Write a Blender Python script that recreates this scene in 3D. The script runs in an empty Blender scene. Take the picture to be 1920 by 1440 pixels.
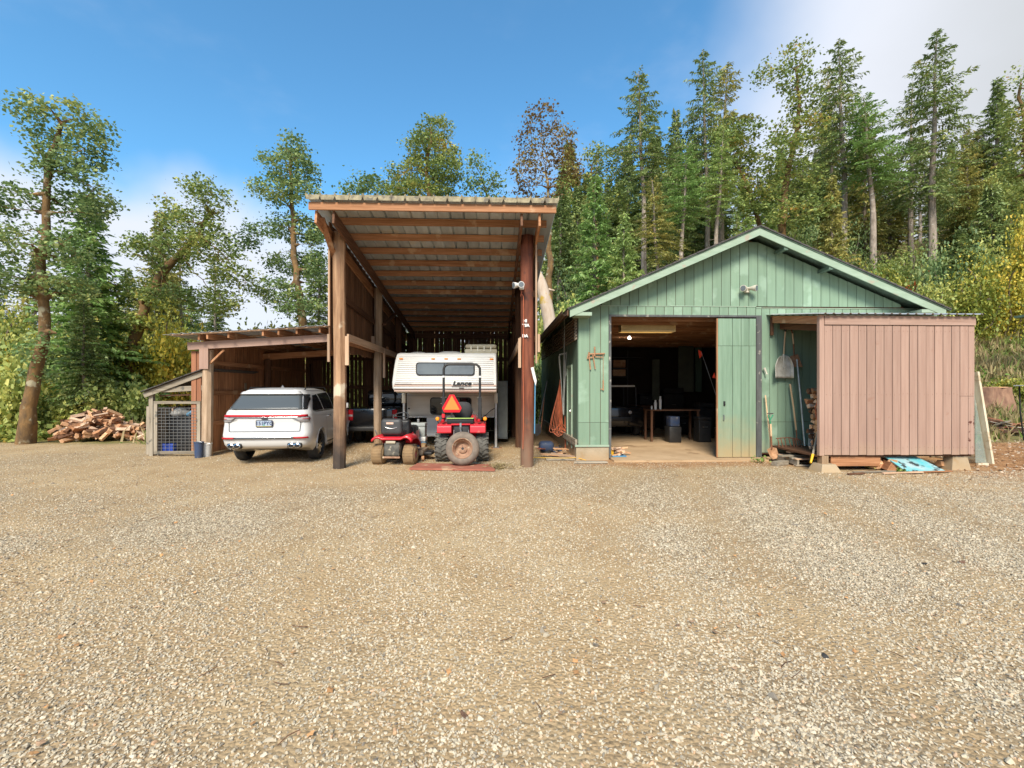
import bpy, bmesh, math, random
import numpy as np
from math import sin, cos, tan, pi, radians, atan2, sqrt
from mathutils import Vector, Matrix

random.seed(11); RNG = np.random.default_rng(11)
SC = bpy.context.scene; COL = SC.collection

# ------------------------------------------------------------------ camera, sky, sun, exposure
YAW = radians(2.216); FPX = 853.0; EYE = 1.76
cam_d = bpy.data.cameras.new('camera'); cam = bpy.data.objects.new('camera', cam_d); COL.objects.link(cam)
cam_d.sensor_width = 36; cam_d.lens = FPX/1920*36; cam_d.shift_y = 7/1920; cam_d.clip_end = 2000; cam_d.clip_start = .05
cam.location = (0, 0, EYE); cam.rotation_euler = (pi/2, 0, -YAW); SC.camera = cam

SUN_EL, SUN_AZ = radians(42), radians(192)      # azimuth clockwise from +Y: the sun stands behind the camera, to its left
world = bpy.data.worlds.new('World'); SC.world = world; world.use_nodes = True
def build_sky():
    nt = world.node_tree; N = nt.nodes; L = nt.links; N.clear()
    out = N.new('ShaderNodeOutputWorld'); bg = N.new('ShaderNodeBackground'); L.new(bg.outputs[0], out.inputs[0])
    bg.inputs[1].default_value = .15
    sky = N.new('ShaderNodeTexSky'); sky.sky_type = 'NISHITA'; sky.sun_disc = False
    sky.sun_elevation = SUN_EL; sky.sun_rotation = SUN_AZ; sky.altitude = 300; sky.air_density = 1.0; sky.dust_density = .4; sky.ozone_density = 2.5
    tc = N.new('ShaderNodeTexCoord'); sep = N.new('ShaderNodeSeparateXYZ'); L.new(tc.outputs['Generated'], sep.inputs[0])
    def M(op, a, b=None, c=None):
        n = N.new('ShaderNodeMath'); n.operation = op
        for i, v in enumerate((a, b, c)):
            if v is None: continue
            if isinstance(v, (int, float)): n.inputs[i].default_value = v
            else: L.new(v, n.inputs[i])
        return n.outputs[0]
    def SM(v, lo, hi):
        n = N.new('ShaderNodeMapRange'); n.interpolation_type = 'SMOOTHSTEP'; L.new(v, n.inputs[0])
        n.inputs[1].default_value = lo; n.inputs[2].default_value = hi; return n.outputs[0]
    x, y, z = sep.outputs
    # a cloud deck: project the direction on a plane above
    zz = M('ADD', M('MAXIMUM', z, 0.0), .12)
    cx = M('DIVIDE', x, zz); cy = M('DIVIDE', y, zz)
    cmb = N.new('ShaderNodeCombineXYZ'); L.new(cx, cmb.inputs[0]); L.new(cy, cmb.inputs[1])
    n1 = N.new('ShaderNodeTexNoise'); L.new(cmb.outputs[0], n1.inputs[0]); n1.inputs['Scale'].default_value = .9; n1.inputs['Detail'].default_value = 7; n1.inputs['Roughness'].default_value = .52
    n2 = N.new('ShaderNodeTexNoise'); L.new(tc.outputs['Generated'], n2.inputs[0]); n2.inputs['Scale'].default_value = 2.2; n2.inputs['Detail'].default_value = 5
    # more cloud to the right of view and low over the horizon on the left
    right = SM(M('ADD', M('MULTIPLY', x, .95), M('MULTIPLY', n2.outputs[0], .22)), .42, .62)
    low = SM(M('SUBTRACT', M('SUBTRACT', .56, z), M('MULTIPLY', n2.outputs[0], .34)), .02, .13)
    low = M('MULTIPLY', low, .96)
    wisp = M('MULTIPLY', SM(n1.outputs[0], .52, .72), .45)
    m = M('MAXIMUM', M('MAXIMUM', right, low), wisp)
    grey = SM(M('ADD', x, M('MULTIPLY', n1.outputs[0], .25)), .62, .9)
    cc = N.new('ShaderNodeMix'); cc.data_type = 'RGBA'; L.new(grey, cc.inputs[0])
    cc.inputs[6].default_value = (3.1, 3.25, 3.6, 1); cc.inputs[7].default_value = (2.3, 2.4, 2.5, 1)
    mx = N.new('ShaderNodeMix'); mx.data_type = 'RGBA'; L.new(m, mx.inputs[0]); L.new(cc.outputs[2], mx.inputs[7])
    hs = N.new('ShaderNodeMix'); hs.data_type = 'RGBA'; hs.blend_type = 'MULTIPLY'; hs.inputs[0].default_value = 1
    L.new(sky.outputs[0], hs.inputs[6]); hs.inputs[7].default_value = (.50, .86, .92, 1)
    L.new(hs.outputs[2], mx.inputs[6]); L.new(mx.outputs[2], bg.inputs[0])
build_sky()
sun_d = bpy.data.lights.new('sun', 'SUN'); sun_d.energy = 3.1; sun_d.angle = radians(20); sun_d.color = (1, .91, .77)
sun = bpy.data.objects.new('sun', sun_d); COL.objects.link(sun); sun.location = (-5, -10, 20)
sun.rotation_euler = (pi/2 - SUN_EL, 0, pi - SUN_AZ)
VS = SC.view_settings; VS.view_transform = 'Standard'; VS.look = 'None'; VS.gamma = 1; VS.exposure = .93; VS.use_curve_mapping = False

# ------------------------------------------------------------------ surveying: a sight line and a distance give metres
_c, _s = cos(YAW), sin(YAW)
def SX(px, Y):
    t = (px-960)/FPX; return Y*(t*_c+_s)/(_c-t*_s)
def SZ(py, X, Y): return EYE + (727-py)/FPX*(X*_s+Y*_c)
def ev(px, py, Y):
    X = SX(px, Y); return Vector((X, Y, SZ(py, X, Y)))
def PM(Y): return Y/FPX                              # metres per sight unit at distance Y

# ------------------------------------------------------------------ materials
def mat(name, c1, c2=None, scale=(3, 3, 3), rough=.6, metal=0, objrand=0, island=0, bump=0, bscale=None, dirt=None, detail=5,
        spec=.4, trans=0, coat=0, lo=.35, hi=.65, alpha=1, emit=None, spots=None):
    m = bpy.data.materials.new(name); m.use_nodes = True; nt = m.node_tree; N = nt.nodes; L = nt.links
    b = N['Principled BSDF']; b.inputs['Roughness'].default_value = rough; b.inputs['Metallic'].default_value = metal
    b.inputs['Specular IOR Level'].default_value = spec; b.inputs['Coat Weight'].default_value = coat; b.inputs['Coat Roughness'].default_value = .05
    if alpha < 1: b.inputs['Alpha'].default_value = alpha
    if emit: b.inputs['Emission Color'].default_value = (*emit[0], 1); b.inputs['Emission Strength'].default_value = emit[1]
    tc = N.new('ShaderNodeTexCoord'); oi = N.new('ShaderNodeObjectInfo')
    off = N.new('ShaderNodeVectorMath'); off.operation = 'ADD'; L.new(tc.outputs['Object'], off.inputs[0])
    ml = N.new('ShaderNodeMath'); ml.operation = 'MULTIPLY'; L.new(oi.outputs['Random'], ml.inputs[0]); ml.inputs[1].default_value = 37 if objrand else 0
    L.new(ml.outputs[0], off.inputs[1])
    mp = N.new('ShaderNodeMapping'); L.new(off.outputs[0], mp.inputs[0]); mp.inputs['Scale'].default_value = scale
    no = N.new('ShaderNodeTexNoise'); L.new(mp.outputs[0], no.inputs[0]); no.inputs['Scale'].default_value = 1; no.inputs['Detail'].default_value = detail; no.inputs['Roughness'].default_value = .62
    col = None
    def mix(fac, a, bb, blend='MIX'):
        n = N.new('ShaderNodeMix'); n.data_type = 'RGBA'; n.blend_type = blend
        for sock, v in ((0, fac), (6, a), (7, bb)):
            if hasattr(v, 'is_output'): L.new(v, n.inputs[sock])
            else: n.inputs[sock].default_value = v if sock == 0 else (*v[:3], 1)
        return n.outputs[2]
    def rng(v, lo_, hi_, a=0., b_=1.):
        n = N.new('ShaderNodeMapRange'); L.new(v, n.inputs[0])
        for i, q in zip((1, 2, 3, 4), (lo_, hi_, a, b_)): n.inputs[i].default_value = q
        return n.outputs[0]
    col = mix(rng(no.outputs[0], lo, hi), c1, c2 or c1)
    if spots:   # (colour, scale, threshold): stains or chips with a shape of their own
        n3 = N.new('ShaderNodeTexNoise'); L.new(off.outputs[0], n3.inputs[0]); n3.inputs['Scale'].default_value = spots[1]; n3.inputs['Detail'].default_value = 6
        col = mix(rng(n3.outputs[0], spots[2], spots[2]+.07), col, spots[0])
    if objrand:
        v = rng(oi.outputs['Random'], 0, 1, 1-objrand, 1+objrand)
        vm = N.new('ShaderNodeVectorMath'); vm.operation = 'SCALE'; L.new(col, vm.inputs[0]); L.new(v, vm.inputs['Scale']); col = vm.outputs[0]
    if island:
        ge = N.new('ShaderNodeNewGeometry')
        v = rng(ge.outputs['Random Per Island'], 0, 1, 1-island, 1+island)
        vm = N.new('ShaderNodeVectorMath'); vm.operation = 'SCALE'; L.new(col, vm.inputs[0]); L.new(v, vm.inputs['Scale']); col = vm.outputs[0]
    if dirt:   # mud splash: (height, colour, strength)
        ge = N.new('ShaderNodeNewGeometry'); sp = N.new('ShaderNodeSeparateXYZ'); L.new(ge.outputs['Position'], sp.inputs[0])
        nd = N.new('ShaderNodeTexNoise'); L.new(ge.outputs['Position'], nd.inputs[0]); nd.inputs['Scale'].default_value = 2.5; nd.inputs['Detail'].default_value = 6
        ad = N.new('ShaderNodeMath'); ad.operation = 'MULTIPLY_ADD'; L.new(nd.outputs[0], ad.inputs[0]); ad.inputs[1].default_value = -dirt[0]*1.3; L.new(sp.outputs[2], ad.inputs[2])
        f = rng(ad.outputs[0], -dirt[0]*.62, dirt[0]*.45, dirt[2], 0)
        col = mix(f, col, dirt[1])
    L.new(col, b.inputs['Base Color'])
    if bump:
        bp = N.new('ShaderNodeBump'); bp.inputs['Strength'].default_value = 1; bp.inputs['Distance'].default_value = bump
        if bscale:
            mp2 = N.new('ShaderNodeMapping'); L.new(off.outputs[0], mp2.inputs[0]); mp2.inputs['Scale'].default_value = bscale
            n2 = N.new('ShaderNodeTexNoise'); L.new(mp2.outputs[0], n2.inputs[0]); n2.inputs['Scale'].default_value = 1; n2.inputs['Detail'].default_value = 4
            L.new(n2.outputs[0], bp.inputs['Height'])
        else: L.new(no.outputs[0], bp.inputs['Height'])
        L.new(bp.outputs[0], b.inputs['Normal'])
    if trans:
        tr = N.new('ShaderNodeBsdfTranslucent'); L.new(col, tr.inputs[0]); mxs = N.new('ShaderNodeMixShader'); mxs.inputs[0].default_value = trans
        L.new(b.outputs[0], mxs.inputs[1]); L.new(tr.outputs[0], mxs.inputs[2]); L.new(mxs.outputs[0], N['Material Output'].inputs[0])
    return m
def wood(name, c1, c2, ax='z', rough=.75, objrand=.25, bump=.004, dirt=None, g=26, spots=None, lo=.35, hi=.65):
    s = {'x': (1.2, g, g), 'y': (g, 1.2, g), 'z': (g, g, 1.2)}[ax]
    return mat(name, c1, c2, scale=s, rough=rough, objrand=objrand, bump=bump, dirt=dirt, detail=6, spec=.2, spots=spots, lo=lo, hi=hi)
MUD = (.33, .2, .1)
M = {}
for ax in 'xyz':
    M['lum_'+ax] = wood('lumber_'+ax, (.47, .235, .12), (.29, .13, .06), ax, spots=((.50, .31, .18), 3, .6))
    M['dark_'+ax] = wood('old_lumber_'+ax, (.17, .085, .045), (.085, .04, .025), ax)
    M['grey_'+ax] = wood('weathered_wood_'+ax, (.36, .31, .24), (.22, .18, .13), ax, spots=((.13, .12, .10), 6, .6))
    M['pale_'+ax] = wood('pale_lumber_'+ax, (.55, .38, .26), (.42, .27, .17), ax)
M['post'] = wood('post_wood', (.46, .28, .16), (.25, .14, .08), 'z', dirt=(1.5, (.045, .038, .034), .95), g=12, bump=.012, spots=((.60, .50, .36), 2.2, .62))
M['postr'] = wood('red_post_wood', (.30, .10, .055), (.13, .045, .03), 'z', dirt=(1.2, (.22, .15, .10), .8), g=10, bump=.012, spots=((.10, .05, .04), 3, .6))
M['postg'] = wood('brown_post_wood', (.44, .32, .22), (.27, .18, .11), 'z', dirt=(.5, (.30, .19, .10), .8), g=14, bump=.008)
GREEN1, GREEN2 = (.225, .325, .23), (.17, .255, .175)
M['green'] = mat('sage_green_siding', GREEN1, GREEN2, (11, 11, .6), .65, objrand=.10, lo=.25, hi=.8, bump=.0025, dirt=(.42, (.42, .33, .20), .55), spec=.3, spots=((.27, .38, .28), 1.3, .6))
M['greendoor'] = mat('sage_green_door', GREEN1, GREEN2, (14, 14, .9), .65, objrand=.04, bump=.0025, dirt=(.9, (.40, .28, .14), .8), spec=.3)
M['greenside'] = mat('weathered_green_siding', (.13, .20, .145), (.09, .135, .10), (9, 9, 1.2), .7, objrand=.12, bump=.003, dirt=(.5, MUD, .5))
M['greentrim'] = mat('green_trim', (.33, .42, .32), (.27, .36, .26), (2, 2, 12), .6, objrand=.05, spots=((.36, .33, .25), 5, .62), bump=.002)
M['pink'] = mat('dusty_pink_boards', (.42, .28, .22), (.31, .195, .15), (15, 15, .7), .72, objrand=.10, lo=.22, hi=.72, bump=.005, spec=.2, dirt=(.55, (.46, .33, .20), .5), spots=((.33, .20, .15), 4.5, .66))
M['pinkx'] = mat('dusty_pink_trim', (.42, .28, .22), (.31, .195, .15), (.9, 17, 17), .68, objrand=.05, bump=.003, spec=.25)
M['metalroof'] = mat('galvanised_roofing', (.50, .55, .57), (.36, .40, .42), (5, 1, 5), .5, metal=.1, objrand=.14, spots=((.50, .50, .46), 1.8, .64), bump=.002)
M['metaledge'] = mat('lichen_roof_metal', (.33, .28, .17), (.15, .12, .07), (9, 9, 9), .7, metal=.1, bump=.004, spots=((.13, .11, .08), 7, .57))
M['whitemetal'] = mat('pale_roof_metal', (.62, .63, .62), (.48, .49, .49), (3, 3, 3), .4, metal=.4, spots=((.38, .35, .3), 3, .62))
M['shingle'] = mat('dark_shingle', (.055, .05, .05), (.1, .09, .085), (20, 20, 20), .9, bump=.006)
M['concrete'] = mat('concrete', (.42, .34, .24), (.32, .25, .16), (3, 3, 3), .9, bump=.004, bscale=(30, 30, 30), dirt=(.3, (.42, .29, .16), .6), spots=((.33, .23, .13), 3, .6))
M['slab'] = mat('dusty_slab', (.52, .36, .21), (.42, .28, .155), (1.2, 1.2, 1.2), .9, bump=.003, bscale=(25, 25, 25), spots=((.30, .19, .10), 1.4, .6))
M['black'] = mat('black_plastic', (.018, .018, .019), rough=.5)
M['rubber'] = mat('tyre_rubber', (.028, .027, .026), (.05, .047, .043), (9, 9, 9), .85, bump=.002)
M['rubberdusty'] = mat('dusty_tyre_rubber', (.36, .24, .125), (.26, .17, .09), (7, 7, 7), .95, bump=.003)
M['rubbergrey'] = mat('greyed_tyre_rubber', (.23, .18, .14), (.15, .12, .095), (7, 7, 7), .9, bump=.003)
M['lugs'] = mat('lug_rubber', (.15, .14, .12), (.08, .075, .065), (12, 12, 12), .9)
M['darkmetal'] = mat('painted_dark_steel', (.03, .03, .032), (.045, .044, .042), (5, 5, 5), .45, metal=.3)
M['steel'] = mat('steel', (.5, .5, .49), (.36, .36, .35), (9, 9, 9), .35, metal=.85)
M['chrome'] = mat('chrome', (.75, .76, .78), rough=.12, metal=1)
M['rust'] = mat('rusty_iron', (.26, .10, .045), (.12, .05, .03), (30, 30, 30), .9, bump=.002)
M['red'] = mat('red_paint', (.62, .022, .035), (.50, .02, .03), (4, 4, 4), .38, coat=.3, spots=((.55, .12, .10), 6, .64))
M['whitecar'] = mat('white_car_paint', (.62, .615, .60), (.60, .59, .575), (1, 1, 1), .28, coat=.8, dirt=(.42, (.56, .48, .38), .45))
M['glassdark'] = mat('dark_glass', (.015, .017, .019), rough=.06, spec=.7)
M['glassrear'] = mat('rear_glass', (.075, .085, .09), rough=.22, spec=.45)
M['glassgrey'] = mat('grey_glass', (.16, .19, .21), (.12, .14, .16), rough=.12, spec=.7)
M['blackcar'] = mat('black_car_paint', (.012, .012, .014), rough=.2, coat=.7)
M['lamp_red'] = mat('red_lens', (.42, .008, .015), rough=.45, spec=.25)
M['lamp_clear'] = mat('clear_lens', (.36, .34, .34), rough=.12, coat=.6)
M['lamp_orange'] = mat('orange_lens', (.95, .30, .02), rough=.2, coat=.5)
M['camper'] = mat('white_camper_siding', (.70, .69, .665), (.65, .64, .605), (1, 8, 8), .42, spec=.5, spots=((.66, .63, .55), 2.5, .66))
M['camperlow'] = mat('beige_camper_siding', (.64, .60, .52), (.56, .52, .44), (1, 8, 8), .45)
M['stripe_tan'] = mat('tan_stripe', (.52, .38, .31), (.47, .33, .27), (1, 6, 6), .5)
M['stripe_dk'] = mat('grey_stripe', (.16, .13, .13), rough=.5)
M['white'] = mat('white_paint', (.74, .73, .70), (.64, .62, .58), (5, 5, 5), .5)
M['offwhite'] = mat('offwhite_plastic', (.62, .58, .48), (.52, .48, .38), (4, 4, 4), .55)
M['beige'] = mat('beige_plastic', (.50, .45, .33), (.42, .37, .27), (4, 4, 4), .55)
M['blue'] = mat('blue_plastic', (.03, .10, .55), (.025, .07, .42), (4, 4, 4), .5)
M['coolblue'] = mat('cooler_blue', (.10, .27, .42), (.08, .21, .34), (4, 4, 4), .5)
M['coolgrey'] = mat('cooler_grey', (.36, .38, .36), (.28, .30, .28), (4, 4, 4), .6)
M['navy'] = mat('navy_paint', (.03, .06, .14), (.06, .07, .1), (8, 8, 8), .6, spots=((.3, .3, .3), 8, .64))
M['orange_hose'] = mat('orange_cord', (.60, .16, .07), (.48, .12, .05), (9, 9, 9), .6)
M['yellow'] = mat('yellow_plastic', (.75, .42, .02), rough=.5)
M['flag'] = mat('orange_flag', (.95, .08, .03), rough=.8)
M['smv_o'] = mat('safety_orange', (1.0, .22, .04), rough=.5)
M['smv_r'] = mat('safety_red', (.72, .01, .02), rough=.3, coat=.3)
M['spade'] = mat('dirty_spade_steel', (.52, .30, .16), (.36, .19, .10), (9, 9, 9), .8, metal=.1)
M['alu'] = mat('dull_aluminium', (.50, .50, .46), (.36, .36, .32), (6, 6, 6), .5, metal=.5)
M['handle'] = wood('ash_handle', (.62, .44, .27), (.48, .32, .18), 'z', objrand=.12)
M['teal'] = mat('turquoise_panel', (.05, .42, .46), (.36, .46, .46), (2.5, 2.5, 2.5), .6, spots=((.04, .05, .05), 6, .545))
M['log'] = mat('firewood_face', (.62, .37, .21), (.48, .25, .12), (14, 14, 14), .85, objrand=.30, bump=.004)
M['logpale'] = mat('pale_firewood', (.66, .49, .36), (.54, .34, .21), (14, 14, 14), .85, objrand=.25, bump=.004)
M['bark'] = mat('grey_bark', (.25, .20, .15), (.11, .085, .06), (8, 8, 2.0), .95, bump=.03, spots=((.30, .27, .21), 4, .58))
M['barkpale'] = mat('pale_fir_bark', (.38, .31, .25), (.20, .16, .125), (8, 8, 2.0), .95, bump=.02, spots=((.46, .41, .35), 4, .6))
M['barkmoss'] = mat('mossy_bark', (.24, .135, .05), (.10, .065, .035), (5, 5, 2.5), .95, bump=.04, spots=((.34, .30, .20), 3, .6))
M['snag'] = mat('bare_snag_wood', (.58, .47, .37), (.42, .31, .22), (4, 4, 1), .9, bump=.02, spots=((.46, .30, .05), 2.0, .55))
M['canvas'] = mat('grey_bag_fabric', (.38, .37, .35), (.25, .25, .24), (9, 9, 9), .9)
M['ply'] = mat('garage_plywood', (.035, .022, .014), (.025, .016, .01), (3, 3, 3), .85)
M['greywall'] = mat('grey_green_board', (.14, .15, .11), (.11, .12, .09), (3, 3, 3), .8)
M['tube_off_glow'] = mat('fluorescent_tube_added_glow', (.8, .7, .45), emit=((1, .85, .5), .8))  # glow added to the tubes, the fixture itself is switched off
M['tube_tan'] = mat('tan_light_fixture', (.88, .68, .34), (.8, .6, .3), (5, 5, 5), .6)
M['bulb'] = mat('lit_bulb', (1, 1, 1), emit=((1, .92, .8), 14))

# ------------------------------------------------------------------ mesh building
def mesh_np(name, V, F, m=None, smooth=False):
    V = np.asarray(V, np.float32); F = np.asarray(F, np.int32); k = F.shape[1]
    me = bpy.data.meshes.new(name); me.vertices.add(len(V)); me.vertices.foreach_set('co', V.ravel())
    me.loops.add(F.size); me.loops.foreach_set('vertex_index', F.ravel())
    me.polygons.add(len(F)); me.polygons.foreach_set('loop_start', np.arange(0, F.size, k, dtype=np.int32))
    me.polygons.foreach_set('loop_total', np.full(len(F), k, np.int32))
    if smooth: me.polygons.foreach_set('use_smooth', np.ones(len(F), bool))
    me.update(calc_edges=True)
    if m: me.materials.append(m)
    return me
class MB:
    def __init__(s): s.v = []; s.f = []; s.sm = []
    def add(s, vs, fs, smooth=False):
        n = len(s.v); s.v += [tuple(p) for p in vs]; s.f += [tuple(i+n for i in f) for f in fs]; s.sm += [smooth]*len(fs); return s
    def box(s, x0, x1, y0, y1, z0, z1):
        return s.add([(x, y, z) for x in (x0, x1) for y in (y0, y1) for z in (z0, z1)],
                     [(0, 1, 3, 2), (4, 6, 7, 5), (0, 4, 5, 1), (2, 3, 7, 6), (0, 2, 6, 4), (1, 5, 7, 3)])
    def obox(s, c, size, rot=(0, 0, 0)):
        R = Matrix.Rotation(rot[2], 3, 'Z') @ Matrix.Rotation(rot[1], 3, 'Y') @ Matrix.Rotation(rot[0], 3, 'X')
        n = len(s.v); hx, hy, hz = [q/2 for q in size]; s.box(-hx, hx, -hy, hy, -hz, hz)
        for i in range(n, n+8): s.v[i] = tuple(R @ Vector(s.v[i]) + Vector(c))
        return s
    def beam(s, a, b, w, h, up=(0, 0, 1)):      # rectangular bar from a to b, w across, h along up
        a, b = Vector(a), Vector(b); d = (b-a).normalized(); u = Vector(up); r = d.cross(u).normalized(); u = r.cross(d)
        return s.add([p + r*i*w/2 + u*j*h/2 for p in (a, b) for i in (-1, 1) for j in (-1, 1)],
                     [(0, 2, 3, 1), (4, 5, 7, 6), (0, 1, 5, 4), (2, 6, 7, 3), (0, 4, 6, 2), (1, 3, 7, 5)])
    def prism(s, poly, a, b, axis='y'):          # poly of 2D points, extruded from a to b along the axis
        n = len(poly)
        def P(q, t): return {'y': (q[0], t, q[1]), 'x': (t, q[0], q[1]), 'z': (q[0], q[1], t)}[axis]
        return s.add([P(q, a) for q in poly]+[P(q, b) for q in poly],
                     [tuple(range(n)), tuple(range(2*n-1, n-1, -1))]+[(i, i+n, (i+1) % n+n, (i+1) % n) for i in range(n)])
    def tube(s, pts, r, n=8, cap=True, smooth=True):
        pts = [Vector(p) for p in pts]; rs = r if isinstance(r, (list, tuple)) else [r]*len(pts); vs = []; fs = []; ref = None
        for i, p in enumerate(pts):
            d = (pts[min(i+1, len(pts)-1)]-pts[max(i-1, 0)]).normalized()
            if ref is None: ref = d.orthogonal().normalized()
            ref = (ref - d*ref.dot(d)).normalized(); u = d.cross(ref)
            for k in range(n):
                a = 2*pi*k/n; vs.append(p+(ref*cos(a)+u*sin(a))*rs[i])
        for i in range(len(pts)-1):
            for k in range(n): fs.append((i*n+k, i*n+(k+1) % n, (i+1)*n+(k+1) % n, (i+1)*n+k))
        s.add(vs, fs, smooth)
        if cap:
            m_ = len(s.v)-len(vs); s.f += [tuple(m_+k for k in range(n))[::-1], tuple(m_+(len(pts)-1)*n+k for k in range(n))]; s.sm += [False, False]
        return s
    def lathe(s, prof, c=(0, 0, 0), axis='z', n=20, smooth=True, ang=2*pi):    # prof: (radius, height)
        vs = []; fs = []; c = Vector(c)
        for r, h in prof:
            for k in range(n):
                a = ang*k/n; q = {'z': (r*cos(a), r*sin(a), h), 'y': (r*cos(a), h, r*sin(a)), 'x': (h, r*cos(a), r*sin(a))}[axis]; vs.append(c+Vector(q))
        for i in range(len(prof)-1):
            for k in range(n): fs.append((i*n+k, i*n+(k+1) % n, (i+1)*n+(k+1) % n, (i+1)*n+k))
        return s.add(vs, fs, smooth)
    def grid(s, rows, smooth=True, closed=False):
        nr, nc = len(rows), len(rows[0]); vs = [p for r in rows for p in r]
        fs = [(i*nc+j, i*nc+(j+1) % nc, (i+1)*nc+(j+1) % nc, (i+1)*nc+j) for i in range(nr-1) for j in range(nc if closed else nc-1)]
        return s.add(vs, fs, smooth)
    def rbox(s, x0, x1, y0, y1, z0, z1, r=.02, seg=2):
        bm = bmesh.new(); bmesh.ops.create_cube(bm, size=1)
        for v in bm.verts: v.co = Vector(((x0+x1)/2+v.co.x*(x1-x0), (y0+y1)/2+v.co.y*(y1-y0), (z0+z1)/2+v.co.z*(z1-z0)))
        bmesh.ops.bevel(bm, geom=bm.edges[:], offset=r, segments=seg, profile=.5, affect='EDGES')
        bm.verts.index_update(); s.add([v.co[:] for v in bm.verts], [tuple(v.index for v in f.verts) for f in bm.faces], True); bm.free(); return s
    def xform(s, mtx, n0=0):
        for i in range(n0, len(s.v)): s.v[i] = tuple(mtx @ Vector(s.v[i]))
        return s
    def mesh(s, name, m):
        me = bpy.data.meshes.new(name); me.from_pydata(s.v, [], s.f)
        if m: me.materials.append(m)
        me.polygons.foreach_set('use_smooth', s.sm); me.update()
        if any(s.sm) and not all(s.sm) or True:
            bm = bmesh.new(); bm.from_mesh(me); bmesh.ops.recalc_face_normals(bm, faces=bm.faces); bm.to_mesh(me); bm.free()
        if any(s.sm):
            try: me.set_sharp_from_angle(angle=radians(40))
            except Exception: pass
        return me
    def build(s, name, m, parent=None, label=None):
        o = bpy.data.objects.new(name, s.mesh(name, m)); COL.objects.link(o)
        if parent: adopt(o, parent)
        if label: o['label'] = label
        return o
def adopt(o, parent):
    o.parent = parent
    if parent.get('_w'): o.location = -Vector(parent['_o'])     # parts modelled in metres of the site
def tag(o, label, cat, group=None):
    o['label'] = label; o['category'] = cat
    if group: o['group'] = group
    return o
def thing(name, label, cat, loc=(0, 0, 0), rz=0, group=None, site=False):
    o = bpy.data.objects.new(name, None); COL.objects.link(o); o.location = loc; o.rotation_euler = (0, 0, rz); o.empty_display_size = .2
    if site: o['_w'] = 1; o['_o'] = tuple(loc)
    return tag(o, label, cat, group)
def sub(name, mb, m, part_o, label=None):     # a sub-part: shares its part's frame
    o = bpy.data.objects.new(name, mb.mesh(name, m)); COL.objects.link(o); o.parent = part_o
    if label: o['label'] = label
    return o
def copy_tree(o, parent=None):
    c = o.copy(); COL.objects.link(c); c.parent = parent
    for ch in list(o.children): copy_tree(ch, c)
    return c
def text_mesh(txt, size, m, extrude=.002, shear=0, bold=0):
    cu = bpy.data.curves.new('lettering', 'FONT'); cu.body = txt; cu.size = size; cu.extrude = extrude; cu.shear = shear; cu.offset = bold
    cu.align_x = 'CENTER'; cu.align_y = 'CENTER'; cu.resolution_u = 3
    t = bpy.data.objects.new('lettering', cu); COL.objects.link(t); bpy.context.view_layer.update()
    me = bpy.data.meshes.new_from_object(t.evaluated_get(bpy.context.evaluated_depsgraph_get())); bpy.data.objects.remove(t); me.materials.clear(); me.materials.append(m); me.name = 'lettering'
    return me
def mesh_part(name, me, parent, loc=(0, 0, 0), rot=(0, 0, 0), label=None):
    o = bpy.data.objects.new(name, me); COL.objects.link(o); o.parent = parent; o.location = loc; o.rotation_euler = rot
    if label: o['label'] = label
    return o
def cut(o, cutters):
    for c in cutters:
        md = o.modifiers.new('cut', 'BOOLEAN'); md.object = c; md.operation = 'DIFFERENCE'; md.solver = 'EXACT'
    bpy.context.view_layer.update()
    me = bpy.data.meshes.new_from_object(o.evaluated_get(bpy.context.evaluated_depsgraph_get())); o.modifiers.clear(); old = o.data; o.data = me
    for c in cutters: bpy.data.objects.remove(c)
def smooth01(x, a, b):
    t = np.clip((x-a)/(b-a), 0, 1); return t*t*(3-2*t)
def vnoise(x, y, seed=0):
    x = np.asarray(x, float); y = np.asarray(y, float); xi = np.floor(x).astype(int); yi = np.floor(y).astype(int); fx = x-xi; fy = y-yi
    fx = fx*fx*(3-2*fx); fy = fy*fy*(3-2*fy)
    def h(a, b):
        n = (a*374761393+b*668265263+seed*974634777) & 0x7fffffff; n = ((n ^ (n >> 13))*1274126177) & 0x7fffffff
        return ((n ^ (n >> 16)) & 0xffff)/65535.
    return (h(xi, yi)*(1-fx)+h(xi+1, yi)*fx)*(1-fy)+(h(xi, yi+1)*(1-fx)+h(xi+1, yi+1)*fx)*fy
def fbm(x, y, seed=0, o=4):
    t = 0; a = .5; 
    for i in range(o): t = t+a*vnoise(x*2**i, y*2**i, seed+i); a *= .5
    return t/(1-.5**o)

# ------------------------------------------------------------------ the ground
def hgt(x, y):
    x = np.asarray(x, float); y = np.asarray(y, float)
    y0 = 21 - 5.5*smooth01(x, 9, 13)
    s = -.03 + .33*smooth01(x, -9, 3) + .17*smooth01(x, 6, 13)
    r = np.maximum(y-y0, 0)
    ramp = np.where(r < 3, r*r/6, r-1.5)
    ramp = np.minimum(ramp, 60)
    hill = s*ramp
    hill = np.where(hill > 0, 26*(1-np.exp(-hill/26)), hill)
    side = .35*np.maximum(x-22, 0)*smooth01(y, 2, 16)
    side = 12*(1-np.exp(-side/12))
    wild = smooth01(r, 0, 4)+smooth01(-x, 17, 22)
    bump = (fbm(x*.6, y*.6, 3)-.5)*.9*np.clip(wild, 0, 1)
    yard = (fbm(x*.5, y*.5, 9)-.5)*.05*smooth01(np.hypot(x, y), 3, 8)*(1-smooth01(y, 8.5, 9.5)*(1-smooth01(y, 19, 21)))
    return hill+side+bump+yard
def H(x, y): return float(hgt(x, y))
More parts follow.
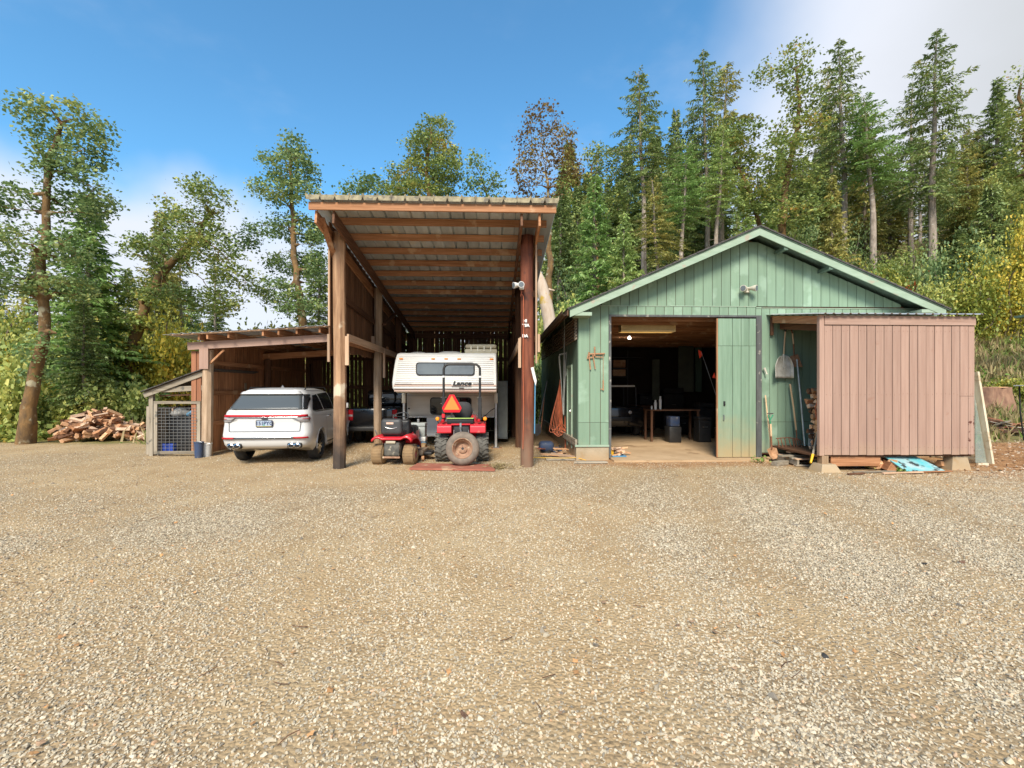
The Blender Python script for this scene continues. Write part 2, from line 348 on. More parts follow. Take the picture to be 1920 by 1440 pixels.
def tracks(x, y):
    """how worn the gravel is: wheel tracks curving in from the drive to each bay"""
    x = np.asarray(x, float); y = np.asarray(y, float); m = 0
    for x0, a, b in ((-.4, -.10, -.058), (1.6, .02, .030), (4.6, .30, -.012), (-4.5, -.25, -.02)):
        c = x0+a*(y-2)+b*(y-2)**2
        for s in (-.75, .75): m = m+np.exp(-((x-c-s)/(.30+.02*y))**2)
    m = m*(.35+1.1*fbm(x*.5+9, y*.3, 51)); return np.clip(m, 0, 1)
def build_ground():
    a = np.sinh(np.linspace(-3.3, 3.3, 321)); xs = a/a.max()*260
    b = np.concatenate([np.linspace(-60, 1, 31)[:-1], np.linspace(1, 26, 150)[:-1], 26+np.geomspace(.25, 330, 110)])
    X, Y = np.meshgrid(xs, b); Z = hgt(X, Y)
    nx = len(xs); V = np.stack([X, Y, Z], -1).reshape(-1, 3)
    i, j = np.meshgrid(np.arange(len(b)-1), np.arange(nx-1), indexing='ij'); k = (i*nx+j).ravel()
    me = mesh_np('ground', V, np.stack([k, k+1, k+nx+1, k+nx], 1), None, True)
    n = (fbm(X*.8, Y*.8, 21)-.5)
    # where the yard ends: gravel -> weeds
    edge = np.where(X < -7.2, Y-15.0+.10*(X+14), -9)                       # left back
    edge = np.maximum(edge, np.where(X > 11.5, (Y-13.5-.1*(X-12)), -9))
    edge = np.maximum(edge, Y-20.5); edge = np.maximum(edge, -X-24)
    wild = smooth01(edge+n*1.2, -.6, .5)
    dirt = smooth01(X+n*2, 8.8, 11.5)*smooth01(Y+n*1.5, 7.6, 9.2)*(1-wild)
    dirt = np.maximum(dirt, .75*smooth01(Y+n*.8, 9.6, 10.3)*smooth01(X, 1.2, 2.2)*(1-wild))
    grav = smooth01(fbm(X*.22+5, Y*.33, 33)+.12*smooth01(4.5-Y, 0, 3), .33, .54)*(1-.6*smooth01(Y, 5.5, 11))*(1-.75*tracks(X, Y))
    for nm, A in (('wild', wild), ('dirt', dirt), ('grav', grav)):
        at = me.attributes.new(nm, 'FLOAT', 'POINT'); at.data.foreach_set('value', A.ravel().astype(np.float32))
    m = bpy.data.materials.new('ground'); m.use_nodes = True; nt = m.node_tree; N = nt.nodes; L = nt.links; B = N['Principled BSDF']
    B.inputs['Roughness'].default_value = .95; B.inputs['Specular IOR Level'].default_value = .1
    tc = N.new('ShaderNodeTexCoord')
    def noise(s, d=5, r=.6):
        q = N.new('ShaderNodeTexNoise'); L.new(tc.outputs['Object'], q.inputs[0]); q.inputs['Scale'].default_value = s; q.inputs['Detail'].default_value = d; q.inputs['Roughness'].default_value = r; return q.outputs[0]
    def ramp(v, stops):
        q = N.new('ShaderNodeValToRGB'); L.new(v, q.inputs[0]); e = q.color_ramp.elements
        while len(e) < len(stops): e.new(.5)
        for el, (p, c) in zip(e, stops): el.position = p; el.color = (*c, 1)
        return q.outputs[0]
    def mix(f, a_, b_, bl='MIX'):
        q = N.new('ShaderNodeMix'); q.data_type = 'RGBA'; q.blend_type = bl
        if isinstance(f, float): q.inputs[0].default_value = f
        else: L.new(f, q.inputs[0])
        L.new(a_, q.inputs[6]); L.new(b_, q.inputs[7]); return q.outputs[2]
    def att(nm):
        q = N.new('ShaderNodeAttribute'); q.attribute_name = nm; return q.outputs['Fac']
    dust0 = ramp(noise(1.3, 6), [(.25, (.44, .29, .145)), (.5, (.54, .38, .205)), (.75, (.62, .465, .27))])
    dark = ramp(noise(2.0, 4), [(.3, (.17, .12, .07)), (.7, (.27, .19, .115))])  # shade of the gaps between stones, put into the ground colour
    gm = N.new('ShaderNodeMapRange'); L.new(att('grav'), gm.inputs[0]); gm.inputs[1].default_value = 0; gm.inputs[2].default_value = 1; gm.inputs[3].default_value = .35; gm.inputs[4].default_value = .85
    dust_shaded = mix(gm.outputs[0], dust0, dark)
    vo = N.new('ShaderNodeTexVoronoi'); L.new(tc.outputs['Object'], vo.inputs[0]); vo.inputs['Scale'].default_value = 38; vo.inputs['Randomness'].default_value = 1
    vs = N.new('ShaderNodeSeparateColor'); L.new(vo.outputs['Color'], vs.inputs[0])
    stone = ramp(vs.outputs[0], [(.0, (.12, .10, .07)), (.3, (.30, .235, .15)), (.6, (.48, .38, .25)), (1., (.62, .51, .35))])
    fine = ramp(noise(55, 3, .7), [(.3, (.55, .55, .55)), (.5, (1, 1, 1)), (.72, (1.25, 1.25, 1.25))])
    g1 = N.new('ShaderNodeMath'); g1.operation = 'MULTIPLY_ADD'; L.new(noise(26, 3, .7), g1.inputs[0]); g1.inputs[1].default_value = 1.8; g1.inputs[2].default_value = -1.15
    g2 = N.new('ShaderNodeMath'); g2.operation = 'MULTIPLY_ADD'; L.new(att('grav'), g2.inputs[0]); g2.inputs[1].default_value = .85; L.new(g1.outputs[0], g2.inputs[2]); g2.use_clamp = True
    yard = mix(g2.outputs[0], dust_shaded, stone); yard = mix(.8, yard, fine, 'MULTIPLY')
    soil = ramp(noise(3, 7, .7), [(.3, (.20, .11, .055)), (.5, (.36, .19, .09)), (.7, (.50, .31, .17))])
    leafy = ramp(noise(30, 3, .7), [(.42, (.5, .45, .4)), (.5, (1, 1, 1)), (.62, (1.4, 1.3, 1.15))])
    soil = mix(.8, soil, leafy, 'MULTIPLY')
    yard = mix(att('dirt'), yard, soil)
    wildc = ramp(noise(2.5, 7, .7), [(.3, (.10, .10, .035)), (.5, (.19, .17, .06)), (.62, (.32, .25, .11)), (.8, (.40, .30, .14))])
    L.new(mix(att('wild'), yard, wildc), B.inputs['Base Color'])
    bp = N.new('ShaderNodeBump'); bp.inputs['Distance'].default_value = .012; L.new(vo.outputs['Distance'], bp.inputs['Height']); bp.invert = True
    bp2 = N.new('ShaderNodeBump'); bp2.inputs['Distance'].default_value = .006; L.new(noise(45, 5, .7), bp2.inputs['Height']); L.new(bp.outputs[0], bp2.inputs['Normal'])
    L.new(bp2.outputs[0], B.inputs['Normal'])
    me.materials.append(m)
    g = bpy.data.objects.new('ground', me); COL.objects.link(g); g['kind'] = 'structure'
build_ground()

def scatter(name, P, S, protos, m, label, seed=1, tilt=.5, cat='gravel'):
    """many loose pieces: one object of points, each point carrying one of a few small meshes"""
    r = np.random.default_rng(seed); n = len(P)
    me = bpy.data.meshes.new(name); me.vertices.add(n); me.vertices.foreach_set('co', np.asarray(P, np.float32).ravel())
    rot = np.stack([r.normal(0, tilt, n), r.normal(0, tilt, n), r.uniform(0, 6.28, n)], 1).astype(np.float32)
    at = me.attributes.new('rot', 'FLOAT_VECTOR', 'POINT'); at.data.foreach_set('vector', rot.ravel())
    at = me.attributes.new('size', 'FLOAT', 'POINT'); at.data.foreach_set('value', np.asarray(S, np.float32))
    ng = bpy.data.node_groups.new(name, 'GeometryNodeTree'); ng.interface.new_socket('Geometry', in_out='INPUT', socket_type='NodeSocketGeometry'); ng.interface.new_socket('Geometry', in_out='OUTPUT', socket_type='NodeSocketGeometry')
    N = ng.nodes; L = ng.links; gi = N.new('NodeGroupInput'); go = N.new('NodeGroupOutput')
    iop = N.new('GeometryNodeInstanceOnPoints'); L.new(gi.outputs[0], iop.inputs['Points']); iop.inputs['Pick Instance'].default_value = True
    g2i = N.new('GeometryNodeGeometryToInstance')
    for pm in protos:
        po = bpy.data.objects.new(name+'_source', pm)
        oi = N.new('GeometryNodeObjectInfo'); oi.inputs[0].default_value = po; L.new(oi.outputs['Geometry'], g2i.inputs[0])
    L.new(g2i.outputs[0], iop.inputs['Instance'])
    a = N.new('GeometryNodeInputNamedAttribute'); a.data_type = 'FLOAT_VECTOR'; a.inputs[0].default_value = 'rot'; L.new(a.outputs[0], iop.inputs['Rotation'])
    b = N.new('GeometryNodeInputNamedAttribute'); b.data_type = 'FLOAT'; b.inputs[0].default_value = 'size'; L.new(b.outputs[0], iop.inputs['Scale'])
    L.new(iop.outputs[0], go.inputs[0])
    o = bpy.data.objects.new(name, me); COL.objects.link(o); md = o.modifiers.new('pieces', 'NODES'); md.node_group = ng
    o['kind'] = 'stuff'; o['label'] = label; o['category'] = cat; return o
def stone_mesh(seed, m, flat=.55, n=11):
    r = np.random.default_rng(seed); p = r.normal(size=(n, 3)); p /= np.linalg.norm(p, axis=1)[:, None]; p *= r.uniform(.75, 1.05, (n, 1))*np.array([1, r.uniform(.6, .9), flat])
    bm = bmesh.new(); [bm.verts.new(q) for q in p]; h = bmesh.ops.convex_hull(bm, input=bm.verts)
    for v in [v for v in bm.verts if not v.link_faces]: bm.verts.remove(v)
    me = bpy.data.meshes.new('stone'); bm.to_mesh(me); bm.free(); me.materials.append(m); return me
def stone_mat():
    m = mat('gravel_stone', (.47, .395, .29), (.39, .32, .235), (3, 3, 3), .9, spec=.15)
    nt = m.node_tree; N = nt.nodes; L = nt.links; oi = N.new('ShaderNodeObjectInfo'); q = N.new('ShaderNodeValToRGB'); L.new(oi.outputs['Random'], q.inputs[0])
    st = [(0, (.18, .155, .125)), (.10, (.33, .28, .21)), (.35, (.45, .38, .27)), (.7, (.53, .45, .325)), (.94, (.60, .515, .385)), (1, (.54, .33, .19))]
    while len(q.color_ramp.elements) < len(st): q.color_ramp.elements.new(.5)
    for e, (p, c) in zip(q.color_ramp.elements, st): e.position = p; e.color = (*c, 1)
    L.new(q.outputs[0], N['Principled BSDF'].inputs['Base Color']); return m
def gravel():
    sm = stone_mat(); pr = [stone_mesh(i, sm, .4+.08*(i % 4)) for i in range(6)]
    r = np.random.default_rng(5); P = []; S = []
    for (y0, y1, dens) in ((1.3, 3.2, 5200), (3.2, 5, 4200), (5, 8, 3000), (8, 11, 1700), (11, 14.8, 700)):
        w = 1.22*y1+1.6; n = int(dens*2*w*(y1-y0)); x = r.uniform(-w, w, n); y = r.uniform(y0, y1, n)
        k = np.abs(x) < 1.22*y+1.6
        k &= ~((x > 2.0) & (y > 10.7)); k &= ~((x > 6.6) & (y > 9.2))
        g = smooth01(fbm(x*.22+5, y*.33, 33)+.12*smooth01(4.5-y, 0, 3)+.12*(fbm(x*2.5, y*2.5, 4)-.5), .33, .54)
        g = g*(1-.7*tracks(x, y)); thin = 1-.50*tracks(x, y)
        fall = {1.3: 5200, 3.2: 4200, 5: 3000, 8: 1700, 11: 700}[y0]; want = np.interp(y, [1.3, 3, 5, 7, 9, 11, 13, 15], [5200, 4600, 3000, 1800, 850, 450, 260, 120])
        k &= r.uniform(0, 1, n) < (.50+.50*g)*thin*want/fall
        x = x[k]; y = y[k]; s = .0068+.0125*r.beta(1.3, 2.8, len(x)); big = r.uniform(0, 1, len(x)) < .010; s[big] *= 1.9
        P.append(np.stack([x, y, hgt(x, y)+s*.22], 1)); S.append(s)
    scatter('gravel', np.concatenate(P), np.concatenate(S), pr, sm, 'loose crushed grey and tan gravel spread over the yard', 3, .35)
gravel()
# ------------------------------------------------------------------ tall pole barn
def rough_post(x, y, w, z1, rnd, seed, z0=-.1):
    r = random.Random(seed); mb = MB(); rows = []
    n = 14 if rnd else 8; nz = 14
    for i in range(nz+1):
        z = z0+(z1-z0)*i/nz; row = []
        for k in range(n):
            a = 2*pi*(k+.5)/n; q = 1 if rnd else 1/max(abs(cos(a)), abs(sin(a)))*.90
            rr = w/2*q*(1+r.uniform(-.03, .03))
            row.append((x+rr*cos(a)+.01*sin(z*1.3+seed), y+rr*sin(a), z))
        rows.append(row)
    mb.grid(rows, rnd, True); k = len(mb.v); mb.f.append(tuple(range(k-n, k))); mb.sm.append(False); return mb
BZ0, BY0, BSL = 5.52, 9.12, .146
def roofz(y): return BZ0-(y-BY0)*BSL
def pole_barn():
    t = thing('pole_barn', 'tall open-front wooden pole barn with corrugated metal shed roof over a camper', 'barn', (-1.3, 10, 0), site=True)
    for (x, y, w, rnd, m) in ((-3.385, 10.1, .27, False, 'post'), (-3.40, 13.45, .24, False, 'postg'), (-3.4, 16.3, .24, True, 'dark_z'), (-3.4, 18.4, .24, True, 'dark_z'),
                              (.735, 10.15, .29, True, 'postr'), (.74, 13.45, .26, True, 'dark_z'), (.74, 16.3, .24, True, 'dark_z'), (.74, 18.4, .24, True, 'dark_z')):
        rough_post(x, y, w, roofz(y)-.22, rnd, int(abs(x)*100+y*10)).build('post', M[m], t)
    # roofing sheets, ribs run down the slope
    xs0, xs1 = -3.72, 1.27; nsh = 6; wsh = (xs1-xs0)/nsh
    for k in range(nsh):
        a = xs0+k*wsh; b = a+wsh+.03; rows = []
        prof = []; nr = 3; p = (b-a)/nr
        for q in range(nr):
            o_ = a+q*p
            prof += [(o_, .045), (o_+.028, .0), (o_+p-.028, 0), (o_+p-.0001, .045)] if q < nr-1 else [(o_, .045), (o_+.028, 0), (o_+p-.028, 0), (b, .045)]
        lift = .004*(k % 2)
        for y in (BY0, 11.5, 14, 16.5, 19.0):
            rows.append([(x, y+random.uniform(-.02, .02)*(y == BY0), roofz(y)+z+lift) for x, z in prof])
        mb = MB().grid(rows, False); o = mb.build('roof_sheet', M['metalroof'], t)
        sm_ = o.modifiers.new('thickness', 'SOLIDIFY'); sm_.thickness = .003; sm_.offset = 1
        # ridge cap edge at the front: lichen-stained turned-down edge
        e = MB()
        for q in range(len(prof)-1):
            (x0, z0), (x1, z1) = prof[q], prof[q+1]
            e.add([(x0, BY0-.012, roofz(BY0)+z0+.05+lift), (x1, BY0-.012, roofz(BY0)+z1+.05+lift), (x1, BY0-.03, roofz(BY0)+z1*1.6-.055), (x0, BY0-.03, roofz(BY0)+z0*1.6-.055)], [(0, 1, 2, 3)])
            e.add([(x0, BY0+.20, roofz(BY0+.2)+z0+.055+lift), (x1, BY0+.20, roofz(BY0+.2)+z1+.055+lift), (x1, BY0-.012, roofz(BY0)+z1+.05+lift), (x0, BY0-.012, roofz(BY0)+z0+.05+lift)], [(0, 1, 2, 3)])
        e.build('edge_flashing', M['metaledge'], t)
    # purlins
    for i in range(14):
        y = BY0+.06+.70*i
        if y > 18.8: break
        zt = roofz(y)-.012; hh = .145; x0 = -3.68 if i == 0 else -3.36; x1 = 1.25 if i == 0 else 1.16+random.uniform(-.03, .03)
        if i == 0: zt -= .06
        MB().beam((x0, y, zt-hh/2), (x1, y, zt-hh/2+random.uniform(-.012, .012)), .045, hh).build('purlin', M['lum_x'], t)
    # rafters, one on each face of the posts
    for x in (-3.56, -3.215, .555, .92):
        y0 = BY0+.10; a = (x, y0, roofz(y0)-.19-.14); b = (x, 18.9, roofz(18.9)-.19-.14)
        MB().beam(a, b, .045, .26).build('rafter', M['lum_y' if x < -3.4 or x > .8 else 'dark_y'], t)
    # knee braces
    MB().beam((-3.50, 10.2, 4.55), (-3.50, 9.35, 5.2), .04, .12, (1, 0, 0)).build('brace', M['lum_y'], t)
    MB().beam((-3.21, 13.4, 3.6), (-3.21, 15, 4.2), .04, .12, (1, 0, 0)).build('brace', M['dark_y'], t)
    # side walls
    def wall(x, y0, y1, zlow, m, seed, gap=.012):
        r = random.Random(seed); y = y0
        while y < y1-.05:
            w = r.choice((.19, .24, .28, .30)); w = min(w, y1-y); zt = roofz(y+w)-.006
            zz = zlow(y)+r.uniform(-.04, .02)
            MB().box(x-.011+r.uniform(-.003, .003), x+.011, y, y+w-gap-r.uniform(0, .01), zz, zt).build('board', M[m], t)
            y += w
    wall(-3.575, 10.0, 18.5, lambda y: 2.62 if y < 18 else 0, 'sideboard', 2)
    wall(.945, 10.05, 18.5, lambda y: 2.55 if y < 13.4 else .05, 'sideboardd', 3)
    for (x, w) in ((-3.50, 1), (.875, 1)):
        for z in (2.73, 3.75): 
            MB().beam((x, 10.2, z+.12), (x, 18.4, z+.12 if z < 3 else z-.4), .05, .14).build('girt', M['lum_y' if z < 3 else 'dark_y'], t)
    MB().beam((-3.215, 10.12, 2.86), (-3.215, 18.3, 2.80), .045, .16).build('girt', M['pale_y'], t)
    MB().beam((.59, 10.15, 2.80), (.59, 18.3, 2.74), .045, .18).build('girt', M['pale_y'], t)
    # cleats nailed to the posts
    for (x, y, z0, z1, w) in ((-3.20, 10.02, 2.25, 2.88, .08), (-3.575, 9.97, 2.32, 2.92, .05), (-3.21, 13.38, 2.05, 2.85, .06), (-3.60, 13.32, 2.85, 3.25, .26), (-3.57, 9.98, 3.1, 4.75, .035),
                              (.555, 10.02, 2.2, 2.85, .06), (.925, 10.04, 2.3, 5.0, .035), (.985, 10.06, 2.55, 2.95, .05)):
        MB().box(x-w/2, x+w/2, y-.02, y+.025, z0, z1).build('cleat', M['pale_z'], t)
    # back wall with daylight between the boards
    x = -7.55; r = random.Random(7)
    while x < .95:
        w = r.choice((.15, .16, .17, .19)); top = 4.10 if x > -3.5 else 3.32-.0635*(-3.5-x)
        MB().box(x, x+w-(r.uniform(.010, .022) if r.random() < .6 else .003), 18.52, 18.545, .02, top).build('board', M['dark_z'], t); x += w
    for z in (.6, 1.78, 2.92):
        MB().box(-7.5, .95, 18.45, 18.51, z-.07, z+.07).build('girt', M['dark_x'], t)
    MB().box(-3.5, .95, 18.45, 18.51, 3.75, 3.95).build('girt', M['dark_x'], t)
    return t
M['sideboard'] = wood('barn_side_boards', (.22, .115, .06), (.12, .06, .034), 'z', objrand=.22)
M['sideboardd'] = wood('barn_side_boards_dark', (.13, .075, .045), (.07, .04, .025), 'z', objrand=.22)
pole_barn()

# ------------------------------------------------------------------ low carport lean-to on the barn's left side
def carport():
    t = thing('carport', 'low wooden carport with sloping metal roof over the white sport utility vehicle', 'carport', (-5.6, 12, 0), site=True)
    def zb(x): return 2.735+(x+7.8)*.0635                        # underside of the front beam
    rough_post(-7.41, 12.05, .26, zb(-7.4)-.02, False, 5).build('post', M['postg'], t)
    for y in (15.2, 18.4): rough_post(-7.41, y, .2, 2.7, True, int(y)).build('post', M['dark_z'], t)
    rough_post(-5.9, 18.35, .16, 2.8, True, 31).build('post', M['dark_z'], t)
    MB().beam((-7.82, 11.93, zb(-7.82)+.085), (-3.60, 11.93, zb(-3.6)+.085), .045, .19).build('front_beam', M['pinkx'], t)
    MB().beam((-7.6, 15.2, 2.76), (-3.5, 15.2, 3.02), .09, .19).build('tie_beam', M['lum_x'], t)
    MB().beam((-7.35, 12.0, 2.35), (-6.95, 12.0, 2.74), .045, .05, (0, 1, 0)).build('brace', M['lum_z'], t)
    for i, px in enumerate((374, 392, 430, 495, 524, 557, 600)):
        x = SX(px, 11.75)+.02; z = zb(x)+.28
        MB().beam((x, 11.66+random.uniform(-.03, .05), z), (x, 18.7, z), .045, .15).build('rafter', M['lum_y'], t)
    def zr(x): return zb(x)+.365
    for k in range(5):
        x0 = -8.2+k*.93; x1 = x0+.97; prof = []
        for q in range(4):
            a = x0+q*(x1-x0)/4; p = (x1-x0)/4; prof += [(a, .0), (a+p*.72, .0), (a+p*.8, .022), (a+p*.93, .022)]
        prof.append((x1, 0)); x_ = lambda q: min(q, -3.6)
        rows = [[(x_(x), y, zr(x)+z+.004*(k % 2)) for x, z in prof] for y in (11.58+random.uniform(-.02, .02), 14, 16.5, 18.9)]
        o = MB().grid(rows, False).build('roof_sheet', M['whitemetal'], t); s = o.modifiers.new('thickness', 'SOLIDIFY'); s.thickness = .004
    # thin sheathing boards under the metal
    for k in range(8):
        y = 11.62+k*.95
        MB().beam((-8.0, y+.05, zr(-8.0)-.018), (-3.62, y+.05, zr(-3.62)-.018), .14, .02).build('batten', M['pale_x'], t)
    r = random.Random(4); y = 12.18
    while y < 18.4:
        w = r.choice((.17, .2, .24)); MB().box(-7.575+r.uniform(-.003, .003), -7.553, y, y+w-r.uniform(.004, .014), .03, 3.02).build('board', M['sideboardr'], t); y += w
    for z in (.8, 1.62, 2.42): MB().box(-7.545, -7.50, 12.2, 18.4, z-.06, z+.06).build('girt', M['lum_y'], t)
    MB().box(-7.66, -7.55, 12.02, 12.06, .42, 2.70).build('corner_board', M['cornerb'], t)
    MB().box(-7.79, -7.67, 12.01, 12.05, .12, 2.70).build('corner_board', M['cornerb'], t)
    MB().box(-7.52, -7.30, 11.895, 11.915, 2.24, 2.78).build('cleat', M['pink'], t)
    MB().box(-3.72, -3.6, 11.86, 11.9, 2.78, 2.92).build('junction_box', M['white'], t)
M['sideboardr'] = wood('carport_boards', (.50, .24, .115), (.27, .12, .06), 'z', objrand=.2, g=18)
M['cornerb'] = wood('corner_boards', (.36, .155, .085), (.25, .11, .06), 'z', objrand=.15, dirt=(.5, (.35, .2, .1), .6))
carport()

# ------------------------------------------------------------------ kennel pen beside the carport
def pen():
    t = thing('wooden_pen', 'small grey weathered wooden pen with sloping roof left of the carport', 'pen', (-8.3, 12, 0), site=True)
    A = ev(270, 741, 12.0); B = ev(386, 698, 12.0); d = (B-A)
    MB().beam(A, B, .03, .13).build('rake_board', M['grey_x'], t)
    for k in range(3):
        a = A+d*(k/3)+Vector((0, 0, .085)); b = A+d*((k+1)/3+.01)+Vector((0, 0, .085+.004*(k % 2)))
        MB().add([a+Vector((-.02, -.09, 0)), b+Vector((0, -.09, 0)), b+Vector((0, 2.6, 0)), a+Vector((-.02, 2.6, 0))]+[a+Vector((-.02, -.09, .02)), b+Vector((0, -.09, .02)), b+Vector((0, 2.6, .02)), a+Vector((-.02, 2.6, .02))],
                 [(0, 1, 2, 3), (7, 6, 5, 4), (0, 1, 5, 4), (1, 2, 6, 5), (2, 3, 7, 6), (3, 0, 4, 7)]).build('roof_sheet', M['shingle'], t)
    def bar(n, p0, p1, w, h, m='grey_z', y=12.08, dd=.05, up=(0, 1, 0)): return MB().beam(ev(*p0, y), ev(*p1, y), h, w, up).build(n, M[m], t)
    
    for (p, y, zt, w) in ((285, 12.10, 1.64, .10), (379, 12.12, 2.0, .10), (281, 14.1, 1.6, .09), (379, 14.1, 1.9, .09)):
        X = SX(p, 12.1); MB().box(X-w/2, X+w/2, y-.045, y+.045, -.05, zt).build('post', M['grey_z'], t)
    MB().beam(ev(278, 762, 12.1), ev(277, 852, 12.1), .03, .07, (1, 0, 0)).build('board', M['grey_z'], t)
    MB().beam(ev(302, 731, 12.05), ev(385, 727, 12.05), .04, .13).build('crossbeam', M['grey_x'], t)
    MB().beam(ev(300, 742, 12.14), ev(384, 739, 12.14), .04, .04).build('crossbeam', M['dark_x'], t)
    # back and side boards, dark stained, to waist height
    for k in range(15):
        X = SX(279, 11.82)+.05+k*.088; MB().box(X, X+.076, 14.1, 14.12, .0, 1.28).build('board', M['dark_z'], t)
    MB().box(SX(279, 11.82), SX(388, 11.82), 14.07, 14.1, 1.28, 1.36).build('rail', M['grey_x'], t)
    for k in range(10): MB().box(SX(277, 11.82)-.01, SX(277, 11.82)+.01, 12.16+k*.2, 12.34+k*.2, 0, 1.25).build('board', M['grey_z'], t)
    MB().box(SX(366, 12.1), SX(388, 12.1), 12.05, 12.075, 1.02, 1.12).build('rail', M['pale_x'], t)
    # gate
    g = MB(); x0, x1 = SX(289, 12.0), SX(376, 12.0); z1 = SZ(752, x0, 12.0); z0 = SZ(846, x0, 12.0)
    gt = thing('mesh_gate', 'grey wooden gate with wire mesh closing the small pen', 'gate', (x0, 12.0, 0), site=True)
    MB().box(x0, x0+.085, 11.98, 12.02, z0, z1-.07).build('stile', M['grey_z'], gt); MB().box(x1-.085, x1, 11.98, 12.02, z0, z1-.07).build('stile', M['grey_z'], gt)
    MB().box(x0, x1+.01, 11.975, 12.018, z1-.07, z1).build('rail', M['grey_x'], gt); MB().box(x0, x1-.12, 11.978, 12.022, z0-.075, z0).build('rail', M['grey_x'], gt)
    w = MB(); nx_, nz_ = 10, 15
    for i in range(1, nx_): X = x0+.085+(x1-x0-.17)*i/nx_; w.box(X-.003, X+.003, 11.995, 12.001, z0, z1-.18)
    for i in range(nz_): Z = z0+(z1-.18-z0)*i/(nz_-1); w.box(x0+.07, x1-.07, 12.002, 12.008, Z-.004, Z+.004)
    o = w.build('wire_mesh', M['steel'], gt); o['kind'] = 'stuff'
pen()

# ------------------------------------------------------------------ green workshop
GY = 11.0; GX0, GX1 = 2.05, 11.15; RIDGE = (6.29, 5.60)
def roofline(x):     # top of the roof plane over the gable
    return RIDGE[1]-(RIDGE[0]-x)*.4356 if x < RIDGE[0] else RIDGE[1]-(x-RIDGE[0])*.4150
def workshop():
    t = thing('workshop_building', 'sage green workshop with gable front and wide open sliding door', 'building', (6.3, 11, 0), site=True)
    def brd(x0, x1, z0a, z0b, z1a, z1b, y=GY, m='green', th=.018, name='board', inset=.0065):
        MB().prism([(x0+inset, z0a), (x1-inset, z0b), (x1-inset, z1b), (x0+inset, z1a)], y-th, y).build(name, M[m], t)
    DX0, DX1, DZ = 2.835, 6.55, 3.515
    r = random.Random(3)
    # backing sheet behind the boards, coloured dark to paint the shade in their grooves
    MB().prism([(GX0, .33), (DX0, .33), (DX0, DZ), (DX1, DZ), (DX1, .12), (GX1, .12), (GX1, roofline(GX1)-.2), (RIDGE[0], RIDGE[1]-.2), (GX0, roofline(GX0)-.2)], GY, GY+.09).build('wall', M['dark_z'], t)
    zband = 3.76
    # boards left of the door: long panel above, short panel below
    e = [GX0-.015, 2.32, 2.58, DX0-.05]
    for a, b in zip(e[:-1], e[1:]):
        brd(a, b, .92, .92, zband-.012, zband-.012); brd(a, b, .36, .36, .912, .912)
    # right of the door, behind the lean-to
    x = DX1+.04
    while x < GX1-.05:
        b = min(x+.205, GX1)
        brd(x, b, .92, .92, zband-.05, zband-.05); brd(x, b, .16, .16, .912, .912); x = b
    # band above the door
    x = DX0-.05
    while x < DX1+.04-.01:
        b = min(x+.2285, DX1+.04); brd(x, b, DZ+.03, DZ+.03, zband-.012, zband-.012); x = b
    # gable boards
    x = GX0+.10
    while x < GX1-.15:
        b = x+.2285
        if b > GX1-.1: b = GX1-.1
        za, zc = roofline(x)-.17, roofline(b)-.17
        if x < RIDGE[0] < b: za = zc = min(za, zc)
        zlo = zband+.008
        if za > zlo+.02 and zc > zlo+.02: brd(x, b, zlo, zlo, za, zc, y=GY-.006)
        x = b
    for (a, b, z) in ((GX0-.01, 4.3, zband-.006), (4.3, 6.45, zband-.002), (6.45, GX1, zband-.035)):
        MB().box(a, b-.004, GY-.03, GY-.018, z-.006, z+.010).build('drip_edge', M['greentrim'], t)
    # door frame
    for (x0, x1, z0, z1) in ((DX0-.05, DX0+.005, .05, DZ+.028), (DX0+.006, DX1-.10, DZ-.02, DZ+.028), (DX1-.10, DX1+.035, .05, DZ+.028)):
        MB().box(x0, x1, GY-.035, GY+.06, z0, z1).build('door_frame', M['doorframe'], t)
    # fascia boards with their ends
    def rake(xa, xb, y=10.55):
        za, zb_ = roofline(xa), roofline(xb)
        MB().prism([(xa, za-.22), (xb, zb_-.22), (xb, zb_-.025), (xa, za-.025)], y, y+.03).build('rake_board', M['greentrim'], t)
    rake(1.76, RIDGE[0]-.001); rake(RIDGE[0]+.001, 10.88)
    for (xa, xb) in ((1.70, RIDGE[0]), (RIDGE[0], 10.98)):
        za, zb_ = roofline(xa), roofline(xb); n = 12
        # roof deck, seen from below
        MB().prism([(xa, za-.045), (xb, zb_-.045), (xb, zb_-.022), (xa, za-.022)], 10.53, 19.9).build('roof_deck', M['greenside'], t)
        s = MB()                                    # shingle edge stepping up the rake
        for k in range(n*2):
            f0, f1 = k/(n*2), (k+1)/(n*2); x0 = xa+(xb-xa)*f0; x1 = xa+(xb-xa)*f1; z0 = roofline(x0+1e-4); z1 = roofline(x1-1e-4)
            s.prism([(x0, z0-.02), (x1, z1-.02), (x1, z1+.004), (x0, z0+.018)] if xa < 3 else [(x0, z0-.02), (x1, z1-.02), (x1, z1+.018), (x0, z0+.004)], 10.50+random.uniform(0, .015), 19.92)
        s.build('shingles', M['shingle'], t)
    for (x0, x1) in ((1.80, 2.28), (10.2, 10.72)):       # purlin tails under the rakes
        z = roofline((x0+x1)/2)-.24; MB().box(x0+.08, x1, 10.56, 10.98, z-.06, z+.02).build('lookout', M['greentrim'], t)
    for x in (8.0, 6.9): MB().box(x, x+.1, 10.58, 10.98, roofline(x)-.30, roofline(x)-.22).build('lookout', M['greenside'], t)
    # left side wall
    X = GX0-.012
    for k in range(12):
        y = 11.0+k*.71
        if k == 1: continue
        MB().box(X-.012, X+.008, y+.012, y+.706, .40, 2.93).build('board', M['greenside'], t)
    MB().box(X+.0, X+.08, 11.09, 19.5, .40, 3.65).build('wall', M['greenside'], t)
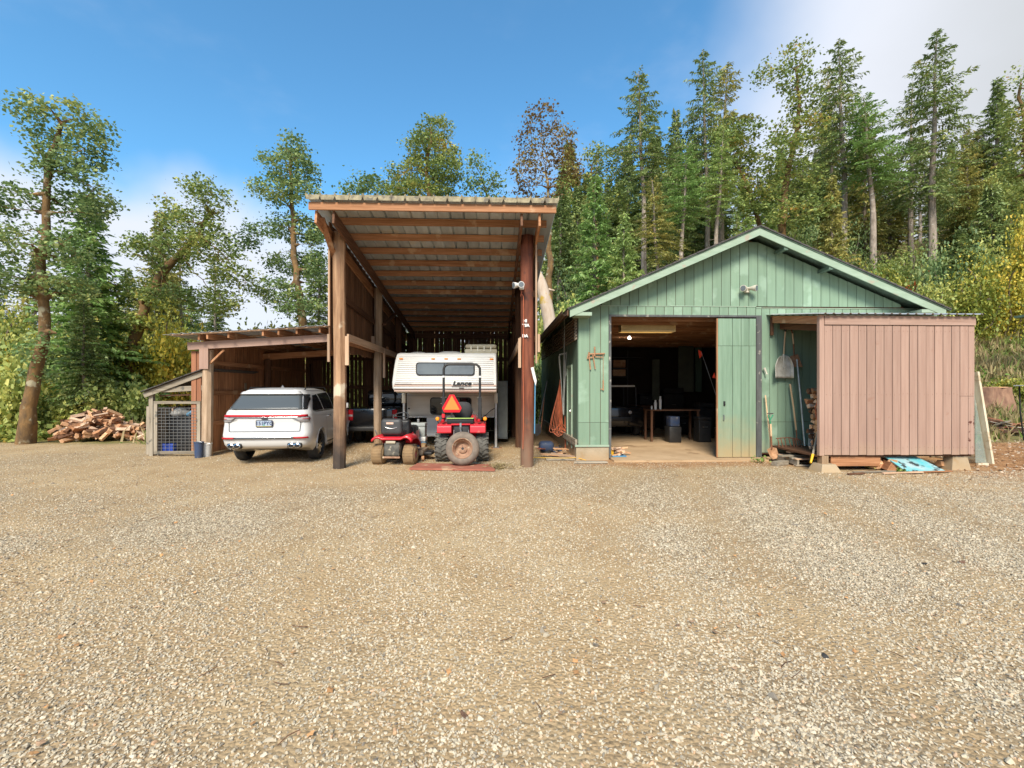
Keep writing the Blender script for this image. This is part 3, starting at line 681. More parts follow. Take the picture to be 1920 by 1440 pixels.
    # side door
    dr = MB().box(X-.02, X+.006, 11.76, 12.40, .28, 2.30).build('side_door', M['green'], t)
    sub('door_frame', MB().box(X-.05, X-.02, 11.70, 11.76, .2, 2.36).box(X-.05, X-.02, 12.40, 12.46, .2, 2.36).box(X-.05, X-.02, 11.76, 12.40, 2.30, 2.36), M['greentrim'], dr)
    sub('knob', MB().lathe([(0, -.05), (.03, -.045), (.035, -.02), (.02, 0)], (X-.03, 11.85, 1.15), 'x', 12), M['chrome'], dr)
    # louvred cladding at the top of the side wall
    for seg in range(4):
        y0 = 11.06+seg*2.1; y1 = y0+2.06
        for k in range(8):
            z = 2.95+k*.075
            MB().add([(X-.015, y0, z+.075), (X-.06, y0, z), (X-.015, y0, z-.004), (X-.015, y1, z+.075), (X-.06, y1, z), (X-.015, y1, z-.004)], [(0, 1, 2), (5, 4, 3), (0, 3, 4, 1), (1, 4, 5, 2)]).build('louvre', M['louv'], t)
        MB().box(X-.075, X-.062, y0-.02, y0+.03, 2.92, 3.6).build('batten', M['grey_z'], t)
    MB().beam((X-.05, 11.0, .42), (X-.05, 19.5, .38), .05, .16).build('base_board', M['grey_y'], t)
    MB().box(X+.0, X+.12, 11.09, 19.5, -.05, .40).build('foundation', M['concrete'], t)
    MB().box(GX0-.07, DX0-.06, GY-.05, GY+.2, -.05, .335).build('foundation', M['concrete'], t)
    MB().box(GX0-.10, DX0-.055, GY-.08, GY-.03, .33, .375).build('sill_board', M['greentrim'], t)
    # gutter along the left eave
    g = MB(); zz = roofline(1.72)-.09
    prof = [(.0, .05), (-.0, -.05), (-.03, -.075), (-.09, -.075), (-.12, -.04), (-.12, .05)]
    g.grid([[(1.70+a, y, zz+b) for a, b in prof] for y in (10.52, 13.5, 16.8, 19.9)], False); o = g.build('gutter', M['gutter'], t); s = o.modifiers.new('thickness', 'SOLIDIFY'); s.thickness = .004
    MB().box(1.70, 1.72, 10.53, 19.9, zz-.08, zz+.08).build('eave_board', M['dark_y'], t)
    # right wall, back wall, inside
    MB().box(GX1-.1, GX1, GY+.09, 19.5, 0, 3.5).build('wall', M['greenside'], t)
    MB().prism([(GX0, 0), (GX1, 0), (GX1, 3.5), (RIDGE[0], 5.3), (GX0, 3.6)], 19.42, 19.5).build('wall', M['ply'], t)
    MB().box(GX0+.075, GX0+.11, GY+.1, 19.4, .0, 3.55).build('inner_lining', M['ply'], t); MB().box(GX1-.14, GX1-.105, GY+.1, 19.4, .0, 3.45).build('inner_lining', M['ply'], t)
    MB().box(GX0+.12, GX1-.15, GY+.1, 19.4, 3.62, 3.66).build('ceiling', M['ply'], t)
    for k in range(12):
        y = 11.35+k*.66; MB().box(GX0+.12, GX1-.15, y, y+.045, 3.44, 3.62).build('ceiling_joist', M['lum_x'], t)
    # sliding door pushed to the right
    d = thing('sliding_door', 'sage green sliding door panel half open with muddy lower edge', 'door', (5.95, 10.9, 0), site=True)
    xs = [5.462, 5.83, 6.045, 6.245, 6.42]
    for a, b in zip(xs[:-1], xs[1:]):
        MB().box(a+.006, b-.006, GY-.07, GY-.045, 2.79, DZ-.06).build('board', M['greendoor'], d); MB().box(a+.006, b-.006, GY-.07, GY-.045, .06, 2.782).build('board', M['greendoor'], d)
    MB().box(5.462, 6.42, GY-.045, GY-.036, .06, DZ-.06).build('backing', M['dark_z'], d)  # dark tone stands in for shade in the door's board gaps
    MB().box(5.435, 5.461, GY-.075, GY-.036, .06, DZ-.06).build('edge_strip', M['lum_z'], d)
    MB().box(5.60, 5.645, GY-.085, GY-.071, 1.32, 1.43).tube([(5.622, GY-.09, 1.40), (5.622, GY-.12, 1.36), (5.622, GY-.09, 1.32)], .008, 6).build('latch', M['darkmetal'], d)
    MB().tube([(5.60, GY-.071, 1.10), (5.60, GY-.11, 1.08), (5.60, GY-.11, .98), (5.60, GY-.071, .96)], .012, 6).build('handle', M['steel'], d)
M['doorframe'] = mat('worn_dark_door_frame', (.11, .115, .11), (.07, .07, .07), (12, 12, 2), .7, spots=((.35, .32, .27), 6, .60), bump=.003)
M['louv'] = mat('weathered_louvre', (.34, .27, .20), (.22, .165, .115), (10, 1, 10), .8, objrand=.12)
M['gutter'] = mat('brown_gutter', (.20, .125, .085), (.13, .085, .06), (3, 3, 3), .5)
workshop()
sl = MB().prism([(2.82, 10.62), (6.55, 10.62), (6.60, 11.05), (11.0, 11.1), (11.0, 19.4), (2.1, 19.4), (2.1, 11.05), (2.82, 11.03)], -.1, .045, 'z').build('concrete_floor', M['slab']); sl['kind'] = 'structure'

# ------------------------------------------------------------------ pink lean-to shed against the workshop
PY, PX0, PX1 = 9.3, 6.805, 10.20
def lean_to():
    t = thing('storage_shed', 'dusty pink plank lean-to shed with metal roof against the green workshop', 'shed', (8.5, 9.3, 0), site=True)
    zb, zt = .345, 3.075
    r = random.Random(9); xs = [PX0+.105]; 
    while xs[-1] < PX1-.1: xs.append(xs[-1]+.1855+r.uniform(-.004, .004))
    xs[-1] = PX1
    MB().box(PX0, PX0+.10, PY-.028, PY+.05, zb-.01, 3.285).build('corner_board', M['pink'], t)
    for i, (a, b) in enumerate(zip(xs[:-1], xs[1:])):
        j = r.uniform(-.004, .004)
        if i >= len(xs)-3:
            MB().box(a+.007, b-.007, PY-.02+j, PY, 1.585, zt).build('board', M['pink'], t)
            o = MB().box(a+.007, b-.007, PY-.02+j, PY, zb, 1.578).build('board', M['pinkrot' if i == len(xs)-2 else 'pink'], t)
            if i == len(xs)-2: o['label'] = 'last board with a row of dark rot holes'
        else: MB().box(a+.007, b-.007, PY-.02+j, PY, zb+r.uniform(-.006, .006), zt).build('board', M['pink'], t)
    MB().box(PX0+.1, PX1-.01, PY+.006, PY+.03, zb+.02, zt+.15).build('backing', M['dark_z'], t)  # dark tone paints the shade seen between the pink boards
    MB().box(PX0+.105, 8.31, PY-.045, PY-.001, zt+.008, 3.275).build('trim_board', M['pinkx'], t); MB().box(8.314, PX1, PY-.045, PY-.001, zt+.008, 3.272).build('trim_board', M['pinkx'], t)
    MB().box(PX1-.03, PX1, PY+.02, 10.95, zb, 3.2).build('side_wall', M['pink'], t)
    MB().box(PX0, PX1, PY+.05, 10.95, .30, .34).build('floor_deck', M['dark_x'], t)
    nl = MB()
    for a, b in zip(xs[:-1], xs[1:]):
        for z in (.50, 1.62, 2.95):
            for q in (a+.045, b-.045): nl.obox((q+r.uniform(-.006, .006), PY-.026, z+r.uniform(-.015, .015)), (.007, .004, .007))
    nl.build('nails', M['rust'], t)['kind'] = 'stuff'
    # frame of the open left end
    MB().beam((PX0+.03, PY+.03, 3.19), (PX0+.03, 10.95, 3.44), .05, .17).build('rafter', M['lum_y'], t)
    MB().beam((PX0+.25, PY+.03, 3.02), (PX0+.25, 10.95, 3.27), .05, .14).build('rafter', M['dark_y'], t)
    for x in (7.7, 8.5, 9.3, 10.0): MB().beam((x, PY+.03, 3.17), (x, 10.95, 3.42), .045, .14).build('rafter', M['dark_y'], t)
    MB().box(PX0-.02, PX0+.04, 10.90, 10.96, 3.05, 3.50).build('ledger', M['dark_x'], t)
    # corrugated sheets: ribs run from wall to front
    def zr(y): return 3.30+(y-9.2)*.148
    for k in range(4):
        a = PX0-.10+k*.885; b = a+.895; prof = []; n = 5; p = (b-a)/n
        for q in range(n): prof += [(a+q*p, 0), (a+q*p+p*.62, 0), (a+q*p+p*.72, .024), (a+q*p+p*.9, .024)]
        prof.append((b, 0))
        o = MB().grid([[(x, y, zr(y)+z+.003*(k % 2)) for x, z in prof] for y in (9.16, 10.1, 10.975)], False).build('roof_sheet', M['whitemetal'], t); s = o.modifiers.new('thickness', 'SOLIDIFY'); s.thickness = .003
    # footings
    MB().box(PX0+.06, PX0+.20, PY-.02, PY+.12, .12, .335).build('foundation_post', M['postg'], t)
    MB().add([(PX0-.06, PY-.16, -.03), (PX0+.40, PY-.16, -.03), (PX0+.40, PY+.28, -.03), (PX0-.06, PY+.28, -.03), (PX0+.02, PY-.08, .16), (PX0+.31, PY-.08, .16), (PX0+.31, PY+.2, .16), (PX0+.02, PY+.2, .16)],
             [(0, 3, 2, 1), (4, 5, 6, 7), (0, 1, 5, 4), (1, 2, 6, 5), (2, 3, 7, 6), (3, 0, 4, 7)]).build('pier_block', M['concrete'], t)
    MB().add([(9.74, PY+.02, -.03), (10.18, PY+.02, -.03), (10.18, PY+.3, -.03), (9.74, PY+.3, -.03), (9.80, PY+.06, .29), (10.12, PY+.06, .29), (10.12, PY+.25, .29), (9.80, PY+.25, .29)],
             [(0, 3, 2, 1), (4, 5, 6, 7), (0, 1, 5, 4), (1, 2, 6, 5), (2, 3, 7, 6), (3, 0, 4, 7)]).build('pier_block', M['concrete'], t)
    MB().box(7.12, 8.20, PY+.06, PY+.1, .10, .30).build('skirting_board', M['lum_x'], t)
M['pinkrot'] = mat('dusty_pink_board_with_rot_holes', (.42, .28, .22), (.31, .195, .15), (17, 17, .9), .68, bump=.003, spots=((.10, .03, .02), 9, .585))
lean_to()
# ------------------------------------------------------------------ wheels
def wheel(parent, c, r, w, rim_r, axis='x', out=1, spokes=10, tyre='rubber', rim='darkmetal', name='wheel', tread=None):
    """tyre of radius r and width w about an axis along x; out = the side that shows the rim"""
    mb = MB(); h = w/2; k = .22*w
    mb.lathe([(rim_r, -h*.9), (rim_r+.02, -h), (r-k, -h), (r-.008, -h*.72), (r, -h*.5), (r, h*.5), (r-.008, h*.72), (r-k, h), (rim_r+.02, h), (rim_r, h*.9), (rim_r, -h*.9)], c, 'x', 36)
    ty = mb.build(name, M[tyre], parent)
    if tread == 'bars':
        n = 44; t = MB()
        for i in range(n):
            a = 2*pi*i/n; t.obox(Vector(c)+Vector((0, cos(a)*(r+.003), sin(a)*(r+.003))), (w*.80, .022, .02), (a, 0, 0))
        sub('tread', t, M[tyre], ty)
    if tread == 'lugs':
        n = 18; t = MB()
        for i in range(n):
            for s in (-1, 1):
                a = 2*pi*(i+(.5 if s > 0 else 0))/n; n0 = len(t.v)
                for q in range(3):
                    x0 = s*w*(.0+q*.17); x1 = s*w*(.17+q*.17); aa = a - q*.10
                    pts = []
                    for (xx, da) in ((x0, 0), (x1, -.10 if q < 2 else 0)):
                        for dd in (-.045, .045):
                            for rr in (r-.01, r+.020): g = aa+da+dd; pts.append(Vector(c)+Vector((xx, cos(g)*rr, sin(g)*rr)))
                    t.add(pts, [(0, 1, 3, 2), (4, 6, 7, 5), (0, 4, 5, 1), (2, 3, 7, 6), (1, 5, 7, 3), (0, 2, 6, 4)])
        sub('tread', t, M['lugs'], ty)
    rm = MB(); xo = c[0]+out*h*.55
    rm.lathe([(.02, -.01*out), (.05, 0), (.06, -.02*out), (rim_r-.03, -.05*out), (rim_r-.004, .02*out), (rim_r, .035*out), (rim_r, -h*out)], (xo, c[1], c[2]), 'x', 30)
    ro = sub('rim', rm, M[rim], ty)
    if spokes:
        s_ = MB()
        for i in range(spokes):
            a = 2*pi*i/spokes; s_.obox((xo+.012*out, c[1]+cos(a)*rim_r*.52, c[2]+sin(a)*rim_r*.52), (.022, rim_r*.84, .028), (a, 0, 0))
        sub('spokes', s_, M['chrome' if rim == 'darkmetal' else rim], ty)
    return ty

# ------------------------------------------------------------------ the white sport utility vehicle, seen from behind
Zk = [.24, .30, .36, .50, .60, .70, .85, 1.02, 1.14, 1.20, 1.30, 1.42, 1.55, 1.64, 1.70, 1.745, 1.765]
Wk = [.90, .955, .985, 1.005, 1.01, 1.01, 1.00, .985, .965, .925, .885, .845, .79, .735, .67, .55, .30]
Rk = [.16, .07, .03, .0, .0, .025, .05, .045, .085, .12, .19, .28, .37, .40, .43, .62, 1.0]
Fk = [4.85, 4.98, 5.04, 5.06, 5.05, 5.02, 4.96, 4.75, 4.0, 3.75, 3.55, 3.25, 2.95, 2.7, 2.45, 2.2, 1.8]
def body_pt(z):
    return [float(np.interp(z, Zk, a)) for a in (Wk, Rk, Fk)]
CA, CB = .20, .30
def y_rear(x, z, scale=1):
    w, yr, yf = body_pt(z); a = CA; b = CB; ax = abs(x)
    y = yr+.05*(min(ax, w)/w)**2
    if ax > w-a: q = min((ax-(w-a))/a, 1); y += b*(1-(1-q**2.3)**(1/2.3))
    return y
def outline(z):
    w, yr, yf = body_pt(z); right = []
    for t in np.linspace(0, 1, 7)[:-1]: right.append(((w-CA)*t, y_rear((w-CA)*t, z)))
    for t in np.linspace(0, 1, 9):
        th = t*pi/2; x = w-CA+CA*(sin(th)**(2/2.3)); y = yr+.05*(x/w)**2+CB*(1-cos(th)**(2/2.3)); right.append((x, y))
    y0, y1 = yr+.05+CB, yf-.35
    for t in np.linspace(0, 1, 22)[1:-1]: right.append((w-.035*max(0, t-.6)/.4*1.0, y0+(y1-y0)*t))
    for t in np.linspace(0, 1, 8):
        th = t*pi/2; right.append((w-.035-.25+.25*cos(th), y1+.35*sin(th)))
    for t in np.linspace(0, 1, 6)[1:]: right.append(((w-.285)*(1-t), yf+.03*t))
    return right+[(-x, y) for x, y in right[-2:0:-1]]
def suv():
    t = thing('sport_utility_vehicle', 'white sport utility vehicle parked nose-in under the low carport, rear facing out', 'car', (-5.17, 10.42, 0), radians(4.5)); t.scale = (.965, 1, 1)
    zs = sorted(set(Zk+[.27, .43, .55, .65, .78, .93, 1.08, 1.25, 1.36, 1.48, 1.60, 1.67, 1.725]))
    rows = [[(x, y, z) for x, y in outline(z)] for z in zs]
    mb = MB().grid(rows, True, True); n = len(rows[0])
    mb.f.append(tuple(range(n))[::-1]); mb.sm.append(False); mb.f.append(tuple(range(len(mb.v)-n, len(mb.v)))); mb.sm.append(True)
    body = mb.build('body', M['whitecar'], t)
    cs = []
    for y in (.98, 4.02):
        for s in (-1, 1):
            c = MB().lathe([(.001, 0), (.405, 0), (.405, .34), (.001, .34)], (0, 0, 0), 'x', 28)
            co = c.build('cutter', None); co.location = (1.1*s-(.34 if s > 0 else 0), y, .375); cs.append(co)
    # cutters live in the vehicle's frame
    bpy.context.view_layer.update()
    for co in cs: co.parent = t
    bpy.context.view_layer.update(); cut(body, cs)
    for p in body.data.polygons: p.use_smooth = True
    try: body.data.set_sharp_from_angle(angle=radians(38))
    except Exception: pass
    # patches that follow the skin
    def rear_patch(name, m, pts, off=.006, nx=18, label=None, nz=6):
        """pts: function (u, v) -> (x, z), u, v in 0..1"""
        rows = []
        for j in range(nz+1):
            row = []
            for i in range(nx+1):
                x, z = pts(i/nx, j/nz); row.append((x, y_rear(x, z)-off-.014, z))
            rows.append(row)
        o = MB().grid(rows, True).build(name, M[m], t, label); s = o.modifiers.new('depth', 'SOLIDIFY'); s.thickness = .012; s.offset = 0; return o
    def rect(x0a, x1a, z0, x0b=None, x1b=None, z1=None):
        x0b = x0a if x0b is None else x0b; x1b = x1a if x1b is None else x1b
        return lambda u, v: ((x0a+(x1a-x0a)*u)*(1-v)+(x0b+(x1b-x0b)*u)*v, z0+(z1-z0)*v)
    rear_patch('rear_window', 'glassrear', rect(-.80, .80, 1.21, -.70, .70, 1.575), .026, nx=22, nz=12)
    rear_patch('window_pillar', 'glassdark', rect(.815, .885, 1.20, .715, .80, 1.60), .004, 5)
    rear_patch('window_pillar', 'glassdark', rect(-.885, -.815, 1.20, -.80, -.715, 1.60), .004, 5)
    rear_patch('spoiler', 'whitecar', rect(-.72, .72, 1.60, -.66, .66, 1.665), .075, 20)
    rear_patch('spoiler_shadow_gap', 'black', rect(-.74, .74, 1.575, -.71, .71, 1.602), .035, 20)
    lb = rear_patch('light_bar', 'lamp_red', rect(-.935, .935, 1.045, -.93, .93, 1.085), .034, 36, nz=3)
    rear_patch('bar_trim', 'chrome', rect(-.80, .80, 1.028, z1=1.040), .024, 24, nz=1)
    for s in (-1, 1):
        rear_patch('tail_light', 'lamp_clear', lambda u, v, s=s: (s*(.62+.34*u+.05*(1-v)*(1-u)), 1.036-.115*(1-v)*min(1, u*3.0+.12)), .010, 10)
        rear_patch('tail_light_trim', 'black', lambda u, v, s=s: (s*(.62+.34*u), .955-.03*(1-min(1, u*3))*-1.6+.008*v), .016, 10, nz=1)
        rear_patch('tail_light_trim', 'lamp_red', lambda u, v, s=s: (s*(.84+.13*u), .985+.012*v), .018, 6, nz=1)
        rear_patch('reflector', 'lamp_red', rect(s*.66, s*.965, .50, s*.66, s*.955, .545), .022, 10, nz=2)
        for q in (.60, .735):
            e = MB().lathe([(.058, .10), (.062, -.012), (.050, -.018), (.046, .10)], (0, 0, 0), 'y', 20); n0 = 0
            for i in range(len(e.v)): x, y, z = e.v[i]; e.v[i] = (s*q+x*1.22, y+.015, .335+z*.95)
            e.build('exhaust_tip', M['chrome'], t)
        MB().rbox(min(s*.50, s*.83), max(s*.50, s*.83), .01, .10, .265, .40, .03).build('exhaust_surround', M['black'], t)
    rear_patch('bumper_trim', 'darkmetal', rect(-.66, .66, .505, z1=.530), .020, 20, nz=1); rear_patch('bumper_chrome', 'chrome', rect(-.66, .66, .531, z1=.540), .014, 20, nz=1)
    rear_patch('tailgate_seam', 'black', rect(-.78, .78, .705, z1=.712), .003, 20, nz=1)
    for s in (-1, 1): rear_patch('tailgate_seam', 'black', rect(s*.778, s*.786, .71, s*.80, s*.808, 1.03), .003, 1)
    # underside
    MB().rbox(-.70, .70, 1.1, 4.7, .22, .36, .04).build('underbody', M['black'], t)
    # licence plate
    yp = y_rear(0, .87)-.03
    pl = MB().rbox(-.185, .185, yp-.012, yp+.004, .785, .965, .012, 1).build('licence_plate', M['black'], t)
    sub('plate_face', MB().box(-.165, .165, yp-.017, yp-.0125, .80, .95), M['platebg'], pl)
    tree = MB().add([(-.022, yp-.0175, .805), (.022, yp-.0175, .805), (.0, yp-.0175, .945)], [(0, 1, 2)])
    sub('plate_emblem', tree, M['plategreen'], pl); sub('plate_strip', MB().box(-.165, .165, yp-.0178, yp-.017, .80, .815), M['platetan'], pl)
    for txt, x in (('151', -.094), ('PYC', .094)):
        mesh_part('plate_lettering', text_mesh(txt, .115, M['platetext'], .0008, bold=.003), pl, (x, yp-.0185, .878), (pi/2, 0, 0))
    MB().rbox(-.07, .07, yp-.01, yp+.02, .985, 1.01, .008, 1).build('tailgate_handle', M['black'], t)
    # sides: windows, door seams, handles
    def xs(y, z): return body_pt(z)[0]
    for s in (-1, 1):
        def side(name, m, q, off=.005, n=8, nz=5, label=None):      # q: four corners (y, z): rear-low, front-low, front-high, rear-high
            rows = []
            for j in range(nz+1):
                v = j/nz; row = []
                for i in range(n+1):
                    u = i/n; y = (q[0][0]*(1-u)+q[1][0]*u)*(1-v)+(q[3][0]*(1-u)+q[2][0]*u)*v; z = (q[0][1]*(1-u)+q[1][1]*u)*(1-v)+(q[3][1]*(1-u)+q[2][1]*u)*v
                    row.append((s*(xs(y, z)+off), y, z))
                rows.append(row)
            return MB().grid(rows, True).build(name, M[m], t, label)
        side('side_window', 'glassdark', ((.50, 1.21), (1.38, 1.21), (1.28, 1.60), (.90, 1.57)))
        side('side_window', 'glassdark', ((1.44, 1.21), (2.30, 1.20), (2.24, 1.635), (1.34, 1.605)))
        side('side_window', 'glassdark', ((2.36, 1.20), (3.25, 1.20), (2.72, 1.60), (2.30, 1.635)))
        side('window_trim', 'chrome', ((.48, 1.185), (3.4, 1.175), (3.4, 1.19), (.48, 1.20)), .008, 20, 1)
        for y in (1.42, 2.34, 3.35): side('door_seam', 'black', ((y, .40), (y+.008, .40), (y+.008, 1.17), (y, 1.17)), .0025, 1, 8)
        side('rocker_trim', 'darkmetal', ((1.45, .36), (3.5, .36), (3.5, .40), (1.45, .40)), .008, 10, 1)
        for y in (1.55, 2.48): MB().rbox(s*.99-.012 if s > 0 else -1.03, s*.99+.04 if s > 0 else -.978, y, y+.2, 1.02, 1.055, .01, 1).build('door_handle', M['chrome'], t)
        MB().tube([(s*.66, .75, 1.715), (s*.66, .85, 1.765), (s*.65, 2.4, 1.765), (s*.64, 2.55, 1.70)], .016, 6).build('roof_rail', M['darkmetal'], t)
        MB().rbox(*(sorted((s*.98, s*1.16))), 3.05, 3.2, 1.16, 1.32, .04).build('mirror', M['whitecar'], t)
        # arch lip
        for y in (.98, 4.02):
            pts = [(s*1.008, y+.41*cos(a), .375+.41*sin(a)) for a in np.linspace(-.15, pi+.15, 20)]
            MB().tube(pts, .012, 5).build('wheel_arch', M['whitecar'], t)
            w = wheel(t, (s*.855, y, .375), .375, .27, .275, out=s, spokes=10)
    MB().add([(0, .98, 1.765), (.03, 1.13, 1.765), (-.03, 1.13, 1.765), (0, 1.13, 1.815), (0, 1.10, 1.83)], [(0, 1, 4), (0, 4, 2), (1, 3, 4), (2, 4, 3), (1, 2, 3)]).build('roof_fin', M['whitecar'], t)
    MB().tube([(.0, y_rear(0, 1.56)-.03, 1.60), (.35, y_rear(.35, 1.55)-.02, 1.555)], .009, 5).build('wiper', M['black'], t)
    # the tail rides higher than the sills: lift everything behind the rear axle
    a = [.20, .24, .335, .51, .71, .785, .965, 1.045, 1.085, 1.205, 1.575, 1.8]; b = [.33, .37, .445, .62, .78, .875, 1.03, 1.105, 1.15, 1.27, 1.59, 1.8]
    def lift(o):
        base = o.location
        if o.name.split('.')[0] in ('wheel', 'rim', 'spokes', 'wheel_arch', 'underbody'): return
        if o.type == 'MESH':
            for v in o.data.vertices:
                z = v.co.z+base.z if o.name.startswith('plate_lettering') else v.co.z; y = v.co.y
                if o.name.startswith('plate_lettering'): continue
                w_ = 1-float(smooth01(y, .25, .75)); v.co.z += (float(np.interp(z, a, b))-z)*w_
        for c in o.children: lift(c)
    for c in t.children: lift(c)
    for c in pl.children:
        if c.name.startswith('plate_lettering'): c.location.z = float(np.interp(c.location.z, a, b))
M['platebg'] = mat('plate_face', (.40, .46, .54), (.34, .42, .52), (9, 9, 9), .4)
M['plategreen'] = mat('plate_green', (.12, .42, .36), rough=.5); M['platetan'] = mat('plate_tan', (.45, .36, .12), rough=.5); M['platetext'] = mat('plate_navy', (.02, .03, .10), rough=.5)
suv()

# ------------------------------------------------------------------ dark pickup in the shade
def pickup():
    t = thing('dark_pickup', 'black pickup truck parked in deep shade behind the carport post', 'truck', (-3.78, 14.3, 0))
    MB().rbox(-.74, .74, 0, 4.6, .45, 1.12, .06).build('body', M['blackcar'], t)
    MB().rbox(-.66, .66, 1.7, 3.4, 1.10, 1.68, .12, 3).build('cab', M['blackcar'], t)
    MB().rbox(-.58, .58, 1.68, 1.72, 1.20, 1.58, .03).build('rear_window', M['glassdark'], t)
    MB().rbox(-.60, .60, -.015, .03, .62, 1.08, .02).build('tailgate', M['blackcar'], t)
    MB().rbox(-.72, .72, -.12, .02, .42, .56, .03).build('bumper', M['darkmetal'], t)
    for s in (-1, 1):
        o = MB().rbox(*sorted((s*.60, s*.75)), -.02, .05, .74, 1.08, .015, 1).build('tail_light', M['lamp_red'], t)
        sub('lamp_window', MB().box(*sorted((s*.61, s*.74)), -.026, -.018, .87, .93), M['lamp_clear'], o)
        for y in (.95, 3.8): wheel(t, (s*.66, y, .36), .36, .24, .22, out=s, spokes=6)
pickup()

# ------------------------------------------------------------------ slide-in truck camper
def camper():
    Y0 = 11.85; xl, xr = -2.66, .075
    t = thing('truck_camper', 'white slide-in truck camper with overcab nose and roof box, parked inside the barn', 'camper', (-1.3, 13.6, 0), site=True)
    def X(px, y=Y0): return SX(px, y)
    def Z(py, y=Y0): return SZ(py, -1.3, y)
    # nose: outline in x-z, gently bulging in y
    prof = [(1.62, .20, .09), (1.68, .06, .04), (1.76, .0, .005), (1.90, -.0, 0), (2.2, .03, .03), (2.45, .07, .06), (2.60, .11, .09), (2.655, .16, .11), (2.68, .26, .15)]
    def yz(z): return Y0+float(np.interp(z, [p[0] for p in prof], [p[1] for p in prof]))
    def ins(z): return float(np.interp(z, [p[0] for p in prof], [p[2] for p in prof]))
    rows = []
    for z, dy, i in prof:
        a, b = xl+i, xr-i*.15
        rows.append([(a, 17.2, z), (a, Y0+dy+.10, z), (a+.03, Y0+dy+.02, z), (a+.09, Y0+dy, z), ((a+b)/2, Y0+dy-.012, z), (b-.09, Y0+dy, z), (b-.03, Y0+dy+.02, z), (b, Y0+dy+.10, z), (b, 17.2, z)])
    mb = MB().grid(rows, True)
    top = len(mb.v)-9; mb.f.append(tuple(range(top, top+9))); mb.sm.append(False); mb.f.append(tuple(range(9))[::-1]); mb.sm.append(False)
    mb.f.append(tuple(range(0, len(mb.v), 9))+tuple(range(8, len(mb.v), 9))[::-1]); mb.sm.append(False)
    mb.build('upper_shell', M['camper'], t)
    # horizontal siding beads
    for k in range(15):
        z = 1.80+k*.055
        if 2.07 < z < 2.36: segs = ((xl+ins(z)+.1, X(779)), (X(892), xr-.1))
        else: segs = ((xl+ins(z)+.1, xr-.1),)
        b_ = MB()
        for a, b in segs: b_.box(a, b, yz(z)-.018, yz(z), z-.006, z+.006)
        b_.build('siding_bead', M['camper'], t)
    # windows with frames
    def window(name, x0, x1, z0, z1, y, m, r=.06, fr=.028):
        def rr(x0, x1, z0, z1, r):
            P = []
            for cx, cz, a0 in ((x1-r, z1-r, 0), (x0+r, z1-r, 90), (x0+r, z0+r, 180), (x1-r, z0+r, 270)):
                for q in range(5): a = radians(a0+q*22.5); P.append((cx+r*cos(a), cz+r*sin(a)))
            return P
        f = MB().prism(rr(x0, x1, z0, z1, r), y-.045, y+.02).build(name, M['black'], t)
        sub('pane', MB().prism(rr(x0+fr, x1-fr, z0+fr, z1-fr, r*.8), y-.052, y-.046), M[m], f)
        return f
    w = window('front_window', X(780), X(890), Z(704), Z(679.5), Y0+.03, 'glassgrey', .075)
    sub('divider', MB().box(X(833)-.012, X(833)+.012, Y0-.03, Y0-.024, Z(703), Z(681)), M['black'], w)
    for px in (751, 811.5, 836, 860.5, 921.5): MB().rbox(X(px)-.05, X(px)+.05, yz(2.51)-.035, yz(2.51)+.01, 2.492, 2.53, .012, 1).build('marker_light', M['lamp_orange'], t)
    # stripes and lettering
    zs = Z(719.7)
    MB().box(X(740), X(772), Y0-.030, Y0-.012, zs-.012, zs+.004).build('stripe', M['stripe_dk'], t); MB().box(X(887), X(926), Y0-.030, Y0-.012, zs-.010, zs+.008).build('stripe', M['stripe_dk'], t)
    MB().box(X(772), X(846), Y0-.030, Y0-.012, zs-.008, zs+.002).build('stripe', M['stripe_tan'], t)
    for k, (z0, z1, m) in enumerate(((1.80, 1.835, 'stripe_tan'), (1.74, 1.782, 'camper'), (1.665, 1.735, 'stripe_tan'))):
        MB().box(xl+.07, xr-.03, yz((z0+z1)/2)-.022, yz((z0+z1)/2)+.02, z0, z1).build('stripe', M[m], t)
    lm = text_mesh('Lance', .175, M['black'], .003, shear=.25, bold=.007)
    cx = (X(847)+X(885))/2; l = mesh_part('lettering', lm, t); adopt(l, t); l.location = Vector((cx, Y0-.032, Z(719.5)+.005))-Vector(t['_o']); l.rotation_euler = (pi/2, 0, 0); l.scale = (1.18, .86, 1)
    MB().box(X(847), X(884), Y0-.034, Y0-.02, Z(725)-.008, Z(725)+.006).build('lettering_underline', M['black'], t)
    MB().box(X(861), X(870), Y0-.034, Y0-.012, Z(727.5)-.008, Z(727.5)+.008).build('nameplate', M['black'], t)
    # lower body
    Y1 = 13.6; zl = lambda py: SZ(py, -1.3, Y1)
    MB().box(SX(763, Y1), SX(927, Y1), Y1, 17.1, zl(782), 1.66).build('lower_shell', M['camperlow'], t)
    MB().box(SX(800, Y1), SX(892, Y1), Y1+.02, 17.0, zl(818), zl(782)-.003).build('floor_shell', M['camper'], t)
    b_ = 0
    for k in range(11):
        z = zl(782)+.06+k*.065; mb = MB()
        for a, c in (((SX(764, Y1), SX(804, Y1)), (SX(886, Y1), SX(926, Y1))) if zl(778) < z < zl(744) else ((SX(764, Y1), SX(926, Y1)),)*2): mb.box(a, c, Y1-.014, Y1-.001, z-.005, z+.005)
        mb.build('siding_bead', M['camperlow'], t)
    for k in range(6): z = zl(816)+k*.085; MB().box(SX(800, Y1), SX(892, Y1), Y1+.006, Y1+.019, z-.005, z+.005).build('siding_bead', M['camper'], t)
    w2 = window('cab_window', SX(806.5, Y1), SX(884, Y1), zl(777), zl(745), Y1+.01, 'glassdark', .09, .03)
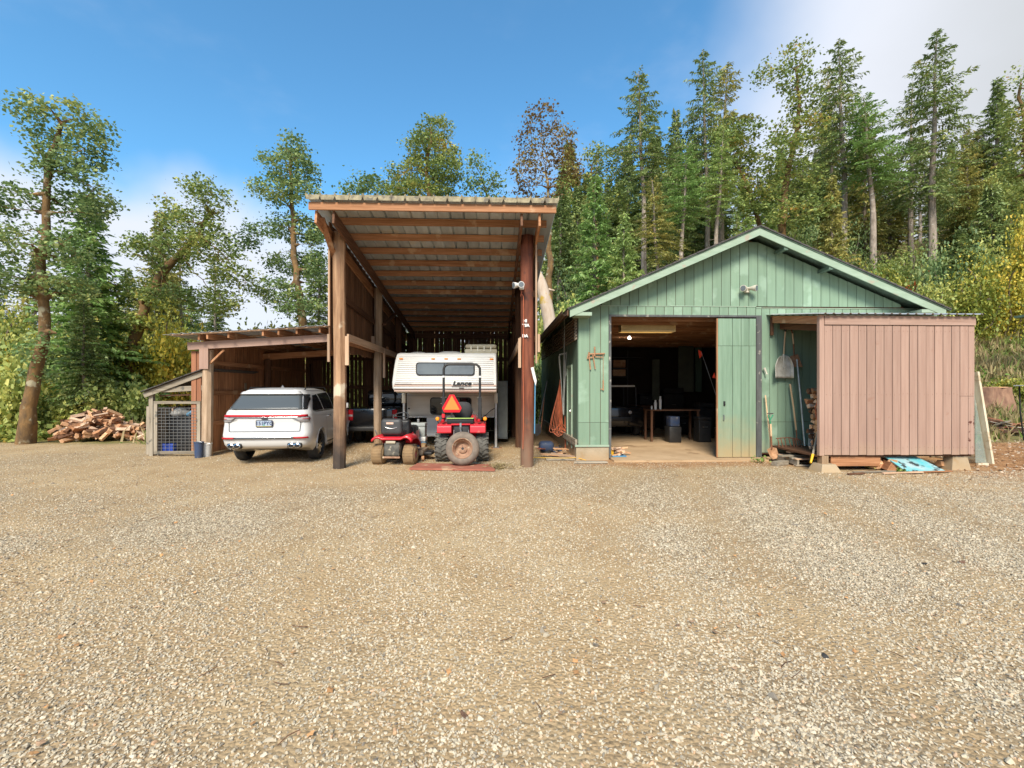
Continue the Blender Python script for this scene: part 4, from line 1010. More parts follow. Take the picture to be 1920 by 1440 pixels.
    MB().box(SX(764, Y1), SX(926, Y1), Y1-.02, Y1-.001, zl(782)-.012, zl(782)+.012).build('edge_moulding', M['steel'], t)
    MB().rbox(SX(765.5, Y1), SX(768.5, Y1), Y1-.05, Y1, zl(767), zl(764.5), .008, 1).build('plug', M['black'], t)
    # jacks
    for px, pb in ((757.5, 838), (930, 838)):
        x = SX(px, 13.35); 
        j = MB().rbox(x-.055, x+.055, 13.28, 13.42, SZ(756, x, 13.35), SZ(737, x, 13.35), .02).build('jack', M['offwhite'], t)
        zb_ = SZ(pb, x, 13.35); sub('jack_leg', MB().tube([(x, 13.35, SZ(756, x, 13.35)), (x, 13.35, zb_)], .038, 10), M['whitemetal'], j); sub('jack_foot', MB().box(x-.09, x+.09, 13.27, 13.43, zb_-.02, zb_), M['steel'], j)
    MB().tube([(.0, 13.4, 1.15), (-.1, 13.3, 1.10), (-.22, 13.5, .98), (-.3, 13.55, .90)], .012, 6).build('cable', M['black'], t)
    # roof: low vents
    MB().lathe([(.001, .0), (.16, -.0), (.24, -.03), (.26, -.07)], (X(774), Y0+.9, 2.745), 'z', 20).build('roof_vent', M['white'], t)
    v = MB(); v.grid([[(x, y, 2.67+.085*max(0, 1-((x-X(840))/.36)**4)*(1-abs(k-2)/2.01)**.4) for x in np.linspace(X(840)-.36, X(840)+.36, 13)] for k, y in enumerate(np.linspace(Y0+.35, Y0+.9, 5))]); v.build('roof_vent', M['white'], t)
    bx = thing('roof_box', 'beige plastic cargo box sitting on the camper roof', 'storage box', ((X(901)), Y0+.7, 2.67), 0)
    hw = (X(931)-X(871))/2*1.05
    MB().rbox(-hw, hw, -.35, .35, .0, .13, .04).build('base', M['beige'], bx); MB().rbox(-hw*.97, hw*.97, -.34, .34, .14, .26, .06, 3).build('lid', M['beige'], bx)
    for q in (-.6, -.2, .2, .6): MB().box(hw*q-.02, hw*q+.02, -.365, -.34, .06, .2).build('latch', M['offwhite'], bx)
    bk = tag(MB().box(SX(931, 13.35)-.16, SX(931, 13.35)+.16, 13.2, 13.5, .0, SZ(838, .05, 13.35)-.02).build('wood_block', M['lum_x']), 'reddish wood block under the camper jack on the right', 'wood block')
camper()
fr = thing('white_cabinet', 'tall pale cabinet door standing right of the camper in the dark barn', 'cabinet', (.27, 14.6, 0))
MB().rbox(-.16, .16, 0, .5, .12, 1.98, .01, 1).build('cabinet_body', M['coolgrey'], fr); MB().rbox(-.15, .15, -.02, -.001, .16, 1.95, .008, 1).build('door', M['coolgrey'], fr); MB().rbox(-.10, .10, -.03, -.021, 1.1, 1.8, .01, 1).build('door_panel', M['coolgrey'], fr)

# ------------------------------------------------------------------ compact tractor, rear view
def tractor():
    t = thing('compact_tractor', 'small red tractor with roll bar and orange slow vehicle triangle in front of the camper', 'tractor', (-.72, 10.98, 0))
    D = 10.7; X = lambda px: SX(px, D)+.72; Z = lambda py: SZ(py, -.7, D)
    for s, (a, b) in ((-1, (814.5, 840)), (1, (892, 916))):
        c = (X(a)+X(b))/2; wheel(t, (c, 0, .345), .325, X(b)-X(a)-.01, .16, out=s, spokes=0, tyre='lugs', rim='red', tread='lugs')
    for s in (-1, 1): wheel(t, (s*.46, 1.45, .24), .24, .18, .12, out=s, spokes=0, tyre='lugs', rim='red')
    # fenders
    for s, (a, b) in ((-1, (820, 847)), (1, (881.5, 910.5))):
        x0, x1 = X(a), X(b); zt, zb = Z(795), Z(812)
        f = MB(); prof = [(-.36, zb), (-.38, zb+.02), (-.36, zt-.05), (-.32, zt-.01), (-.2, zt+.01), (.25, zt+.02), (.38, zt-.08), (.46, .5), (.42, .5), (.34, zt-.12), (-.2, zt-.03), (-.32, zb)]
        f.prism([(y, z) for y, z in prof], x0, x1, 'x'); fo = f.build('fender', M['red'], t); bv = fo.modifiers.new('round', 'BEVEL'); bv.width = .015; bv.segments = 2
    MB().rbox(X(846), X(882), -.33, -.28, Z(797), Z(794), .006, 1).build('rear_rail', M['red'], t)
    MB().rbox(X(838), X(888), -.30, .1, Z(795), Z(785), .02).build('deck', M['black'], t)
    MB().box(X(838), X(888), -.33, -.325, Z(784.8), Z(783.2)).build('strap', M['strap'], t)
    # roll bar
    x0, x1 = X(830.5), X(899.5); zt = Z(682.5); r = .13; P = [(x0, -.12, Z(790))]+[(x0, -.12, Z(746)), (x0, -.12, zt-r)]
    for a in np.linspace(pi, pi/2, 6)[1:]: P.append((x0+r+r*cos(a), -.12, zt-r+r*sin(a)))
    for a in np.linspace(pi/2, 0, 6): P.append((x1-r+r*cos(a), -.12, zt-r+r*sin(a)))
    P += [(x1, -.12, Z(746)), (x1, -.12, Z(790))]
    MB().tube(P, .029, 10).build('roll_bar', M['darkmetal'], t)
    for x in (x0, x1):
        MB().rbox(x-.042, x+.042, -.165, -.075, Z(789), Z(745), .008, 1).build('roll_bar_bracket', M['darkmetal'], t)
        for py in (745.5, 757): MB().tube([(x-.07, -.13, Z(py)), (x+.07, -.13, Z(py))], .009, 6).build('pin', M['steel'], t)
        MB().box(x-.025, x+.025, -.154, -.149, Z(706)-.02, Z(706)+.02).build('sticker', M['white'], t)
    # seat
    sx = X(866); rows = []
    for z, w, y in ((Z(785), .19, .10), (Z(778), .225, .05), (Z(768), .225, .02), (Z(760), .20, .0), (Z(756), .15, .0), (Z(754.3), .07, .02)):
        rows.append([(sx+w*cos(a), y+.09*sin(a)*(1 if z < 1.3 else .8), z) for a in np.linspace(0, 2*pi, 21)[:-1]])
    sb = MB().grid(rows, True, True); sb.f.append(tuple(range(100, 120))); sb.sm.append(True); sb.build('seat_back', M['seat'], t)
    MB().rbox(sx-.22, sx+.22, .05, .5, .88, 1.0, .05, 3).build('seat', M['seat'], t)
    # warning triangle: truncated red border with orange heart
    cx = X(847.2); cz0, cz1 = Z(773), Z(740); H_ = cz1-cz0; W = (X(865.5)-X(829))/2
    P = [(cx-W, cz0+H_*.24), (cx-W*.80, cz0), (cx+W*.80, cz0), (cx+W, cz0+H_*.24), (cx+W*.24, cz1), (cx-W*.24, cz1)]
    tr = MB().prism(P, -.28, -.272).build('warning_triangle', M['smv_r'], t)
    sub('triangle_centre', MB().prism([(cx-W*.80, cz0+H_*.145), (cx+W*.80, cz0+H_*.145), (cx, cz1-H_*.04)], -.286, -.281), M['smv_o'], tr)
    MB().box(cx-.015, cx+.015, -.27, -.25, Z(790), cz1-.1).build('bracket', M['darkmetal'], t)
    # lamps
    for px in (819.8, 909.3):
        MB().lathe([(.001, -.035), (.035, -.03), (.048, -.01), (.048, .03), (.02, .04)], (X(px), -.24, Z(785.5)), 'y', 16).build('indicator_lamp', M['lamp_orange'], t); MB().tube([(X(px), -.22, Z(789)), (X(px)+(.03 if px < 860 else -.03), -.22, Z(797))], .012, 6).build('lamp_stem', M['black'], t)
    for px in (830.5, 897.8): MB().lathe([(.001, -.03), (.032, -.025), (.04, 0), (.04, .04), (.001, .04)], (X(px), -.32, Z(788.5)), 'y', 16).build('tail_lamp', M['lamp_red'], t)
    # hitch and transmission
    MB().rbox(X(850), X(880), -.28, .3, .40, Z(797), .03).build('transmission', M['darkmetal'], t)
    MB().tube([(X(863), -.34, Z(800)), (X(866), -.50, Z(812)), (X(858), -.58, Z(822))], .022, 8).build('top_link', M['steel'], t)
    MB().tube([(X(864), -.32, Z(793)), (X(864), -.34, Z(804))], .028, 8).build('top_link_pin', M['steel'], t)
    for s in (-1, 1):
        MB().tube([(X(865)+s*.12, -.1, .42), (X(865)+s*.26, -.52, .36)], .02, 6).build('lift_arm', M['darkmetal'], t); MB().tube([(X(865)+s*.18, -.30, .40), (X(865)+s*.17, -.28, Z(806))], .014, 6).build('lift_rod', M['steel'], t)
    MB().tube([(-.55, 0, .345), (.55, 0, .345)], .07, 10).build('rear_axle', M['darkmetal'], t); MB().tube([(-.46, 1.45, .24), (.46, 1.45, .24)], .04, 8).build('front_axle', M['darkmetal'], t)
    MB().rbox(-.2, .2, .0, 1.7, .35, .6, .03).build('chassis', M['darkmetal'], t)
    MB().rbox(-.27, .27, .95, 1.95, .58, 1.02, .09, 3).build('hood', M['red'], t)
    MB().tube([(.0, .85, .95), (0, .65, 1.15)], .02, 6).build('steering_column', M['black'], t)
    ring = [(.17*cos(a), .62+.09*sin(a), 1.17+.12*sin(a)) for a in np.linspace(0, 2*pi, 21)]; MB().tube(ring, .014, 6).build('steering_wheel', M['black'], t)
    MB().rbox(X(828), X(834), -.25, -.2, Z(784), Z(776), .01, 1).build('lever_knob', M['red'], t)
    for px in (889, 893, 896): MB().tube([(X(px), -.1, Z(786)), (X(px)-.02, -.12, Z(770+(px % 3)*2))], .01, 6).build('hydraulic_fitting', M['steel'], t)
M['seat'] = mat('grey_vinyl', (.035, .036, .038), (.06, .06, .062), (4, 4, 4), .5); M['strap'] = mat('lime_strap', (.35, .5, .12), rough=.6)
tractor()
def spare():
    c = ev(867.5, 846, 10.12); t = thing('spare_wheel', 'worn dusty spare wheel leaning against the back of the red tractor', 'wheel', (c.x, 10.05, .035)); t.rotation_euler = (radians(-9), 0, 0)
    R = .372; w = .27; rim = .215; cz = R+.01
    p = [(rim, .11), (rim+.02, .125), (R-.07, .13), (R-.015, .09), (R, .04), (R, -.04), (R-.015, -.09), (R-.065, -.13), (rim+.035, -.135), (rim, -.115)]
    ty = MB().lathe(p+[p[0]], (0, 0, cz), 'y', 40).build('tyre', M['rubbergrey'], t)
    rm = MB().lathe([(rim+.012, -.125), (rim+.002, -.132), (rim-.012, -.118), (rim-.02, -.08), (rim-.05, -.05), (rim-.055, .02), (rim-.08, .04), (.10, .045), (.095, .01), (.06, .0), (.03, .0), (.03, .03)], (0, 0, cz), 'y', 32).build('rim', M['rustrim'], t)
    h = MB(); h.lathe([(.001, .02), (.033, .02), (.033, .03)], (0, -.015, cz), 'y', 14)
    for k in range(5): a = 2*pi*k/5+.3; h.lathe([(.001, -.004), (.008, -.004), (.008, .01)], (.062*cos(a), 0, cz+.062*sin(a)), 'y', 8)
    sub('bolt_holes', h, M['black'], rm)
M['rustrim'] = mat('rusty_tan_rim', (.40, .24, .15), (.25, .13, .08), (8, 8, 8), .75, spots=((.52, .40, .28), 6, .58))
spare()

# ------------------------------------------------------------------ riding mower
def mower():
    t = thing('riding_mower', 'red riding lawn mower with black seat parked beside the barn post', 'lawn mower', (-2.30, 10.62, 0), radians(-5))
    for s in (-1, 1):
        wheel(t, (s*.365, .0, .225), .225, .29, .09, out=s, spokes=0, tyre='rubberdusty', rim='red', tread='bars')
        wheel(t, (s*.36, 1.25, .17), .17, .14, .08, out=s, spokes=0, tyre='rubberdusty', rim='red')
    # rear fender deck
    f = MB(); P = [(-.47, .565), (-.44, .60), (-.38, .645), (-.30, .655), (-.22, .615), (.22, .62), (.30, .665), (.38, .66), (.44, .62), (.48, .56)]
    rows = []
    for y, dz, sc in ((-.30, -.02, .96), (-.27, .012, 1), (-.1, .03, 1), (.25, .02, 1), (.5, -.12, 1), (.62, -.26, .98)):
        rows.append([(x*sc, y, z+dz) for x, z in P])
    fo = f.grid(rows).build('fender_deck', M['red'], t); s = fo.modifiers.new('thickness', 'SOLIDIFY'); s.thickness = .03; s.offset = -1
    MB().rbox(-.17, .18, -.27, .3, .22, .52, .03).build('rear_plate', M['mowerplate'], t); MB().rbox(-.12, .10, -.30, -.26, .50, .56, .012, 1).build('drawbar', M['beige'], t)
    MB().rbox(-.2, .2, -.285, -.25, .165, .21, .01, 1).build('frame_rail', M['rustrim'], t)
    MB().tube([(-.36, 0, .225), (.36, 0, .225)], .03, 8).build('axle', M['darkmetal'], t)
    MB().rbox(-.15, .15, .0, 1.5, .22, .40, .03).build('chassis', M['darkmetal'], t)
    # seat: high back with armrest hump
    MB().rbox(-.27, .22, -.22, -.08, .68, 1.06, .085, 4).build('seat_back', M['seat'], t); MB().rbox(-.26, .22, -.14, .28, .66, .78, .05, 3).build('seat', M['seat'], t)
    lb = MB().rbox(-.13, .035, -.228, -.218, .93, .975, .004, 1).build('seat_label', M['seatlabel'], t)
    MB().tube([(-.15+.27*k/8, -.226, .865-.03*sin(pi*k/8)) for k in range(9)], .006, 5).build('seat_seam', M['steel'], t)
    MB().rbox(-.2, .16, -.1, .15, .60, .68, .03).build('seat_bracket', M['darkmetal'], t)
    MB().tube([(-.38, -.05, .64), (-.41, -.08, .73), (-.44, -.08, .79)], .014, 6).build('lever', M['steel'], t)
    # dash and bonnet
    MB().rbox(-.20, .20, .52, .72, .40, .98, .06, 3).build('dash', M['black'], t); MB().rbox(-.21, .21, .70, 1.45, .42, .80, .10, 4).build('bonnet', M['black'], t); MB().rbox(.195, .222, .74, 1.40, .46, .66, .012, 1).build('bonnet_side', M['red'], t)
    MB().rbox(-.235, .235, .80, 1.0, .60, .78, .01, 1).build('bonnet_vent', M['black'], t)
    ring = [(.19*cos(a), .50+.15*sin(a), 1.06+.09*sin(a)) for a in np.linspace(0, 2*pi, 25)]; sw = MB().tube(ring, .014, 6).build('steering_wheel', M['seat'], t)
    sub('spokes', MB().tube([(-.18, .50, 1.06), (.18, .50, 1.06)], .012, 6).tube([(0, .50, 1.06), (0, .6, .92)], .02, 6), M['black'], sw)
    MB().rbox(-.55, .55, .45, 1.1, .12, .26, .05).build('cutting_deck', M['mowerdeck'], t); MB().rbox(.50, .74, .55, .9, .12, .20, .03).build('discharge_chute', M['black'], t)
    for x in (.56, -.56): MB().lathe([(.001, -.03), (.055, -.03), (.055, .03), (.001, .03)], (x, .40, .075), 'x', 14).build('gauge_wheel', M['log'], t)
    MB().rbox(.25, .40, .0, .1, .48, .56, .02).build('reflector', M['lamp_red'], t)
M['mowerplate'] = mat('dirty_grey_casting', (.13, .12, .10), (.06, .06, .055), (8, 8, 8), .7, spots=((.38, .34, .26), 11, .58))
M['mowerdeck'] = mat('dirty_mower_deck', (.18, .14, .10), (.30, .22, .15), (6, 6, 6), .8); M['seatlabel'] = mat('seat_label', (.62, .30, .20), (.7, .5, .4), (9, 60, 60), .5)
mower()
# ------------------------------------------------------------------ things in and around the barn
def cooler(label, c, w, d, h, mb, ml, rz=0, cat='cooler'):
    t = thing('cooler', label, cat, c, rz)
    MB().rbox(-w/2, w/2, -d/2, d/2, 0, h*.72, .02).build('tub', M[mb], t); MB().rbox(-w/2*1.03, w/2*1.03, -d/2*1.03, d/2*1.03, h*.73, h, .02).build('lid', M[ml], t)
    MB().tube([(-.07, -d/2-.01, h*.66), (-.055, -d/2-.03, h*.42), (.055, -d/2-.03, h*.42), (.07, -d/2-.01, h*.66)], .010, 6).build('handle', M['white'], t); return t
xc = SX(784, 12.2)
cooler('blue cooler with white lid on the ground right of the mower', (xc, 12.3, 0), .40, .36, .46, 'coolblue', 'white')
cooler('grey cooler stacked on top of the blue cooler', (xc-.02, 12.3, .462), .42, .34, .36, 'coolgrey', 'coolgrey')
tag(MB().rbox(xc-.03, xc+.03, 12.2, 12.26, .823, .93, .01, 1).build('bottle', M['steel']), 'small silver bottle on top of the grey cooler', 'bottle')
# rust red sheet of planks under the spare wheel
t = thing('plank_panel', 'rust-red wooden planks lying flat on the gravel under the spare wheel', 'planks', (-.95, 9.95, 0))
for k in range(4):
    y = -.30+k*.165; MB().add([(x, y+dy+(x)*-.13, z) for x in (-.86+.02*k, .96-.03*k) for dy in (0, .158) for z in (.012, .05)], [(0, 1, 3, 2), (4, 6, 7, 5), (0, 4, 5, 1), (2, 3, 7, 6), (0, 2, 6, 4), (1, 5, 7, 3)]).build('plank', M['redplank'] if 'redplank' in M else M.setdefault('redplank', mat('rust_red_plank', (.34, .12, .075), (.24, .08, .05), (1.2, 14, 14), .8, objrand=.15, bump=.003, spots=((.42, .26, .16), 3, .6))), t)
# floodlight on the right barn post
def flood(name, label, c, aim=((-.5, -.6), (.35, -.8)), s=1, m='white'):
    t = thing(name, label, 'light', c); MB().rbox(-.05*s, .05*s, -.03, .03, -.07*s, .05*s, .01, 1).build('base', M[m], t)
    for (ax_, ay) in aim:
        d = Vector((ax_, ay, -.12)).normalized(); h = MB(); p0 = Vector((ax_*.05, -.04, .02)); h.tube([p0, p0+d*.05*s, p0+d*.11*s, p0+d*.16*s], [.028*s, .04*s, .062*s, .068*s], 14); o = h.build('lamp_head', M[m], t)
        sub('lens', MB().tube([p0+d*.161*s, p0+d*.166*s], .055*s, 14), M['glassgrey'], o)
    return t
flood('floodlight', 'white twin floodlight on the red barn post', (.60, 9.96, SZ(537, .55, 9.96)), ((-.8, -.4), (-.1, -.9)), 1.0)
flood('floodlight', 'twin security floodlight in the gable above the big door', (SX(1400, 10.94), 10.93, SZ(543, SX(1400, 10.94), 10.94)), ((-.75, -.6), (.55, -.75)), 1.15, 'offwhite')
pts = [(.60, 9.98, SZ(547, .6, 9.98)), (.575, 9.97, SZ(556, .6, 9.98)), (.605, 9.97, SZ(552, .6, 9.98))]+[(.635+.008*sin(k), 9.985+.002*k, SZ(556+k*26, .62, 9.98)) for k in range(12)]
tag(MB().tube([(x, y-.02, max(z, .03)) for x, y, z in pts], .007, 6).build('cord', M['orange_hose']), 'thin orange cord running down the red barn post from the floodlight', 'cord')
for txt, py in (('HI', 602), ('TEA', 610.5), ('DA', 630)):
    o = mesh_part('painted_letters', text_mesh(txt, .085, M['white'], .001, bold=.006), None, (SX(984.5 if txt != 'TEA' else 986, 10.0), 9.985, SZ(py, .65, 10.0)), (pi/2, 0, -.25)); tag(o, 'small white painted letters %s on the red barn post' % txt, 'lettering')
# blue tarp strip and pale rag on the outer face of the red post
tag(MB().beam((.90, 10.02, SZ(708, .9, 10.1)), (.885, 10.02, SZ(812, .9, 10.1)), .02, .022, (1, 0, 0)).build('blue_strap', M['coolblue']), 'faded blue strap hanging down the outer side of the red post', 'strap')
tag(MB().prism([(.80, 2.20), (.86, 2.22), (.93, 1.92), (.91, 1.80), (.86, 1.95)], 9.99, 10.01).build('rag', M['white']), 'pale rag nailed on the red post at eye height', 'rag')

# workshop side wall: orange cord coil, aluminium poles, shovels, clutter
t = thing('extension_cord', 'long orange extension cord hanging in a bundle on the workshop side wall', 'cord', (1.8, 13, 0), site=True)
r = random.Random(6)
for k in range(9):
    top = ev(1051+r.uniform(-1, 2), 712, 13.0); a = 1030+k*3.1; bot = 812-abs(k-4)*2.0+r.uniform(-6, 6); P = [top]
    for q in range(1, 12):
        f = q/11; P.append(ev(1050+(a-1050)*sin(f*pi*.5)**1.2*(.5+.5*f), 712+(bot-712)*f, 13.0-.02*k))
    for q in range(1, 4): P.append(ev(a+q*3, bot+3*sin(q), 12.98-.02*k))
    for q in range(1, 8): f = 1-q/8; P.append(ev(1052+3*sin(f*pi)*(k % 3-1)+(1050-1052)*(1-f), 712+(bot-712)*f, 12.95-.02*k))
    MB().tube(P, .009, 5).build('loop', M['orange_hose'], t)
MB().tube([ev(1059, 780, 12.9), ev(1060, 810, 12.9), ev(1060, 846, 12.85)], .016, 6).build('tail', M['orange_hose'], t)
t = thing('metal_poles', 'bundle of dull aluminium poles and brackets hooked on the workshop side wall', 'poles', (1.95, 12.7, 0), site=True)
for a, b, r_ in (((1058.5, 600), (1057, 778), .020), ((1062, 660), (1056.5, 770), .016), ((1049, 665), (1056, 776), .014), ((1048, 665), (1069, 661), .02), ((1070, 662), (1061, 705), .018), ((1048, 668), (1052, 712), .016)):
    MB().tube([ev(*a, 12.7), ev(*b, 12.7)], r_, 7).build('pole', M['alu'], t)
def shovel_black():
    t = thing('shovel', 'black shovel leaning against the workshop side wall near the clutter', 'shovel', (1.5, 13.6, 0), site=True)
    MB().tube([ev(1026, 714, 13.6), ev(1009, 797, 13.4)], .018, 7).build('shaft', M['darkmetal'], t)
    MB().prism([(-.11, 0), (.11, 0), (.12, -.25), (0, -.36), (-.12, -.25)], -.01, .01).build('blade', M['darkmetal'], t).location = ev(1007, 795, 13.4)-Vector(t['_o'])
    MB().tube([ev(1021, 740, 13.7), ev(1014, 808, 13.5)], .014, 6).build('brace_rod', M['rust'], t)
shovel_black()
r = random.Random(12)
for k in range(16):
    x = r.uniform(1.15, 1.95); y = r.uniform(11.3, 13.2); s = r.uniform(.07, .15); q = random.choice(('rubber', 'black', 'log', 'pale_x', 'rubber', 'navy'))
    o = mesh_part('junk_piece', stone_mesh(400+k, M[q], r.uniform(.4, .7)), None, (x, y, s*.3), (r.uniform(-.4, .4), r.uniform(-.4, .4), r.uniform(0, 6))); o.scale = (s*1.4, s, s); tag(o, 'lump of dark clutter at the foot of the workshop side wall', 'clutter', 'clutter along the side wall')
for k, (x, y, l, rz) in enumerate(((1.4, 11.5, .5, .3), (1.7, 11.2, .6, -.2), (1.3, 12.2, .45, 1.0), (1.75, 11.9, .5, .7))):
    tag(mesh_part('scrap_board', MB().box(-l/2, l/2, -.06, .06, 0, .025).mesh('scrap', M[('log', 'pale_x', 'redplank', 'log')[k]]), None, (x, y, .05+.03*k), (.1, .12, rz)), ('orange offcut lying in the clutter by the side wall', 'pale offcut lying nearest the workshop corner', 'red scrap board at the back of the clutter', 'short split board leaning on the clutter by the foundation')[k], 'board')
tag(MB().rbox(1.22, 1.62, 12.2, 12.6, .02, .30, .1, 3).build('blue_bag', M['navy']), 'dark blue bag slumped by the shovel beside the side wall', 'bag')
tag(MB().box(1.25, 1.95, 10.9, 11.25, .012, .045).build('flat_board', M['grey_x']), 'grey board lying flat on the ground before the side wall', 'board')
tag(MB().add([(x, y, z) for x, y in ((1.83, 10.42), (2.62, 10.42), (2.58, 10.56), (1.9, 10.6)) for z in (.015, .05)], [(0, 2, 4, 6), (7, 5, 3, 1), (0, 1, 3, 2), (2, 3, 5, 4), (4, 5, 7, 6), (6, 7, 1, 0)]).build('flat_board', M['grey_x']), 'grey weathered board on the ground below the workshop corner', 'board')
tag(MB().tube([(.95, 11.2, .04), (1.3, 11.05, .05), (1.7, 11.0, .05), (2.0, 10.98, .06), (2.2, 10.85, .02)], .008, 5).build('garden_line', M['yellow']), 'thin yellow cord on the ground by the workshop corner', 'cord')

# rusty antique tool on the front
t = thing('rusty_tool', 'rusty antique trap-like iron tool hung left of the big workshop door', 'tool', (2.3, 10.95, 1.9), site=True)
def W(px, py, y=10.94): return ev(px, py, y)
for a, b, r_ in (((1103, 664), (1134, 663), .018), ((1115, 650), (1115, 668), .018), ((1104, 660), (1107, 693), .016), ((1111, 662), (1116, 692), .014), ((1101, 672), (1112, 670), .014), ((1116, 669), (1130, 670), .012), ((1131, 664), (1131, 715), .006), ((1131, 713), (1131, 732), .016), ((1126, 729), (1132, 731), .010), ((1103, 664), (1101, 673), .012)):
    MB().tube([W(*a), W(*b)], r_, 6).build('iron_bar', M['rusttan'] if 'rusttan' in M else M.setdefault('rusttan', mat('tan_rust', (.48, .26, .14), (.30, .15, .08), (30, 30, 30), .85)), t)

# inside the workshop
t = thing('tube_light', 'tan fluorescent light fixture hanging just inside the workshop door', 'light', (SX(1213, 12.2), 12.2, SZ(615, SX(1213, 12.2), 12.2)))
w = (SX(1263, 12.2)-SX(1164, 12.2))/2
MB().box(-w, w, -.05, .05, .07, .12).build('housing', M['tube_tan'], t); MB().box(-w-.02, w+.01, -.14, -.12, -.12, -.075).build('rim', M['tube_tan'], t); MB().box(-w-.02, w+.01, .12, .14, -.12, -.075).build('rim', M['tube_tan'], t)
for s in (-1, 1):
    MB().box(s*w-.012, s*w+.012, -.13, .13, -.11, .10).build('end_plate', M['tube_tan'], t); MB().add([(-w, s*.12, -.09), (w, s*.12, -.09), (w, s*.04, .10), (-w, s*.04, .10)], [(0, 1, 2, 3)]).build('reflector', M['tube_tan'], t)
    MB().tube([(-w, s*.06, -.06), (w, s*.06, -.06)], .018, 8).build('tube', M['tube_off_glow'], t); MB().tube([(s*w*.7, 0, .12), (s*w*.7, 0, .30)], .006, 5).build('chain', M['steel'], t)
t = thing('light_bulb', 'lit white bulb under the ceiling deep in the workshop', 'light bulb', ev(1180, 633, 15)); MB().lathe([(.001, -.055), (.04, -.04), (.05, -.01), (.03, .03), (.02, .05)], (0, 0, 0), 'z', 14).build('globe', M['bulb'], t); MB().tube([(0, 0, .05), (0, 0, 3.62-t.location.z)], .012, 5).build('holder', M['white'], t)
def inbox(name, label, cat, x0, x1, y0, y1, Y, m, d=.4):
    a = ev(x0, y1, Y); b = ev(x1, y0, Y); return tag(MB().rbox(a.x, b.x, Y, Y+d, a.z, b.z, .01, 1).build(name, M[m]), label, cat)
inbox('cardboard_box', 'brown box on the upper garage shelf', 'box', 1150, 1173, 675, 689, 17.5, 'lum_x')
inbox('tool_box', 'red and tan box on the lower garage shelf', 'box', 1150, 1173, 693, 705, 17.5, 'log')
inbox('wall_panel', 'narrow pale green board leaning at the back of the workshop', 'board', 1223, 1237, 674, 750, 18.6, 'greywall', .05)
inbox('wall_panel', 'wide pale grey-green board at the back right of the workshop', 'board', 1272, 1301, 646, 735, 18.6, 'greywall', .05)
inbox('wall_panel', 'dim green board right of the wide pale one', 'board', 1304, 1316, 646, 735, 18.7, 'greenside', .05)
t = thing('metal_shelf', 'metal shelf on the left inside the workshop', 'shelf', (3.8, 17.6, 0), site=True)
for py in (670, 690, 706): a = ev(1146, py, 17.45); b = ev(1206 if py == 670 else 1176, py, 17.45); MB().box(a.x, b.x, 17.4, 17.9, a.z-.02, a.z).build('shelf_board', M['darkmetal'], t)
for px in (1146, 1177): a = ev(px, 670, 17.42); MB().box(a.x-.015, a.x+.015, 17.4, 17.43, .05, 3.2).build('upright', M['darkmetal'], t)
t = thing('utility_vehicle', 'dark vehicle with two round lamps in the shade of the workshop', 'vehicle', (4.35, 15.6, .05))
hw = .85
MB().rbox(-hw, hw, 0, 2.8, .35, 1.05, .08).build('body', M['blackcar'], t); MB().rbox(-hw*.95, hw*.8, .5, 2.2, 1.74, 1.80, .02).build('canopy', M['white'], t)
for s in (-1, 1):
    MB().lathe([(.001, -.03), (.055, -.02), (.06, .02)], (s*.40-.05, -.01, .86), 'y', 16).build('headlamp', M['lamp_clear'], t); wheel(t, (s*.72, .6, .32), .32, .22, .18, out=s, spokes=0)
    for y in (.55, 2.1): MB().tube([(s*.74, y, 1.0), (s*.72, y, 1.75)], .02, 6).build('canopy_post', M['darkmetal'], t)
    wheel(t, (s*.72, 2.3, .32), .32, .22, .18, out=s, spokes=0)
MB().rbox(-.4, .4, -.03, .02, .55, .70, .02).build('grille', M['darkmetal'], t)
t = thing('work_table', 'dark work table in the middle of the workshop', 'table', (SX(1250, 14.6), 14.6, .045))
MB().box(-.65, .95, -.35, .35, .98, 1.02).build('table_top', M['dark_x'], t)
for x in (-.6, .9):
    for y in (-.3, .3): MB().box(x-.03, x+.03, y-.03, y+.03, 0, .98).build('leg', M['dark_z'], t)
for px, r_, h, lb in ((1229, .05, .30, 'white tall cup on the dark work table'), (1238, .045, .42, 'white bottle behind the tall cup on the work table'), (1222, .03, .12, 'small white jar at the left end of the work table')):
    tag(MB().lathe([(.001, 0), (r_*.8, 0), (r_, h*.7), (r_*.6, h*.8), (r_*.6, h), (.001, h)], (SX(px, 14.4), 14.4, 1.066), 'z', 12).build('cup' if r_ > .047 else 'bottle', M['white']), lb, 'cup' if r_ > .047 else 'bottle')
tag(MB().rbox(SX(1257, 14), SX(1275, 14), 14, 14.4, .55, .86, .03).build('blue_tub', M['navy']), 'blue tub in the dark beside the work table', 'tub'); tag(MB().rbox(SX(1256, 14)-.02, SX(1276, 14)+.02, 13.97, 14.43, .05, .54, .02).build('crate', M['darkmetal']), 'dark crate holding up the blue tub', 'crate')
t = thing('flag_rod', 'orange safety flag on a thin slanting rod inside the workshop', 'flag', (5.6, 12.6, 0), site=True)
a = ev(1315, 660, 12.6); b = ev(1343, 742, 12.4); MB().tube([a, b, b+(b-a)*.8], .008, 5).build('rod', M['steel'], t); MB().prism([(0, .02), (-.09, .06), (-.05, -.18), (.04, -.08)], -.004, .004).build('flag', M['flag'], t).location = a-Vector(t['_o'])
o = MB().prism([(0, .08), (-.05, -.06), (.05, -.08)], -.004, .004).build('flag', M['flag']); o.location = ev(1339, 704, 12.2); tag(o, 'small orange pennant beside the door edge in the workshop', 'flag')
rq = random.Random(44)
